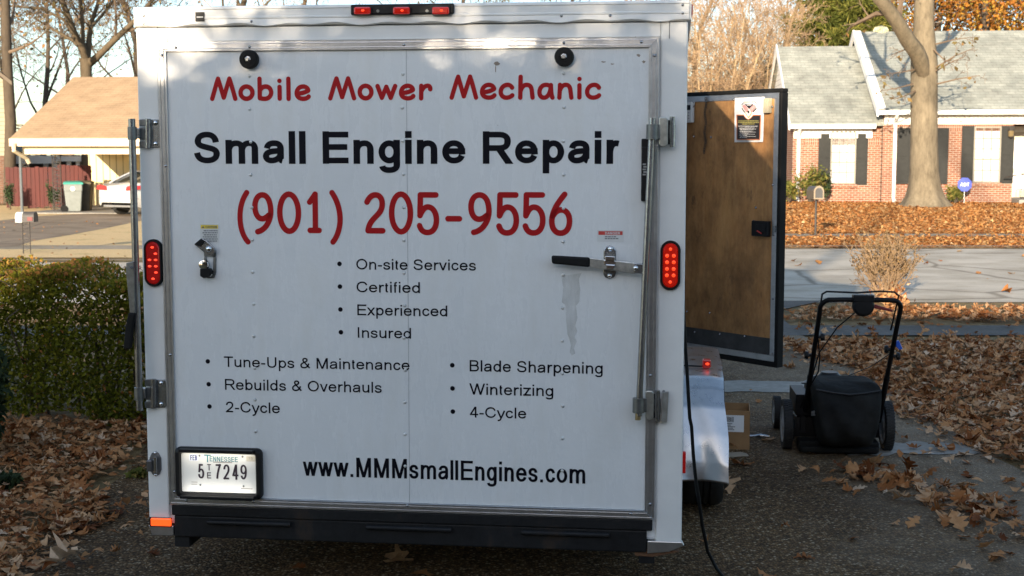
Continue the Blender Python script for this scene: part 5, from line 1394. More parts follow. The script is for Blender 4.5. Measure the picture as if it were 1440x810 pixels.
# sedan on the neighbour's drive
SILV = Mat('silver_car_paint'); SILV.base((.62, .62, .61)).set(metal=.35, rough=.32, coat=1.0, coat_rough=.08); SILV = SILV.m
GLASS_D = Mat('dark_car_glass'); GLASS_D.base((.018, .022, .02)).set(rough=.12, spec=.25); GLASS_D = GLASS_D.m
cpos = gp(170, 301, -.25); 
CF_ = Frame((165 - 720) * 43.2 / FPX, 43.2, 31, -.24)
car = empty('parked_car', CF_); tag(car, 'silver sedan parked on the drive in front of the carport', 'car')
m = MB(); rows = []
for w, hw, zb, zs, zd in ((.0, .72, .42, .62, .78), (.04, .84, .30, .64, .93), (.25, .89, .26, .66, 1.02), (.75, .91, .22, .68, 1.04), (1.0, .915, .20, .68, 1.02), (2.4, .92, .18, .66, .98), (3.4, .91, .18, .64, .94), (4.2, .88, .20, .60, .84), (4.65, .80, .25, .55, .72), (4.8, .62, .35, .5, .6)):
    rows.append([(-hw * .93, w, zb), (-hw, w, zb + .12), (-hw, w, zs), (-hw * .97, w, zd - .05), (-hw * .88, w, zd), (0, w, zd + .02), (hw * .88, w, zd), (hw * .97, w, zd - .05), (hw, w, zs), (hw, w, zb + .12), (hw * .93, w, zb)])
m.grid(rows); m.quad(*rows[0][::-1]); m.quad(*rows[-1]); m.build('body', SILV, car, smooth=45)
m = MB(); rows = []
for w, hw, z in ((.50, .74, 1.04), (.62, .73, 1.10), (1.28, .60, 1.385), (1.5, .585, 1.42), (2.2, .58, 1.42), (2.5, .60, 1.39), (3.35, .74, .97)):
    b_ = 1.0
    rows.append([(-.80 if z < 1.2 else -.79, w if z < 1.2 else w, .95), (-hw, w, z - .02), (-hw * .86, w, z), (hw * .86, w, z), (hw, w, z - .02), (.80, w, .95)])
m.grid(rows); m.build('glasshouse', GLASS_D, car, smooth=30)
m = MB(); rows = []
for w, hw, z in ((1.20, .62, 1.372), (1.30, .61, 1.405), (1.5, .60, 1.434), (2.2, .595, 1.434), (2.5, .61, 1.41)): rows.append([(-hw - .02, w, z - .06), (-hw * .85, w, z), (0, w, z + .012), (hw * .85, w, z), (hw + .02, w, z - .06)])
m.grid(rows); m.build('roof', SILV, car, smooth=60)
m = MB()
for s2 in (-1, 1):
    m.tube([(s2 * .77, .42, 1.02), (s2 * .72, .66, 1.14), (s2 * .625, 1.25, 1.37)], .032, 6)
    m.tube([(s2 * .78, 3.3, .98), (s2 * .62, 2.5, 1.39)], .035, 6)
    m.tube([(s2 * .79, 1.9, 1.0), (s2 * .60, 1.9, 1.41)], .03, 6)
m.build('pillars', SILV, car, smooth=60)
for s2 in (-1, 1):
    m = MB(); m.prism([(s2 * .42, .03, .80), (s2 * .80, .03, .82), (s2 * .82, .03, .93), (s2 * .74, .03, .985), (s2 * .46, .03, .93)], (0, -.045, 0)); m.prism([(s2 * .85, .0, .83), (s2 * .86, .30, .86), (s2 * .86, .26, .97), (s2 * .82, .0, .96)], (s2 * .05, 0, 0)); m.build('tail_light', mk('car_red', (.45, .03, .03), .2, coat=.6), car)
    for w in (.95, 3.75):
        m = MB(); m.lathe((s2 * .82, w, .33), (s2, 0, 0), [(.2, -.1), (.33, -.1), (.335, 0), (.33, .09), (.22, .1)], 24); wl = m.build('wheel', TYRE, car, smooth=40)
        m = MB(); m.lathe((s2 * .82, w, .33), (s2, 0, 0), [(.22, .08), (.2, .085), (.05, .11), (.01, .11)], 16); m.build('hubcap', ZINC, wl)
m = MB(); m.box(-.26, .26, -.03, .02, .60, .73); m.build('plate', PAPER, car)
m = MB(); m.box(-.86, .86, -.012, .1, .555, .565); m.box(-.6, .6, .0, .1, .28, .34); m.build('bumper_line', SEAM, car)

# ------------------------------------------------------------------ buildings
def brick_mat(name, c1, c2, mortar, a='X', b='Z', bw=.21, rh=.075, ms=.012, rough=.9, bump=.5, var=.5, off=.5):
    M = Mat(name); t = M.node('ShaderNodeTexBrick'); t.offset = off
    M.link(M.plane_vec(a, b), t.inputs['Vector'])
    t.inputs['Color1'].default_value = (*c1, 1); t.inputs['Color2'].default_value = (*c2, 1); t.inputs['Mortar'].default_value = (*mortar, 1)
    t.inputs['Scale'].default_value = 1.0; t.inputs['Mortar Size'].default_value = ms; t.inputs['Bias'].default_value = 0; t.inputs['Brick Width'].default_value = bw; t.inputs['Row Height'].default_value = rh
    n = M.noise(1.3, 5, .65); mm = M.ramp(n, [(.3, (1 - var * .5,) * 3), (.7, (1 + var * .15,) * 3)])
    M.base(M.mix(1, t.outputs['Color'], mm, 'MULTIPLY')).set(rough=rough, spec=.25)
    M.bump(t.outputs['Fac'], -bump, .01); return M.m
BRK = brick_mat('red_brick', (.20, .062, .034), (.28, .108, .060), (.36, .30, .24))
BRK_S = brick_mat('red_brick_side', (.20, .062, .034), (.28, .108, .060), (.36, .30, .24), 'Y', 'Z')
BRK_D = brick_mat('old_brick', (.13, .06, .04), (.20, .10, .06), (.20, .16, .13))
SOLD = brick_mat('soldier_brick', (.20, .062, .034), (.26, .10, .056), (.36, .30, .24), 'X', 'Z', .075, .24, .012, off=0)
ROOF_G = brick_mat('grey_shingles', (.27, .285, .255), (.335, .345, .305), (.20, .20, .18), 'X', 'Z', .30, .105, .007, .95, .4, .75)
ROOF_T = brick_mat('tan_shingles', (.39, .265, .155), (.43, .295, .175), (.31, .205, .12), 'X', 'Z', .30, .07, .007, .95, .4, .5)
ROOF_TS = brick_mat('tan_shingles_side', (.39, .265, .155), (.43, .295, .175), (.31, .205, .12), 'Y', 'Z', .30, .07, .007, .95, .4, .5)
SIDING_W = brick_mat('white_siding', (.74, .74, .72), (.76, .76, .74), (.35, .35, .34), 'Y', 'Z', 9.0, .20, .012, .6, .5, .1)
SIDING_C = brick_mat('cream_siding', (.36, .33, .24), (.38, .345, .255), (.2, .18, .13), 'X', 'Z', 9.0, .17, .012, .7, .5, .15)
BOARD_C = brick_mat('cream_board_wall', (.78, .64, .36), (.80, .66, .38), (.36, .28, .15), 'Z', 'X', 9.0, .26, .018, .75, .4, .12)
TRIM_W = mk('white_trim_paint', (.80, .79, .76), .5, 0, .05, 4)
TRIM_C = mk('cream_trim_paint', (.58, .49, .34), .55, 0, .06, 4)
SHUT = mk('charcoal_shutter', (.018, .019, .018), .6, 0, .2, 9, spec=.25)
CURT = mk('white_curtain', (.58, .58, .57), .8, 0, .06, 3)
WFR = mk('cream_window_frame', (.22, .205, .17), .55, 0, .06, 4)
WGL = Mat('window_glass'); WGL.base((.9, .92, .92)).set(rough=.03, trans=1.0, ior=1.1, spec=.5); WGL = WGL.m
DKGL = mk('dark_window', (.03, .035, .04), .08, 0, .2)

# --- brick ranch house across the road
H = Frame((1113 - 720) * 48.5 / FPX, 48.5, 5.5)
hr = empty('brick_house', H); tag(hr, 'red brick house with grey shingle roof, white trim and charcoal shutters', 'house')
def hp(px, py, w=0): return H.fp(px, py, w)
uA = 0.0; uB = hp(1239, 230)[0]; WM = -.35
uC = hp(1424, 230, WM)[0]; uEnd = uC + 9.0
zEw = hp(1180, 177, -.42)[1]; zEm = hp(1340, 157, -.80)[1]
m = MB(); m.box(uA, uB, 0, 10.0, 0, zEw + .12); wall = m.build('wall', BRK, hr)
m = MB(); m.box(uA - .004, uA + .02, .006, 10.0, 0, zEw + .1); m.build('side_wall', BRK_S, hr)
m = MB(); m.box(uB + .002, uC, WM, 10.2, 0, zEm + .1); m.box(uC + .002, uC + 2.4, 1.5, 10.2, 0, zEm + .1); m.box(uC + 2.402, uEnd, WM, 10.2, 0, zEm + .1); m.build('wall', BRK, hr)
# roofs: front and back slopes as slabs
def slab(poly, t=.10):
    P_ = [Vector(p) for p in poly]; n = (P_[1] - P_[0]).cross(P_[2] - P_[0]).normalized()
    if n.z < 0: n = -n
    m = MB(); m.prism(P_, n * t); return m
rW = 4.9; zRw = hp(1150, 68.5, rW)[1]; rM = 5.2; zRm = hp(1320, 47, rM)[1]
uL = -.18; uML = uB - .30
slab([(uL, -.42, zEw), (uML + .3, -.42, zEw), (uML + .3, rW, zRw), (uL, rW, zRw)]).build('roof', ROOF_G, hr)
slab([(uL, rW + .002, zRw - .002), (uML + .3, rW + .002, zRw - .002), (uML + .3, 10.4, zEw), (uL, 10.4, zEw)]).build('roof', ROOF_G, hr)
slab([(uML, -.80, zEm), (uEnd + .3, -.80, zEm), (uEnd + .3, rM, zRm), (uML, rM, zRm)]).build('roof', ROOF_G, hr)
slab([(uML, rM + .002, zRm - .002), (uEnd + .3, rM + .002, zRm - .002), (uEnd + .3, 11.2, zEm), (uML, 11.2, zEm)]).build('roof', ROOF_G, hr)
# gable ends
m = MB(); m.prism([(uA - .008, 0, zEw + .1), (uA - .008, 10.0, zEw + .1), (uA - .008, rW, zRw - .02)], (.05, 0, 0)); m.build('gable', SIDING_W, hr)
m = MB(); m.prism([(uB + .01, WM, zEm + .05), (uB + .01, 10.2, zEm + .05), (uB + .01, rM, zRm - .02)], (.05, 0, 0)); m.box(uB - .004, uB + .008, .1, 10.1, zEw, zEm + .1); m.build('gable', SIDING_W, hr)
for (u, w0, z0, w1, z1, wd) in ((uL, -.44, zEw - .14, rW, zRw - .14, .05), (uML, -.84, zEm - .16, rM, zRm - .16, .06)):
    m = MB(); m.prism([(u - .03, w0, z0), (u - .03, w1, z1), (u - .03, w1, z1 + .32), (u - .03, w0, z0 + .30)], (wd, 0, 0)); m.build('rake_board', TRIM_W, hr)
    m = MB(); m.prism([(u - .03, w1 + .002, z1), (u - .03, 10.6, z0), (u - .03, 10.6, z0 + .3), (u - .03, w1 + .002, z1 + .32)], (wd, 0, 0)); m.build('rake_board', TRIM_W, hr)
# the broad white rake of the main roof over the wing
m = MB(); e_ = .13; nrm = Vector((0, -(zRm - zEm), rM + .8)).normalized()
P_ = [Vector((uML - .02, -.86, zEm)), Vector((uML + .26, -.86, zEm)), Vector((uML + .26, rM, zRm)), Vector((uML - .02, rM, zRm))]
m.prism([p + nrm * .112 for p in P_], nrm * .03); m.build('rake_cap', TRIM_W, hr)
# gutters, fascia, frieze with dentils
for (u0, u1, w, wf, z) in ((uL, uML + .02, -.42, 0, zEw), (uML, uEnd + .3, -.80, WM, zEm)):
    m = MB(); m.box(u0, u1, w - .10, w - .002, z - .10, z + .06); m.build('gutter', TRIM_W, hr, bevel=.02)
    m = MB(); m.box(u0 + .05, u1 - .05, w, wf, z - .10, z - .06); m.build('soffit', TRIM_W, hr)
    m = MB(); m.box(max(u0, uA if wf == 0 else uB) + .02, u1 - .05, wf - .04, wf - .003, z - .42, z - .104); fz = m.build('frieze', TRIM_W, hr)
    m = MB(); u = max(u0, uA if wf == 0 else uB) + .06
    while u < u1 - .1: m.box(u, u + .075, wf - .085, wf - .042, z - .22, z - .12); u += .15
    m.build('dentils', TRIM_W, fz)
for px, w in ((1122.5, -.05), (1257.5, WM - .05)):
    u = hp(px, 220, w)[0]; m = MB(); m.tube([(u, w - (.36 if w > -.1 else .42), (zEw if w > -.1 else zEm) - .08), (u, w - .06, (zEw if w > -.1 else zEm) - .34), (u, w - .06, .16), (u, w - .2, .06)], .062, 6); m.build('downspout', TRIM_W, hr)
# brick return at the joint, sills, window units
m = MB(); m.box(uB - .02, hp(1252, 200, WM)[0], WM - .012, WM + .3, .0, zEm - .43); m.build('wall', BRK, hr)
def window(px0, px1, py0, py1, w, par, sill=True, shut=None, cols=3, rows=(3, 2), wall_w=None):
    u0, z1 = hp(px0, py0, w); u1, z0 = hp(px1, py1, w)
    m = MB(); f = .055
    m.box(u0, u1, w - .045, w - .003, z0, z0 + f); m.box(u0, u1, w - .045, w - .003, z1 - f, z1); m.box(u0, u0 + f, w - .045, w - .003, z0 + f, z1 - f); m.box(u1 - f, u1, w - .045, w - .003, z0 + f, z1 - f)
    zm = z0 + (z1 - z0) * .42
    m.box(u0 + f, u1 - f, w - .035, w - .012, zm - .025, zm + .025)
    win = m.build('window', WFR, par)
    m = MB(); m.box(u0 + f, u1 - f, w - .012, w - .004, z0 + f, z1 - f); m.build('curtain', CURT, win)
    m = MB()
    for k in range(1, cols): x = u0 + f + (u1 - u0 - 2 * f) * k / cols; m.box(x - .018, x + .018, w - .030, w - .014, z0 + f, z1 - f)
    for (a, b_, n) in ((zm, z1 - f, rows[0]), (z0 + f, zm, rows[1])):
        for k in range(1, n): z = a + (b_ - a) * k / n; m.box(u0 + f, u1 - f, w - .028, w - .0135, z - .018, z + .018)
    m.build('muntins', WFR, win)
    if sill: m = MB(); m.box(u0 - .06, u1 + .06, w - .07, w - .002, z0 - .12, z0 - .002); m.build('sill', BRK, win)
    for s0, s1 in (shut or ()):
        a, zt_ = hp(s0, py0 - 1, w); b_, zb = hp(s1, py1 + 1, w)
        m = MB(); m.box(a, b_, w - .035, w - .003, zb, zt_); sh = m.build('shutter', SHUT, par, bevel=.01)
        m = MB(); zc = zb + (zt_ - zb) * .47
        for za, zb2 in ((zb + .1, zc - .05), (zc + .05, zt_ - .1)): m.box(a + .07, b_ - .07, w - .048, w - .036, za, zb2)
        m.build('raised_panel', SHUT, sh, bevel=.012)
window(1168.5, 1202.5, 185, 259, 0, hr, True, ((1151.5, 1167.5), (1203.5, 1219)))
window(1281, 1316, 181, 258, WM, hr, True, ((1262, 1278.5), (1316.5, 1332)))
window(1370, 1405.5, 178, 257, WM, hr, True, ((1353, 1369), (1408, 1424)))
# soldier course under the frieze
m = MB(); m.box(uB + .4, uC - .003, WM - .012, WM - .001, zEm - .66, zEm - .425); m.box(uA + .4, uB - .03, -.012, -.001, zEw - .66, zEw - .425); m.build('soldier_course', SOLD, hr)
# porch with door, railing and lamp
m = MB(); m.box(uC + .003, uC + 2.398, WM - 1.0, 1.497, 0, .16); m.build('porch_floor', CONC, hr)
m = MB(); m.box(uC + .1, uC + .25, 1.44, 1.497, .16, 2.5); m.box(uC + 1.25, uC + 1.4, 1.44, 1.497, .16, 2.5); m.box(uC + .1, uC + 1.4, 1.44, 1.497, 2.5, 2.7); dfm = m.build('door_frame', TRIM_W, hr)
m = MB(); m.box(uC + .252, uC + 1.248, 1.46, 1.496, .16, 2.498); dr = m.build('door', mk('beige_door', (.50, .44, .36), .5), hr)
m = MB(); m.box(uC + .5, uC + 1.0, 1.452, 1.459, 1.2, 2.2); m.box(uC + .5, uC + 1.0, 1.452, 1.459, .4, 1.0); m.build('door_panel', TRIM_W, dr); m = MB(); m.sphere((uC + .34, 1.44, 1.1), .04, 8); m.build('handle', ZINC, dr)
m = MB(); m.box(uC + 2.25, uC + 2.35, WM - .3, WM - .2, .16, zEm - .1); m.build('porch_post', TRIM_W, hr)
m = MB()
m.tube([(uC + .06, WM - .9, 1.02), (uC + 1.9, WM - .9, 1.02)], .022, 6); m.tube([(uC + .06, WM - .9, .24), (uC + 1.9, WM - .9, .24)], .016, 6)
for k in range(16): m.tube([(uC + .08 + k * .12, WM - .9, .17), (uC + .08 + k * .12, WM - .9, 1.02)], .012, 5)
for k in range(5): m.torus((uC + .3 + k * .36, WM - .9, .62), (0, 1, 0), .12, .01, 12, 4)
m.tube([(uC - .35, WM - .35, .9), (uC - .05, WM - .8, 1.0)], .02, 6); m.build('iron_railing', POST_M, hr)
lu, lz = hp(1429, 187, WM); lu = min(lu, uC - .12)
m = MB(); m.lathe((lu, WM - .12, lz - .16), (0, 0, 1), [(.03, -.03), (.05, 0), (.085, .03), (.10, .25), (.11, .27), (.05, .36), (.01, .42)], 8); m.box(lu - .03, lu + .03, WM - .12, WM - .002, lz - .05, lz + .0); lm_ = m.build('wall_lamp', POST_M, hr); m = MB(); m.lathe((lu, WM - .12, lz - .12), (0, 0, 1), [(.088, 0), (.103, .19)], 8); m.build('lamp_glass', mk('amber_glass', (.16, .12, .06), .2), lm_)
# roof vents
u, z = hp(1241, 47, rM - .3); m = MB(); m.lathe((u, rM + .1, zRm - .36), (0, 0, 1), [(.16, 0), (.16, .28), (.24, .34), (.28, .50), (.22, .62), (.06, .68)], 20); v_ = m.build('turbine_vent', mk('yellowed_vent', (.50, .46, .28), .5, .3), hr, smooth=30)
m = MB()
for k in range(18): q = 2 * math.pi * k / 18; m.tube([(u + .245 * math.cos(q), rM + .1 + .245 * math.sin(q), zRm - .02), (u + .285 * math.cos(q + .1), rM + .1 + .285 * math.sin(q + .1), zRm + .14), (u + .22 * math.cos(q), rM + .1 + .22 * math.sin(q), zRm + .26)], .012, 4)
m.build('vent_fins', mk('pale_fin', (.62, .58, .42), .5), v_)
u, z = hp(1272, 47, rM - .3); m = MB(); m.lathe((u, rM - .3, zRm - .4), (0, 0, 1), [(.10, 0), (.10, .55), (.2, .56), (.2, .64), (.12, .66), (.13, .76), (.02, .80)], 14); m.build('vent_pipe', TRIM_W, hr)

# low grey roofed house far behind, seen over the open trailer door
BH = Frame((1020 - 720) * 62 / FPX, 62, 4)
bh = empty('distant_house', BH); tag(bh, 'low distant house with a dull grey roof behind the bare tan trees', 'house')
m = MB(); m.box(-6, 5, 0, 8, 0, 2.6); m.build('wall', SIDING_C, bh)
zr = BH.fp(1020, 117, 4)[1]
slab([(-6.4, -.5, 2.5), (5.4, -.5, 2.5), (5.4, 4, zr), (-6.4, 4, zr)]).build('roof', ROOF_G, bh); slab([(-6.4, 4.002, zr), (5.4, 4.002, zr), (5.4, 8.5, 2.5), (-6.4, 8.5, 2.5)]).build('roof', ROOF_G, bh)
m = MB(); u, z = BH.fp(1077, 124, 3.5); m.lathe((u, 3.5, zr - .35), (0, 0, 1), [(.15, 0), (.15, .4), (.25, .45), (.2, .65), (.02, .7)], 12); m.build('roof_vent', ZINC, bh)
m = MB(); m.box(-3, -2, -.03, -.004, 1, 2.2); m.box(1, 2, -.03, -.004, 1, 2.2); m.build('window', DKGL, bh)

# --- carport house, left
L = Frame((30 - 720) * 45.6 / FPX, 45.6, 4, -.25)
hl = empty('carport_house', L); tag(hl, 'cream carport house with tan hip roof and open carport', 'house')
def lp(px, py, w=0): return L.fp(px, py, w)
eL = lp(15, 197, -.6)[0]; zE = lp(60, 197, -.6)[1]; uW = lp(125, 250, 6.2)[0]; uHb = lp(222, 250, 0)[0]; eR = 18.0
wR = 5.0; rLu = lp(104, 111, wR)[0]; zR = lp(150, 111, wR)[1]; wB = 10.8
slab([(eL, -.6, zE), (eR, -.6, zE), (eR - 4, wR, zR), (rLu, wR, zR)], .08).build('roof', ROOF_T, hl)
slab([(eR, wB, zE), (eL, wB, zE), (rLu, wR + .003, zR - .002), (eR - 4, wR + .003, zR - .002)], .08).build('roof', ROOF_T, hl)
slab([(eL, wB, zE), (eL, -.6, zE), (rLu - .002, wR, zR - .002)], .08).build('roof', ROOF_TS, hl)
slab([(eR, -.6, zE), (eR, wB, zE), (eR - 4 + .002, wR, zR - .002)], .08).build('roof', ROOF_TS, hl)
m = MB(); m.box(eL - .03, eR + .03, -.66, -.604, zE - .20, zE + .05); m.box(eL - .06, eL - .004, -.6, wB, zE - .20, zE + .05); fa = m.build('fascia', TRIM_C, hl)
m = MB(); m.box(eL + .25, eR - .3, -.30, -.05, zE - .46, zE - .206); m.box(eL + .25, eL + .45, -.045, wB - .3, zE - .46, zE - .206); m.build('beam', TRIM_C, hl)
m = MB(); m.box(eL, uHb, -.6, 6.2, zE - .204, zE - .16); m.build('ceiling', TRIM_C, hl)
m = MB(); u, z = lp(22, 206, -.66); m.tube([(eL + .15, -.72, zE - .1), (eL + .15, -.72, zE - .35), (eL + .35, -.2, zE - .6), (eL + .38, -.1, zE - .75)], .07, 6); m.build('gutter_elbow', TRIM_C, hl)
m = MB(); m.box(uW, uHb + .4, 6.2, 6.3, 0, zE - .1); m.box(uHb, eR - .4, .2, 6.195, 0, zE - .1); m.box(uW, eR - .4, 6.305, wB - .3, 0, zE - .1); m.build('wall', BOARD_C, hl)
s_ = Sign(-.306)
a0, zb_ = lp(127.5, 206.8, -.306); a1, _ = lp(138.5, 206.8, -.306); _, zt_ = lp(127.5, 201.5, -.306)
s_.text('5022', a0, a1, zb_, zt_ - zb_, 130); s_.build('house_number', mk('brown_number', (.12, .08, .04), .6), hl)
def carport_post(name, px, w, label=None):
    u = lp(px, 280, w)[0]; z1 = zE - .46
    m = MB()
    if name == 'lattice_post':
        for du_, dw2 in ((-.14, 0), (.14, 0)): m.tube([(u + du_, w + dw2, 0), (u + du_, w + dw2, z1)], .016, 6)
        k = 0; z = .05
        while z < z1 - .2:
            pts = [(u + .13 * math.sin(q * math.pi * 2 / 8), w, z + .22 * q / 8) for q in range(9)]
            m.tube(pts, .011, 5); m.tube([(2 * u - p[0], p[1], p[2]) for p in pts], .011, 5); z += .22
    else:
        m.tube([(u, w, 0), (u, w, z1)], .05, 8)
    return m.build(name, POST_M if name == 'lattice_post' else mk('blue_grey_post', (.10, .115, .125), .5), hl)
carport_post('carport_post', 30.5, -.15); carport_post('lattice_post', 81, .4); carport_post('lattice_post', 37, 5.6)
m = MB(); m.box(eL + .3, uHb, -.6, 6.2, 0, .035); m.build('carport_slab', CONC, hl)

# red-brown board fence
FB = Frame(L.wd((0, 3.4, 0)).x, L.wd((0, 3.4, 0)).y, 4, -.25)
fe = empty('board_fence', FB); tag(fe, 'red-brown board fence behind the carport and bins', 'fence')
RBW = Mat('red_stained_boards'); a = RBW.noise(3, 6, .7, stretch=(1, 1, .1)); RBW.base(RBW.ramp(a, [(.3, (.046, .009, .008)), (.7, (.09, .017, .013))])).set(rough=.8).bump(a, .3, .01); RBW = RBW.m
m = MB(); u = FB.fp(8, 260)[0]; k = 0; r_ = random.Random(12); uEndF = FB.fp(128.5, 260)[0]
zl = FB.fp(60, 235)[1]; zr2 = FB.fp(105, 232)[1]; uj = FB.fp(80, 250)[0]
while u < uEndF:
    h_ = (zl if u < uj else zr2) + r_.uniform(-.02, .02); g_ = .012 if r_.random() > .12 else .03
    m.box(u, u + .145, r_.uniform(0, .012), .03, r_.uniform(.02, .10), h_); u += .145 + g_
m.build('boards', RBW, fe)
m = MB(); m.box(FB.fp(8, 260)[0], uEndF, .032, .07, .4, .5); m.box(FB.fp(8, 260)[0], uEndF, .032, .07, 1.3, 1.4); m.build('rails', RBW, fe)

# neighbour behind the fence
NB = Frame((70 - 720) * 60 / FPX, 60, 4, -.25)
nb = empty('distant_house', NB); tag(nb, 'distant house with pale grey roof and white band seen above the red fence', 'house')
zg = NB.fp(60, 222)[1]
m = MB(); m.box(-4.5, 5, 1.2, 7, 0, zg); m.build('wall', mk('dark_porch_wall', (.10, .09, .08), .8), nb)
m = MB(); m.box(-4.8, NB.fp(76, 225)[0], -.1, 0, NB.fp(50, 230)[1], NB.fp(50, 219)[1]); m.box(NB.fp(76, 225)[0] + .01, 5.2, .2, .3, NB.fp(100, 227)[1], NB.fp(100, 219.5)[1]); m.build('fascia', TRIM_W, nb)
zt2 = NB.fp(60, 202, 4)[1]
slab([(-4.9, .0, zg + .25), (5.3, .0, zg + .25), (5.3, 4, zt2 + .3), (-4.9, 4, zt2 + .3)], .06).build('roof', ROOF_G, nb)
slab([(-4.9, 4.002, zt2 + .3), (5.3, 4.002, zt2 + .3), (5.3, 8, zg + .2), (-4.9, 8, zg + .2)], .06).build('roof', ROOF_G, nb)
for px in (59, 73, 92, 105): 
    u = NB.fp(px, 230)[0]; m = MB(); m.box(u - .09, u + .09, .35, .5, 0, zg); m.build('porch_post', TRIM_W, nb)

# far left neighbour: brick below, cream siding above
FL = Frame((15 - 720) * 54 / FPX, 54, -21, -.25)
fl_ = empty('corner_house', FL); tag(fl_, 'cream sided house with dark brick base at the left edge', 'house')
zs = FL.fp(8, 219)[1]; z0g = FL.fp(14, 116)[1]; slope = .62
m = MB(); m.box(-9, 0, 0, 12, 0, zs); m.build('wall', BRK_D, fl_)
m = MB(); m.prism([(-9, -.02, zs + .003), (.02, -.02, zs + .003), (.02, -.02, z0g), (-4.5, -.02, z0g + 4.5 * .85), (-9, -.02, z0g)], (0, 12, 0)); m.build('siding', SIDING_C, fl_)
for s2 in (1, -1):
    P_ = [(-4.5, -.25, z0g + 4.55 * .85), (-4.5, 12.2, z0g + 4.55 * .85), (-4.5 + s2 * 4.72, 12.2, z0g - .12), (-4.5 + s2 * 4.72, -.25, z0g - .12)]
    slab(P_, .07).build('roof', mk('brown_roof', (.12, .095, .075), .9), fl_)
    m = MB(); m.prism([(p[0], -.29, p[2]) for p in (P_[0], P_[3])] + [(P_[3][0], -.29, P_[3][2] + .16), (P_[0][0], -.29, P_[0][2] + .16)], (0, .035, 0)); m.build('rake_board', mk('brown_rake', (.14, .11, .08), .7), fl_)

# --- the owner's house behind the viewer; its roof keeps the low sun off the front yard
OW = empty('brick_house', loc=(-3, -9, 0)); tag(OW, 'plain brick house with a low hip roof facing the trailer, behind the viewpoint', 'house')
RZ = 5.26
m = MB(); m.box(-6.5, 15, -4, 4, 0, 2.7); m.build('wall', BRK, OW)
rl, rr_ = -4.5, 12.0
slab([(-7, 4.5, 2.6), (15.5, 4.5, 2.6), (rr_, 0, RZ - .1), (rl, 0, RZ - .1)]).build('roof', ROOF_G, OW)
slab([(15.5, -4.5, 2.6), (-7, -4.5, 2.6), (rl, -.002, RZ - .1), (rr_, -.002, RZ - .1)]).build('roof', ROOF_G, OW)
slab([(-7, -4.5, 2.6), (-7, 4.5, 2.6), (rl - .002, 0, RZ - .1)]).build('roof', ROOF_G, OW); slab([(15.5, 4.5, 2.6), (15.5, -4.5, 2.6), (rr_ + .002, 0, RZ - .1)]).build('roof', ROOF_G, OW)
for u in (-4.5, 3.5, 8):
    m = MB(); m.box(u, u + 1.2, 4.003, 4.05, 1, 2.3); w_ = m.build('window', TRIM_W, OW); m = MB(); m.box(u + .08, u + 1.12, 4.052, 4.06, 1.08, 2.22); m.build('pane', DKGL, w_)
m = MB(); m.box(.2, 1.2, 4.003, 4.05, 0, 2.1); d_ = m.build('door', SHUT, OW); m = MB(); m.sphere((1.08, 4.09, 1.0), .04, 8); m.build('handle', ZINC, d_)

# security sign and its stake
p = gp(1356, 286); p = dp(1356, 283, 46.6); p.z = 0
sgn = empty('yard_sign', loc=p, yaw=R(-6)); tag(sgn, 'small blue eight sided yard sign standing beside the brick wall', 'sign')
zc = dp(1356, 259.5, 46.6).z
m = MB(); m.tube([(0, .03, 0), (0, .03, zc)], .014, 6); m.build('stake', ZINC, sgn)
BLU = mk('sign_blue', (.045, .075, .42), .4, 0, .06)
m = MB(); rr2 = .25; m.prism([(rr2 * math.cos(math.pi / 8 + k * math.pi / 4), 0, zc + rr2 * math.sin(math.pi / 8 + k * math.pi / 4)) for k in range(8)], (0, .02, 0)); bd_ = m.build('board', BLU, sgn)
s_ = Sign(-.004); s_.text('ADT', -.15, .15, zc - .055, .115, 125); s_.build('sign_lettering', PAPER, bd_)
# overhead wires
for nm, pts, lb_ in (('overhead_wire', ((1150, 27), (1225, 26)), 'thin pale overhead wire crossing behind the pine above the grey roof, upper one'), ('overhead_wire', ((1150, 60), (1235, 48)), 'thin pale overhead wire crossing behind the pine above the grey roof, lower one')):
    a = dp(*pts[0], 66); b_ = dp(*pts[1], 70); d_ = (b_ - a)
    m = MB(); m.tube([a - d_ * .3 + Vector((0, 0, .1)), a, (a + b_) / 2 - Vector((0, 0, .06)), b_, b_ + d_ * 3 + Vector((0, 0, .5))], .022, 5)
    tag(wbuild(m, nm, mk('wire_grey', (.5, .5, .48), .6), a), lb_, 'wire', 'overhead wires behind the house')
for nm, x in (('utility_pole', -28.0), ('utility_pole', 27.0)):
    pass

# ------------------------------------------------------------------ trees
def bark(name, lo, hi, sc_=7):
    M = Mat(name); a = M.noise(sc_, 7, .75, stretch=(1, 1, .3)); b_ = M.noise(1.2, 4, .6)
    M.base(M.mix(.35, M.ramp(a, [(.3, lo), (.7, hi)]), M.ramp(b_, [(.3, lo), (.7, hi)]))).set(rough=.9, spec=.2).bump(a, .6, .03); return M.m
BARK = bark('grey_brown_bark', (.06, .046, .03), (.15, .115, .075))
BARK_T = bark('pale_tan_bark', (.26, .19, .11), (.46, .34, .20), 4)
BARK_D = bark('dark_bark', (.045, .036, .028), (.11, .085, .06))
BARK_O = bark('old_oak_bark', (.075, .060, .040), (.255, .21, .145), 9)
TWIG = mk('brown_twigs', (.15, .105, .07), .9, 0, .25, 2)
TWIG_T = mk('tan_twigs', (.30, .20, .115), .9, 0, .3, 1.2)
TWIG_G = mk('grey_twigs', (.13, .11, .09), .9, 0, .25, 2)
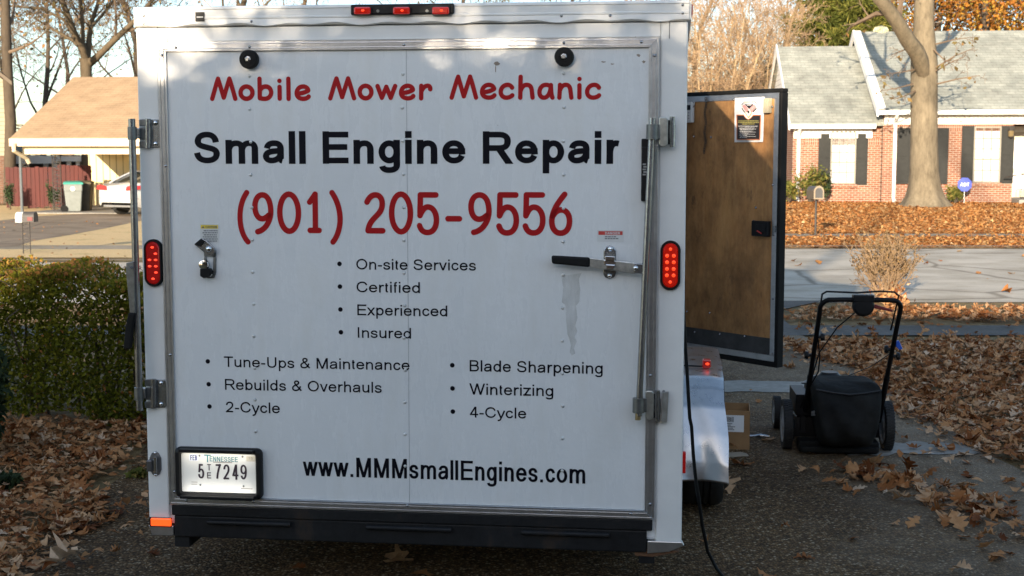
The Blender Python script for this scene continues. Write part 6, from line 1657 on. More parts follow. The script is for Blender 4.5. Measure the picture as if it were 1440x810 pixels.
def leafmat(name, stops, rough=.7, trans=.25):
    M = Mat(name); at = M.node('ShaderNodeAttribute'); at.attribute_name = 'tone'
    c = M.ramp(at.outputs['Fac'], stops); n = M.noise(40, 4, .6); c2 = M.mix(1, c, M.ramp(n, [(.3, (.72, .72, .72)), (.7, (1.05, 1.05, 1.05))]), 'MULTIPLY')
    M.base(c2).set(rough=rough, spec=.10)
    if trans:
        t = M.node('ShaderNodeBsdfTranslucent'); M.link(c2, t.inputs[0]); mx = M.node('ShaderNodeMixShader'); mx.inputs[0].default_value = trans
        out = M.n['Material Output']; M.link(M.p.outputs[0], mx.inputs[1]); M.link(t.outputs[0], mx.inputs[2]); M.link(mx.outputs[0], out.inputs[0])
    return M.m
LEAF_O = leafmat('orange_leaves', [(0, (.22, .075, .02)), (.35, (.42, .16, .03)), (.65, (.52, .26, .05)), (.85, (.45, .33, .06)), (1, (.24, .22, .05))])
LEAF_P = leafmat('pine_needles', [(0, (.05, .07, .018)), (.5, (.13, .145, .03)), (1, (.30, .26, .06))])
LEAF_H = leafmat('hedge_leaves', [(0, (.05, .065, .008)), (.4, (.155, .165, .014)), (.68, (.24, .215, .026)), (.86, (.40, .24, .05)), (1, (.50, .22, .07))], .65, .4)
LEAF_E = leafmat('dark_evergreen_leaves', [(0, (.02, .035, .018)), (1, (.06, .09, .04))], .5, .15)
LEAF_S = leafmat('shrub_leaves', [(0, (.06, .08, .02)), (.6, (.16, .17, .04)), (1, (.32, .24, .07))])
LEAF_B = leafmat('brown_oak_leaves', [(0, (.16, .10, .04)), (.5, (.20, .16, .06)), (1, (.36, .16, .05))])

def card_mesh(name, P, size, tone, mat, parent, seed=1, aspect=.6, flat=0.0, up=None):
    """many small bent leaf faces: each is two triangles folded on the midrib"""
    rs = np.random.RandomState(seed); n = len(P)
    if n == 0: return None
    a = rs.normal(size=(n, 3)); a[:, 2] *= (1 - flat)
    a /= np.linalg.norm(a, axis=1)[:, None]
    b = rs.normal(size=(n, 3)); b -= a * (a * b).sum(1)[:, None]; b /= np.linalg.norm(b, axis=1)[:, None]
    c = np.cross(a, b)
    s = (np.asarray(size) * np.ones(n))[:, None]
    V = np.stack([P - a * s, P + b * s * aspect + c * s * .2, P + a * s, P - b * s * aspect + c * s * .2], 1).reshape(-1, 3)
    me = bpy.data.meshes.new(name)
    me.vertices.add(4 * n); me.vertices.foreach_set('co', V.astype(np.float32).ravel())
    i = np.arange(n) * 4
    F = np.stack([i, i + 1, i + 2, i, i + 2, i + 3], 1).reshape(-1)
    me.loops.add(6 * n); me.loops.foreach_set('vertex_index', F.astype(np.int32))
    me.polygons.add(2 * n); me.polygons.foreach_set('loop_start', (np.arange(2 * n) * 3).astype(np.int32))
    me.update(calc_edges=True)
    at = me.attributes.new('tone', 'FLOAT', 'POINT'); at.data.foreach_set('value', np.repeat(tone, 4).astype(np.float32))
    me.materials.append(mat)
    ob = bpy.data.objects.new(name, me); COL.objects.link(ob)
    if parent: ob.parent = parent
    return ob

class Tree:
    def __init__(s, seed, spread=(35, 60), ratio=.62, kids=(5, 5, 5, 4), wob=.10, up=.05, rr=.55, droop=0, tl=1, twig_r=.006):
        s.r = random.Random(seed); s.spread = spread; s.ratio = ratio; s.kids = kids; s.wob = wob; s.up = up; s.rr = rr; s.droop = droop; s.tl = tl; s.twig_r = twig_r
        s.trunk = MB(); s.twig = MB(); s.tips = []
    def rot(s, d, ang, ph):
        a = d.orthogonal().normalized(); b_ = d.cross(a)
        return (d * math.cos(ang) + (a * math.cos(ph) + b_ * math.sin(ph)) * math.sin(ang)).normalized()
    def branch(s, p, d, L_, r, lev, path=None, kids_from=.25):
        R_ = s.r; ns = (7, 5, 4, 3, 2)[min(lev, 4)]
        if path: pts = [Vector(q[:3]) for q in path]; rad = [q[3] for q in path]
        else:
            pts = [p]; rad = [r]; dd = d.copy(); 
            for i in range(ns):
                dd = (dd + Vector((R_.gauss(0, s.wob), R_.gauss(0, s.wob), R_.gauss(0, s.wob) + s.up - (s.droop * (lev >= 2))))).normalized()
                pts.append(pts[-1] + dd * L_ / ns); rad.append(max(s.twig_r, r * (1 - .72 * (i + 1) / ns)))
        mb = s.trunk if lev <= s.tl else s.twig
        mb.tube(pts, rad, (10, 7, 5, 3, 3)[min(lev, 4)], caps=False)
        s.tips.append((pts[-1], lev))
        if lev >= len(s.kids): 
            s.tips.append((pts[len(pts) // 2], lev)); return
        n = s.kids[lev]; m_ = len(pts) - 1
        LL = sum((pts[i + 1] - pts[i]).length for i in range(m_))
        ph = R_.uniform(0, 6.28)
        for k in range(n):
            t = kids_from + (1 - kids_from) * (k + R_.random()) / n; t = min(t, .999)
            i = int(t * m_); f = t * m_ - i
            q = pts[i].lerp(pts[i + 1], f); rq = rad[i] * (1 - f) + rad[i + 1] * f
            base_d = (pts[i + 1] - pts[i]).normalized(); ph += 2.4 + R_.uniform(-.5, .5)
            nd = s.rot(base_d, R(R_.uniform(*s.spread)), ph)
            s.branch(q, nd, LL * s.ratio * R_.uniform(.6, 1.15) * (1.15 - .5 * t), max(s.twig_r, rq * s.rr * R_.uniform(.7, 1.1)), lev + 1)
    def finish(s, name, label, cat, loc, bk, tw, group=None, leaves=None):
        e_ = empty(name, loc=loc); tag(e_, label, cat, group)
        s.trunk.build('trunk', bk, e_, smooth=80)
        cr = s.twig.build('crown', tw, e_)
        if leaves:
            mat, per, size, sc_, seed, minlev = leaves
            rs = np.random.RandomState(seed); T_ = np.array([t[0] for t in s.tips if t[1] >= minlev])
            P = np.repeat(T_, int(max(1, per)), 0) if per >= 1 else T_[rs.rand(len(T_)) < per]
            P = P + rs.normal(size=P.shape) * sc_
            tone = np.clip(rs.rand(len(P)) * .75 + .25 * np.repeat(rs.rand(max(1, len(P) // 40 + 1)), 40)[:len(P)], 0, 1)
            card_mesh('foliage', P, size * (.6 + .8 * rs.rand(len(P))), tone, mat, cr, seed)
        return e_

TG = 'bare trees behind the houses'
# big bare oak behind the carport roof
o = dp(122, 200, 60); o.z = -.25
def rel(px, py, y, r): q = dp(px, py, y) - o; return (q.x, q.y, q.z, r)
t = Tree(3, (28, 62), .60, (0, 7, 7, 6, 4), .12, .05, .5, 0, 1, .0045)
t.branch(None, None, 0, 0, 0, [(0, 0, 0, .30), rel(122, 130, 60, .24), rel(121, 100, 60, .25), rel(121, 82, 60, .27)], 2)
limbs = [[(121, 84, .20), (116, 68, .17), (104, 45, .15), (95, 20, .13), (84, -8, .11), (70, -50, .07)], [(122, 82, .13), (117, 60, .10), (116, 30, .09), (113, 0, .08), (112, -50, .05)],
         [(123, 84, .15), (125, 60, .13), (127, 35, .11), (137, 8, .09), (150, -40, .05)], [(126, 88, .20), (135, 82, .16), (155, 62, .14), (178, 40, .12), (195, 24, .10), (230, -20, .06)],
         [(118, 72, .10), (100, 55, .08), (75, 42, .06), (48, 25, .045)], [(127, 40, .08), (140, 25, .07), (155, 8, .06), (172, -20, .04)], [(112, 62, .09), (90, 28, .07), (60, 12, .06), (10, 8, .04)]]
for i, l in enumerate(limbs):
    t.branch(None, None, 0, 0, 1, [rel(x, y, 60 + (i % 3 - 1) * .4 * k, r) for k, (x, y, r) in enumerate(l)], .42)
t.finish('bare_tree', 'large bare oak with forked limbs rising behind the tan carport roof', 'tree', o, BARK, TWIG, TG, (LEAF_B, .05, .085, .25, 5, 4))
# straight trunk at the left edge
o = dp(10, 200, 54); o.z = -.25
t = Tree(9, (45, 80), .30, (9, 6, 6, 4), .10, .04, .42, .02, 0, .006)
t.branch(None, None, 0, 0, 0, [(0, 0, 0, .24), rel(15, 170, 54, .22), rel(10, 90, 54, .20), rel(8, 30, 54, .19), rel(6, -40, 54, .17), rel(4, -160, 54, .12), rel(4, -260, 54, .03)], .35)
t.finish('bare_tree', 'straight dark trunk with thin side twigs at the left edge', 'tree', o, BARK_D, TWIG, TG, (LEAF_B, .16, .09, .3, 8, 3))

# kinds of background bare trees
def bare(seed, h, r, name, label, loc, bk, tw, kids=(7, 6, 6, 5), leaves=None, spread=(30, 58)):
    t = Tree(seed, spread, .58, kids, .11, .05, .5, 0, 1, .008)
    t.branch(Vector((0, 0, 0)), Vector((.03, 0, 1)).normalized(), h, r, 0, None, .28)
    return t.finish(name, label, 'tree', loc, bk, tw, TG, leaves)
b1 = bare(21, 11, .20, 'bare_tree', 'small grey bare tree between the far left house and the carport roof', (dp(52, 200, 70).x, 70, -.25), BARK_D, TWIG_G, (8, 7, 6, 5), (LEAF_B, .15, .09, .3, 3, 3))
b2 = bare(22, 13, .22, 'bare_tree', 'bare tree with a few green-brown leaves just left of the trailer top', (dp(185, 200, 72).x, 72, 0), BARK_D, TWIG, (8, 7, 6, 5), (LEAF_B, .35, .09, .3, 4, 3))
b3 = bare(23, 14, .25, 'bare_tree', 'bare tree behind the trailer roof left of the red light bar', (dp(300, 200, 66).x, 66, 0), BARK, TWIG_T)
def again(src, px, y, label, yaw, sc_=1.0, z=0):
    c = copy_tree(src); c.location = (dp(px, 200, y).x, y, z); c.rotation_euler = (0, 0, yaw); c.scale = (sc_,) * 3; c['label'] = label; return c
again(b3, 410, 74, 'bare tree whose twigs show over the trailer rail behind the red light bar', 2.1)
again(b2, 800, 76, 'bare tree hidden behind the middle of the trailer', 1.0)
again(b1, 640, 70, 'bare tree hidden behind the trailer right of the light bar', 4.0, 1.1)
again(b3, 1050, 82, 'tall bare tree behind the tan multi stem trees', .7, 1.05)
again(b2, 985, 78, 'tall bare tree just right of the trailer corner post', 2.9, 1.0)
again(b1, 25, 84, 'far bare tree low between the trunk and the roof hip', 1.9, .9, -.2)
again(b2, 100, 92, 'far bare tree filling the gap behind the forked oak', 5.0, 1.0, -.2)
again(b3, -40, 80, 'bare tree beyond the cream sided house', 3.0, .9)
# multi-stem tan trees right of the trailer
def multistem(seed, label, loc, h, n=9):
    t = Tree(seed, (22, 62), .50, (7, 6, 5, 3), .12, .03, .5, 0, 1, .006); R_ = t.r
    for k in range(n):
        a = 2 * math.pi * k / n + R_.uniform(-.3, .3); sp = R_.uniform(.08, .62)
        t.branch(Vector((.12 * math.cos(a), .12 * math.sin(a), 0)), Vector((sp * math.cos(a), sp * math.sin(a), 1)).normalized(), h * R_.uniform(.75, 1.0), R_.uniform(.045, .075), 0, None, .22)
    return t.finish('multi_stem_tree', label, 'tree', loc, BARK_T, TWIG_T, 'tan multi stem trees')
ms = multistem(31, 'pale multi stem bare tree nearest the trailer corner post', (dp(1012, 200, 57).x, 57, 0), 8.3)
for px, y, yaw, sc_, lb_ in ((1062, 59, 1.3, 1.0, 'pale multi stem bare tree beside the white gable'), (965, 60, 3.9, 1.08, 'pale multi stem bare tree half hidden by the trailer'), (1035, 66, 2.2, 1.25, 'pale multi stem bare tree in the second row, over the trailer door'), (1100, 70, 5.1, 1.2, 'pale multi stem bare tree rising behind the left end of the grey roof'), (900, 62, .6, 1.0, 'pale multi stem bare tree hidden behind the trailer')):
    c = copy_tree(ms); c.location = (dp(px, 200, y).x, y, 0); c.rotation_euler = (0, 0, yaw); c.scale = (sc_,) * 3; c['label'] = lb_
again(b3, 1172, 78, 'thin grey bare tree leaning between the pine and the tan trees', 4.4, 1.0)
# pine
def pine(px, y, h, label, seed):
    R_ = random.Random(seed); e_ = empty('pine_tree', loc=(dp(px, 200, y).x, y, 0)); tag(e_, label, 'tree', 'pines behind the grey roof')
    m = MB(); m.tube([(0, 0, 0), (.05, 0, h * .4), (-.05, 0, h * .75), (.0, 0, h)], [.26, .2, .13, .03], 8); m.build('trunk', BARK, e_, smooth=80)
    m = MB(); C = []
    for k in range(36):
        z = h * (.38 + .6 * k / 36); l_ = (h - z) * .38 + .9; a = k * 2.4; l_ *= R_.uniform(.6, 1.1)
        q = [Vector((0, 0, z))]
        for j in range(1, 5): q.append(Vector((math.cos(a) * l_ * j / 4 + R_.gauss(0, .08), math.sin(a) * l_ * j / 4 + R_.gauss(0, .08), z + .12 * j + R_.gauss(0, .06))))
        m.tube(q, [.05, .04, .03, .02, .01], 4, False)
        for j in range(2, 5):
            for u in range(3): C.append(q[j] + Vector((R_.gauss(0, .35), R_.gauss(0, .35), R_.gauss(0, .18))))
    cr = m.build('crown', TWIG, e_); rs = np.random.RandomState(seed)
    C = np.array(C); P = np.repeat(C, 70, 0) + rs.normal(size=(len(C) * 70, 3)) * np.array([.26, .26, .17])
    tn = np.clip(np.repeat(rs.rand(len(C)), 70) * .6 + rs.rand(len(P)) * .4, 0, 1)
    card_mesh('needles', P, .15 * (.6 + .8 * rs.rand(len(P))), tn, LEAF_P, cr, seed, .16)
pine(1176, 62, 10.2, 'green pine standing behind the left roof of the brick house', 41)
pine(1206, 63, 8.0, 'shorter green pine tucked beside the white rake of the main roof', 42)
# orange oaks behind the brick house
def orange(seed, px, y, h, label, per=14, size=.085):
    t = Tree(seed, (35, 62), .60, (7, 6, 5, 3), .11, .03, .55, .01, 1, .01)
    t.branch(Vector((0, 0, 0)), Vector((0, 0, 1)), h, .35, 0, None, .30)
    return t.finish('autumn_oak', label, 'tree', (dp(px, 200, y).x, y, 0), BARK_D, TWIG, 'autumn oaks behind the brick house', (LEAF_O, per, size, .38, seed, 3))
orange(51, 1290, 78, 11.5, 'orange leaved oak left of the forked trunk behind the roof')
orange(52, 1392, 70, 13.5, 'orange and yellow oak right of the forked trunk behind the roof', 16)
orange(53, 1490, 75, 13, 'autumn oak at the right edge behind the roof', 16)
orange(54, 1330, 84, 15, 'tall autumn oak farthest back behind the roof ridge', 12, .10)

# the forked oak on the front lawn
o = dp(1300, 292, 44.2); o.z = 0
t = Tree(61, (35, 70), .42, (8, 6, 5, 4), .12, .04, .45, .02, 1, .007)
ring = []
main = [(1301, 291, .86), (1301, 286, .74), (1300.5, 276, .60), (1300, 262, .51), (1299.5, 240, .455), (1299, 205, .43), (1299, 160, .425), (1299.5, 120, .425), (1300, 90, .42), (1299.5, 72, .40), (1299.5, 40, .33), (1300, 5, .31), (1302, -60, .27), (1300, -180, .2), (1310, -300, .08)]
pts = [rel(x, y, 44.2, r) for x, y, r in main]
pts[0] = (pts[0][0], 0, -.02, .92)
m = MB()
rows = []
for (x, y, z, r) in pts:
    row = []
    for k in range(26):
        q = 2 * math.pi * k / 26; fl = 1 + .14 * math.cos(q * 5 + .6) * max(0, 1 - z / .9) + .03 * math.sin(q * 3 + z)
        row.append((x + r * fl * math.cos(q), y + r * fl * math.sin(q), z))
    rows.append(row)
m.grid(rows, wrap=True); t.trunk = m
lim = [(1300, 122, .12), (1299, 104, .21), (1294, 86, .27), (1288, 72, .27), (1275, 55, .25), (1262, 32, .235), (1248, 12, .22), (1234, -5, .2), (1210, -60, .15), (1190, -120, .08)]
t.branch(None, None, 0, 0, 1, [rel(x, y, 44.2 - .25 * k, r) for k, (x, y, r) in enumerate(lim)], .5)
t.branch(None, None, 0, 0, 1, [rel(*q) for q in ((1302, 5, 44.2, .2), (1330, -40, 44, .16), (1370, -110, 43.5, .1), (1400, -190, 43, .04))], .3)
t.branch(None, None, 0, 0, 1, [rel(*q) for q in ((1300, -30, 44.2, .2), (1280, -90, 45, .16), (1270, -160, 46, .1), (1240, -240, 46, .04))], .3)
R_ = t.r
for (x, y, dx, dy) in ((1316, 95, 55, -28), (1316, 100, 40, -20), (1318, 118, 60, -12), (1286, 98, -38, 6), (1284, 118, -45, 10), (1316, 62, 50, -10), (1313, 70, 28, 22), (1287, 128, -30, 12), (1288, 60, -35, 18)):
    a = rel(x, y, 43.8, .03); b_ = rel(x + dx * .5, y + dy * .6, 43.4, .02); c = rel(x + dx, y + dy, 43.2, .008); t.branch(None, None, 0, 0, 2, [a, b_, c], .3)
t.finish('oak_tree', 'big forked oak trunk on the leaf covered front lawn', 'tree', o, BARK_O, TWIG, None, (LEAF_B, .12, .09, .10, 61, 3))

# trees behind the viewer: only their shadows reach the picture
def back_tree(seed, x, y, h, r, label, lean=0, fork=None):
    t = Tree(seed, (30, 60), .50, (4, 4, 3), .11, .05, .5, 0, 1, .012)
    t.branch(Vector((0, 0, 0)), Vector((lean, 0, 1)).normalized(), h, r, 0, None, .42)
    if fork: t.branch(Vector((0, 0, 4.0)), Vector((.14, .05, 1)).normalized(), h * .7, r * .38, 1, None, .5)
    t.finish('bare_tree', label, 'tree', (x, y, 0), BARK, TWIG, 'bare trees behind the viewpoint')
back_tree(71, -8.45, -18, 17, .34, 'bare tree behind the viewpoint, beyond the hip roofed house', .0, True)
back_tree(74, -3.7, -18, 23, .42, 'tallest bare tree behind the viewpoint, close behind the hip roofed house', .0)
back_tree(72, 2.5, -20, 19, .3, 'second bare tree behind the viewpoint, right of the first', .05)
back_tree(73, -17, -21, 18, .3, 'third bare tree behind the viewpoint, left of the first', -.03)

def filter_tree(seed, x, y, h, label):  # leafy trees added out of view to thin the sun on the trailer top
    t = Tree(seed, (28, 60), .58, (9, 8, 6, 5), .12, .05, .5, 0, 1, .0045)
    t.branch(Vector((0, 0, 0)), Vector((0, 0, 1)), h, .07, 0, None, .3)
    t.finish('added_filter_tree', label, 'tree', (x, y, 0), BARK, TWIG, 'small trees added behind the viewpoint to filter the sun', (LEAF_B, 1, .036, .09, seed, 4))
filter_tree(75, -2.75, -3.1, 3.35, 'small brown leaved tree added to filter the sun, middle of its row')
filter_tree(76, -1.7, -3.2, 3.2, 'small brown leaved tree added to filter the sun, nearest the house door')
filter_tree(77, -4.0, -3.3, 3.5, 'small brown leaved tree added to filter the sun, farthest from the house door')
filter_tree(80, -4.5, -2.9, 3.4, 'small brown leaved tree added to filter the sun, far end of the row')
filter_tree(78, -2.2, -2.8, 3.3, 'small brown leaved tree added to filter the sun, forward of its row, door side')
filter_tree(79, -3.3, -2.8, 3.3, 'small brown leaved tree added to filter the sun, forward of its row, hip side')

# ------------------------------------------------------------------ hedge, shrubs
def hedge():
    e_ = empty('hedge', loc=(-3.6, 9.05, 0)); tag(e_, 'clipped green hedge beside the left driveway edge, sunlit top painted in warmer leaf colour', 'hedge')
    rs = np.random.RandomState(4); x0, x1, y0, y1, zt2 = -2.7, 1.70, -.42, .48, .985
    n = 90000
    # leaves thick near the outside of the body, thin inside, with hollows
    P = np.empty((n, 3)); P[:, 0] = rs.uniform(x0, x1, n); P[:, 1] = rs.uniform(y0, y1, n); P[:, 2] = rs.uniform(.06, zt2, n)
    side = rs.rand(n)
    f = side < .46; P[f, 1] = y0 + np.abs(rs.normal(0, .09, f.sum()))
    f = (side >= .46) & (side < .66); P[f, 2] = zt2 - np.abs(rs.normal(0, .07, f.sum()))
    f = (side >= .66) & (side < .74); P[f, 1] = y1 - np.abs(rs.normal(0, .09, f.sum()))
    f = (side >= .74) & (side < .80); P[f, 0] = x1 - np.abs(rs.normal(0, .09, f.sum()))
    P[:, 1] += .07 * np.sin(P[:, 0] * 4.3 + 1) + .05 * np.sin(P[:, 0] * 9 + P[:, 2] * 7); P[:, 2] += .035 * np.sin(P[:, 0] * 3.7) + .03 * np.sin(P[:, 0] * 11)
    d_ = np.sin(P[:, 0] * 13.1 + 2 * np.sin(P[:, 2] * 7)) + np.sin(P[:, 2] * 15.3 + 2.2 * np.sin(P[:, 0] * 5.1)) + np.sin(P[:, 1] * 9)
    P = P[(d_ > -1.35) | (rs.rand(n) < .30)]
    m_ = len(P); tone = np.clip(rs.beta(2, 2.6, m_) * .75 + .75 * np.clip((P[:, 2] - .80) / .2, 0, 1) * rs.rand(m_), 0, 1); tone[rs.rand(m_) < .02] = 1  # warmer, lighter leaf tone near the top paints in the sunlight there
    m = MB(); r_ = random.Random(5)
    for k in range(95):
        x = r_.uniform(x0 + .05, x1 - .05); y = r_.uniform(-.2, .25); m.tube([(x, y, 0), (x + r_.gauss(0, .05), y + r_.gauss(0, .05), .35), (x + r_.gauss(0, .14), y + r_.gauss(0, .14), .7), (x + r_.gauss(0, .2), y + r_.gauss(0, .2), 1.0)], [.012, .009, .006, .003], 4, False)
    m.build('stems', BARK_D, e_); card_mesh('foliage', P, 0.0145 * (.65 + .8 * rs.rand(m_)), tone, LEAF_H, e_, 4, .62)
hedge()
def shrub(name, label, cat, loc, rx, ry, h, n, size, mat, seed, stems=14, group=None):
    e_ = empty(name, loc=loc); tag(e_, label, cat, group); rs = np.random.RandomState(seed); r_ = random.Random(seed)
    m = MB(); C = []
    for k in range(stems):
        a = r_.uniform(0, 6.28); q = r_.uniform(.2, 1); p1 = Vector((rx * q * math.cos(a), ry * q * math.sin(a), h * r_.uniform(.55, 1.0))); mid = Vector((p1.x * .4, p1.y * .4, p1.z * .55))
        m.tube([(0, 0, 0), mid, p1], [.02 * h + .004, .012 * h + .003, .004], 4, False)
        for j in range(4): C.append(mid.lerp(p1, .25 + .25 * j))
    m.build('stems', BARK_D, e_); C = np.array(C)
    P = C[rs.randint(0, len(C), n)] + rs.normal(size=(n, 3)) * np.array([rx, ry, h * .8]) * .16
    P[:, 2] = np.clip(P[:, 2], .02, None)
    card_mesh('foliage', P, size * (.6 + .8 * rs.rand(n)), rs.rand(n), mat, e_, seed, .45)
shrub('evergreen_shrub', 'dark evergreen shrub cropped by the left edge in front of the hedge', 'shrub', (-2.83 - .20, 7.55, 0), .19, .3, .60, 5200, .03, LEAF_E, 81, 20)
shrub('small_plant', 'tiny green tuft among leaves at the lower left edge', 'plant', (gp(4, 692).x, gp(4, 692).y, 0), .10, .10, .10, 160, .03, LEAF_E, 82, 6)
shrub('small_plant', 'tiny grass tuft beside the left corner of the trailer', 'plant', (gp(195, 672).x, gp(195, 672).y, 0), .06, .05, .04, 90, .025, LEAF_S, 83, 5)
pb = dp(1136, 283, 47.6)
shrub('foundation_shrub', 'yellow green shrub at the corner of the brick house', 'shrub', (pb.x, 47.3, 0), .7, .45, 1.3, 650, .07, LEAF_S, 84, 16)
pb = dp(1108, 283, 47.8)
shrub('foundation_shrub', 'low straw coloured shrub beside the trailer door edge at the brick house', 'shrub', (pb.x, 47.6, 0), .45, .4, .75, 700, .07, LEAF_S, 85, 12)
pb = dp(1349, 283, 46.5)
shrub('foundation_shrub', 'small round green shrub left of the blue yard sign', 'shrub', (pb.x - .05, 46.8, 0), .32, .3, .55, 700, .06, LEAF_S, 86, 10)
pb = dp(1165, 283, 48)
shrub('foundation_shrub', 'dark green shrub against the charcoal shutter', 'shrub', (pb.x - .15, 47.75, 0), .28, .2, .95, 600, .06, LEAF_E, 87, 10)
for px, lb_ in ((16, 'dark ivy clump low on the red board fence by the brick corner'), (76, 'dark ivy clump at the foot of the red board fence beside the lattice post')):
    p = dp(px, 290, 48.3); shrub('fence_shrub', lb_, 'shrub', (p.x, 48.2, -.25), .25, .2, .85, 500, .05, LEAF_E, px, 8)

LITTER = leafmat('fallen_leaves', [(0, (.10, .032, .012)), (.15, (.24, .082, .026)), (.38, (.40, .17, .062)), (.62, (.52, .275, .125)), (.85, (.60, .38, .22)), (1, (.66, .50, .36))], .7, .15)
# dry twiggy bush on the near verge
o = gp(1246, 425); e_ = empty('dry_bush', loc=o); tag(e_, 'dry twiggy bush with wilted tips on the leafy verge behind the mower', 'bush')
t = Tree(91, (12, 38), .45, (4, 4, 3), .10, .03, .6, 0, 0, .0028)
for k in range(56):
    a = t.r.uniform(0, 6.28); sp = t.r.uniform(.05, .70); q = .10 * t.r.random()
    t.branch(Vector((q * math.cos(a), q * math.sin(a), 0)), Vector((sp * math.cos(a), sp * math.sin(a) * .8, 1)).normalized(), t.r.uniform(.46, .72), .007, 0, None, .3)
STRAWT = mk('straw_twigs', (.23, .155, .09), .9, 0, .3, 6)
t.trunk.build('stems', STRAWT, e_); cr = t.twig.build('twigs', STRAWT, e_)
rs = np.random.RandomState(3); T_ = np.array([q[0] for q in t.tips if q[1] >= 2 and q[0].z > .35]); T_ = T_[rs.rand(len(T_)) < .5]
WILT = leafmat('wilted_leaves', [(0, (.10, .065, .03)), (.5, (.22, .15, .075)), (1, (.36, .22, .09))])
PB = np.stack([rs.normal(.05, .10, 260), rs.normal(0, .10, 260), np.abs(rs.normal(.08, .08, 260))], 1); card_mesh('caught_leaves', PB, .038 * (.6 + .8 * rs.rand(260)), rs.rand(260), LITTER, e_, 9, .5)
card_mesh('wilted_heads', T_ + rs.normal(size=T_.shape) * .012, .013 * (.6 + .8 * rs.rand(len(T_))), rs.rand(len(T_)), WILT, e_, 3)

# ------------------------------------------------------------------ fallen leaves
LITTER_F = leafmat('fallen_leaves_far', [(0, (.16, .055, .018)), (.25, (.34, .13, .04)), (.6, (.47, .22, .075)), (.85, (.52, .31, .13)), (1, (.58, .42, .24))], .7, .12)
# lobed leaf: (along, half width) pairs on the outline
LOBE = [(0, .015), (.10, .02), (.18, .16), (.27, .22), (.33, .09), (.45, .34), (.54, .38), (.58, .14), (.72, .30), (.80, .28), (.84, .10), (1.0, .01)]
def litter(name, P, size, mat, seed, tilt=.35, simple=False, label='stuff', tone_fn=None):
    rs = np.random.RandomState(seed); n = len(P)
    lob = [(0, .02), (.3, .26), (.55, .30), (.78, .22), (1, .02)] if simple else LOBE
    k = len(lob)
    base = np.array([[a - .5, s_ * w, 0] for a, w in lob for s_ in (-1, 0, 1)])           # 3 points per station
    S = (size * np.clip(rs.normal(1, .27, n), .5, 1.4))
    wid = rs.uniform(.75, 1.25, n); curl = rs.normal(.25, .65, n); bend = rs.normal(.1, .5, n)
    V = np.repeat(base[None], n, 0)
    V[:, :, 1] *= wid[:, None]
    V[:, :, 1] += rs.normal(0, .032, V[:, :, 1].shape)
    V[:, :, 0] += rs.normal(0, .022, V[:, :, 0].shape)
    V[:, :, 2] = curl[:, None] * V[:, :, 1] ** 2 * 2.2 + bend[:, None] * V[:, :, 0] ** 2 + rs.normal(0, .018, V[:, :, 2].shape)
    V *= S[:, None, None]
    yaw = rs.uniform(0, 2 * np.pi, n); tx = rs.normal(0, tilt, n); ty = rs.normal(0, tilt, n)
    cz, sz = np.cos(yaw), np.sin(yaw); cx, sx = np.cos(tx), np.sin(tx); cy, sy = np.cos(ty), np.sin(ty)
    x, y, z = V[:, :, 0], V[:, :, 1], V[:, :, 2]
    y, z = y * cx[:, None] - z * sx[:, None], y * sx[:, None] + z * cx[:, None]
    x, z = x * cy[:, None] + z * sy[:, None], -x * sy[:, None] + z * cy[:, None]
    x, y = x * cz[:, None] - y * sz[:, None], x * sz[:, None] + y * cz[:, None]
    zmin = z.min(1)
    z = z - (zmin * .85)[:, None]
    V = np.stack([x + P[:, 0:1], y + P[:, 1:2], z + P[:, 2:3]], 2).reshape(-1, 3)
    q = []
    for i in range(k - 1):
        for j in range(2): q.append((i * 3 + j, i * 3 + j + 1, (i + 1) * 3 + j + 1, (i + 1) * 3 + j))
    q = np.array(q); F = (q[None] + (np.arange(n) * (3 * k))[:, None, None]).reshape(-1)
    me = bpy.data.meshes.new(name); me.vertices.add(len(V)); me.vertices.foreach_set('co', V.astype(np.float32).ravel())
    me.loops.add(len(F)); me.loops.foreach_set('vertex_index', F.astype(np.int32)); nf = len(F) // 4
    me.polygons.add(nf); me.polygons.foreach_set('loop_start', (np.arange(nf) * 4).astype(np.int32)); me.update(calc_edges=True)
    tone = rs.beta(1.7, 1.7, n) if tone_fn is None else tone_fn(rs, n)
    at = me.attributes.new('tone', 'FLOAT', 'POINT'); at.data.foreach_set('value', np.repeat(tone, 3 * k).astype(np.float32))
    me.materials.append(mat); ob = bpy.data.objects.new(name, me); COL.objects.link(ob); tag(ob, kind='stuff'); return ob
def scatter(n, x0, x1, y0, y1, seed, depth=.05, mask=None):
    rs = np.random.RandomState(seed); P = np.stack([rs.uniform(x0, x1, n), rs.uniform(y0, y1, n), np.abs(rs.normal(0, depth, n))], 1)
    P[:, 2] = np.minimum(P[:, 2], depth * 2)
    return P if mask is None else P[mask(P, rs)]
# left bed, thinning towards the drive
def ml(P, rs):
    edge = -2.12 + .16 * np.sin(P[:, 1] * 2.3) + .09 * np.sin(P[:, 1] * 6.1); d_ = edge - P[:, 0]
    return (d_ > 0) | (rs.rand(len(P)) < .30 * np.exp(np.minimum(d_, 0) * 6))
litter('fallen_leaves', scatter(9000, -6.2, -1.5, 4.6, 8.75, 1, .03, ml), .064, LITTER, 1, .2)
litter('fallen_leaves', scatter(9000, -6.2, -1.5, 4.6, 8.75, 21, .025, ml), .05, LITTER, 21, .3, True)
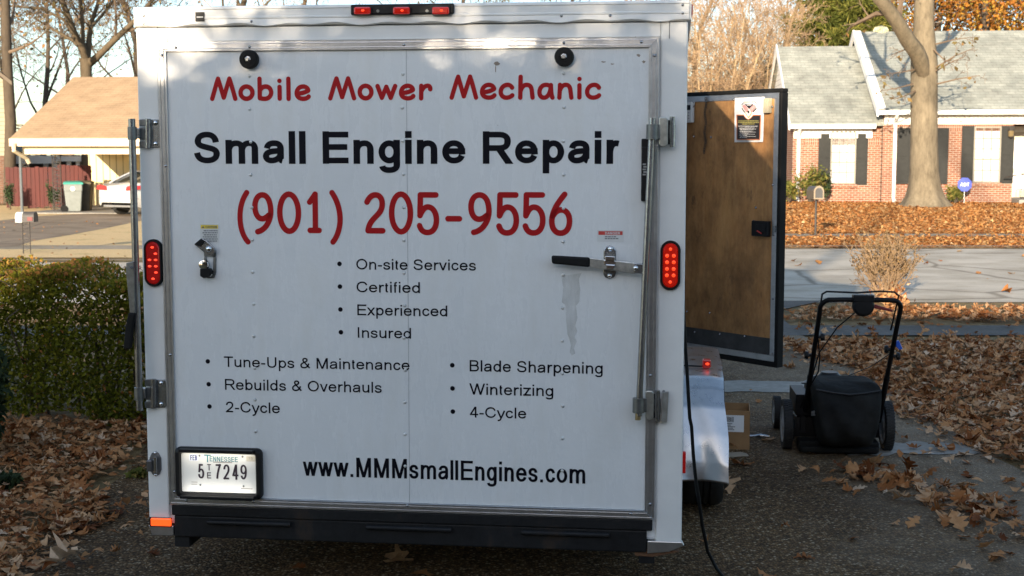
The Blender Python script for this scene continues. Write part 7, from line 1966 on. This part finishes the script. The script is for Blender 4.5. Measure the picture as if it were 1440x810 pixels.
# right yard
def mr(P, rs):
    edge = 2.74 + .10 * np.sin(P[:, 1] * 1.9) + .06 * np.sin(P[:, 1] * 5.3) - .25 * np.clip((P[:, 1] - 9.5) / 3, 0, 1); d_ = P[:, 0] - edge
    return (d_ > 0) | (rs.rand(len(P)) < .25 * np.exp(np.minimum(d_, 0) * 5))
litter('fallen_leaves', scatter(19000, 2.2, 9.8, 5.6, 12.6, 2, .02, mr), .078, LITTER, 2, .22)
litter('fallen_leaves', scatter(19000, 2.2, 9.8, 5.6, 12.6, 22, .02, mr), .056, LITTER, 22, .25, True)
def mv_(P, rs):
    e0 = 14.1 + .10 * np.sin(P[:, 0] * 2.1); e1 = 15.25 + P[:, 0] * .012 + .1 * np.sin(P[:, 0] * 3.3); d_ = P[:, 0] - (3.1 + .2 * np.sin(P[:, 1] * 3))
    return (P[:, 1] > e0) & (P[:, 1] < e1) & ((d_ > 0) | (rs.rand(len(P)) < .4 * np.exp(np.minimum(d_, 0) * 2.5)))
litter('fallen_leaves', scatter(5500, 1.8, 12, 13.6, 16.0, 3, .02, mv_), .088, LITTER, 3, .22)
litter('fallen_leaves', scatter(110, 2.4, 10, 12.9, 13.9, 13, .003), .09, LITTER, 13)
# windrow on the drive behind the mower
rs = np.random.RandomState(6)
line_ = [(1208, 668, .10), (1240, 676, .11), (1275, 684, .11), (1305, 698, .12), (1340, 712, .12), (1380, 728, .15), (1440, 745, .17), (1500, 765, .2)]
P = []
for x, y, s_ in line_:
    g_ = gp(x, y); P.append(np.stack([g_.x + rs.normal(0, s_, 21), g_.y + rs.normal(0, s_ * .85, 21), np.abs(rs.normal(0, .018, 21))], 1))
for x, y in ((1192, 690), (1205, 698), (1258, 740), (1285, 742), (1330, 740), (1345, 745), (1355, 758), (1385, 775), (1400, 785), (1400, 790), (1420, 780), (1350, 808), (1128, 662), (1360, 670), (1420, 680), (1230, 655), (1310, 672)):
    g_ = gp(x, y); P.append(np.array([[g_.x, g_.y, .002]]))
litter('fallen_leaves', np.concatenate(P), .098, LITTER, 7, .36)
# single leaves on the drive
P = []
for x, y in ((60, 700), (120, 745), (60, 790), (215, 780), (130, 725), (250, 735), (110, 690), (90, 800), (1040, 655), (1020, 690), (1200, 760), (560, 790), (420, 800)): g_ = gp(x, y); P.append([g_.x, g_.y, .002])
litter('fallen_leaves', np.array(P), .13, LITTER, 8, .25)
litter('fallen_leaves', scatter(70, -2.0, 2.7, 3.0, 12.5, 9, .003), .09, LITTER, 9, .2)
# far lawn, sunlit
def mf(P, rs): return (P[:, 1] > 25.15 + .5 * rs.rand(len(P)) ** 2 + .25 * np.sin(P[:, 0] * 1.7)) & ((P[:, 1] < 28.35) | (P[:, 1] > 29.5) | (rs.rand(len(P)) < .12))
litter('fallen_leaves', scatter(52000, 4.5, 24, 25.1, 38, 10, .01, mf), .085, LITTER_F, 10, .22, True)
litter('fallen_leaves', scatter(30000, 6, 24, 38, 48.6, 11, .01, lambda P, rs: P[:, 1] < 48.3 - P[:, 0] * .02), .10, LITTER_F, 11, .22, True)
litter('fallen_leaves', scatter(60, 2, 18, 16, 25, 12, .003), .12, LITTER_F, 12, .3, True)
lf = scatter(320, -19, -5, 26, 40, 14, .004); lf[:, 2] -= .25; litter('fallen_leaves', lf, .055, LITTER_F, 14, .3, True)

# distant undergrowth closing the view under the trees
rs = np.random.RandomState(77); n = 26000
P = np.stack([rs.uniform(-75, 75, n), rs.uniform(92, 104, n), rs.uniform(0, 1, n) ** 1.4 * 5.5], 1)
P[:, 2] *= .6 + .4 * np.sin(P[:, 0] * .35) * np.sin(P[:, 0] * .13 + 1)
und = card_mesh('distant_undergrowth', P, .38 * (.5 + rs.rand(n)), rs.rand(n), leafmat('winter_scrub', [(0, (.06, .05, .04)), (.6, (.15, .12, .085)), (1, (.24, .18, .11))], .9, 0), None, 77, .16)
tag(und, kind='stuff')
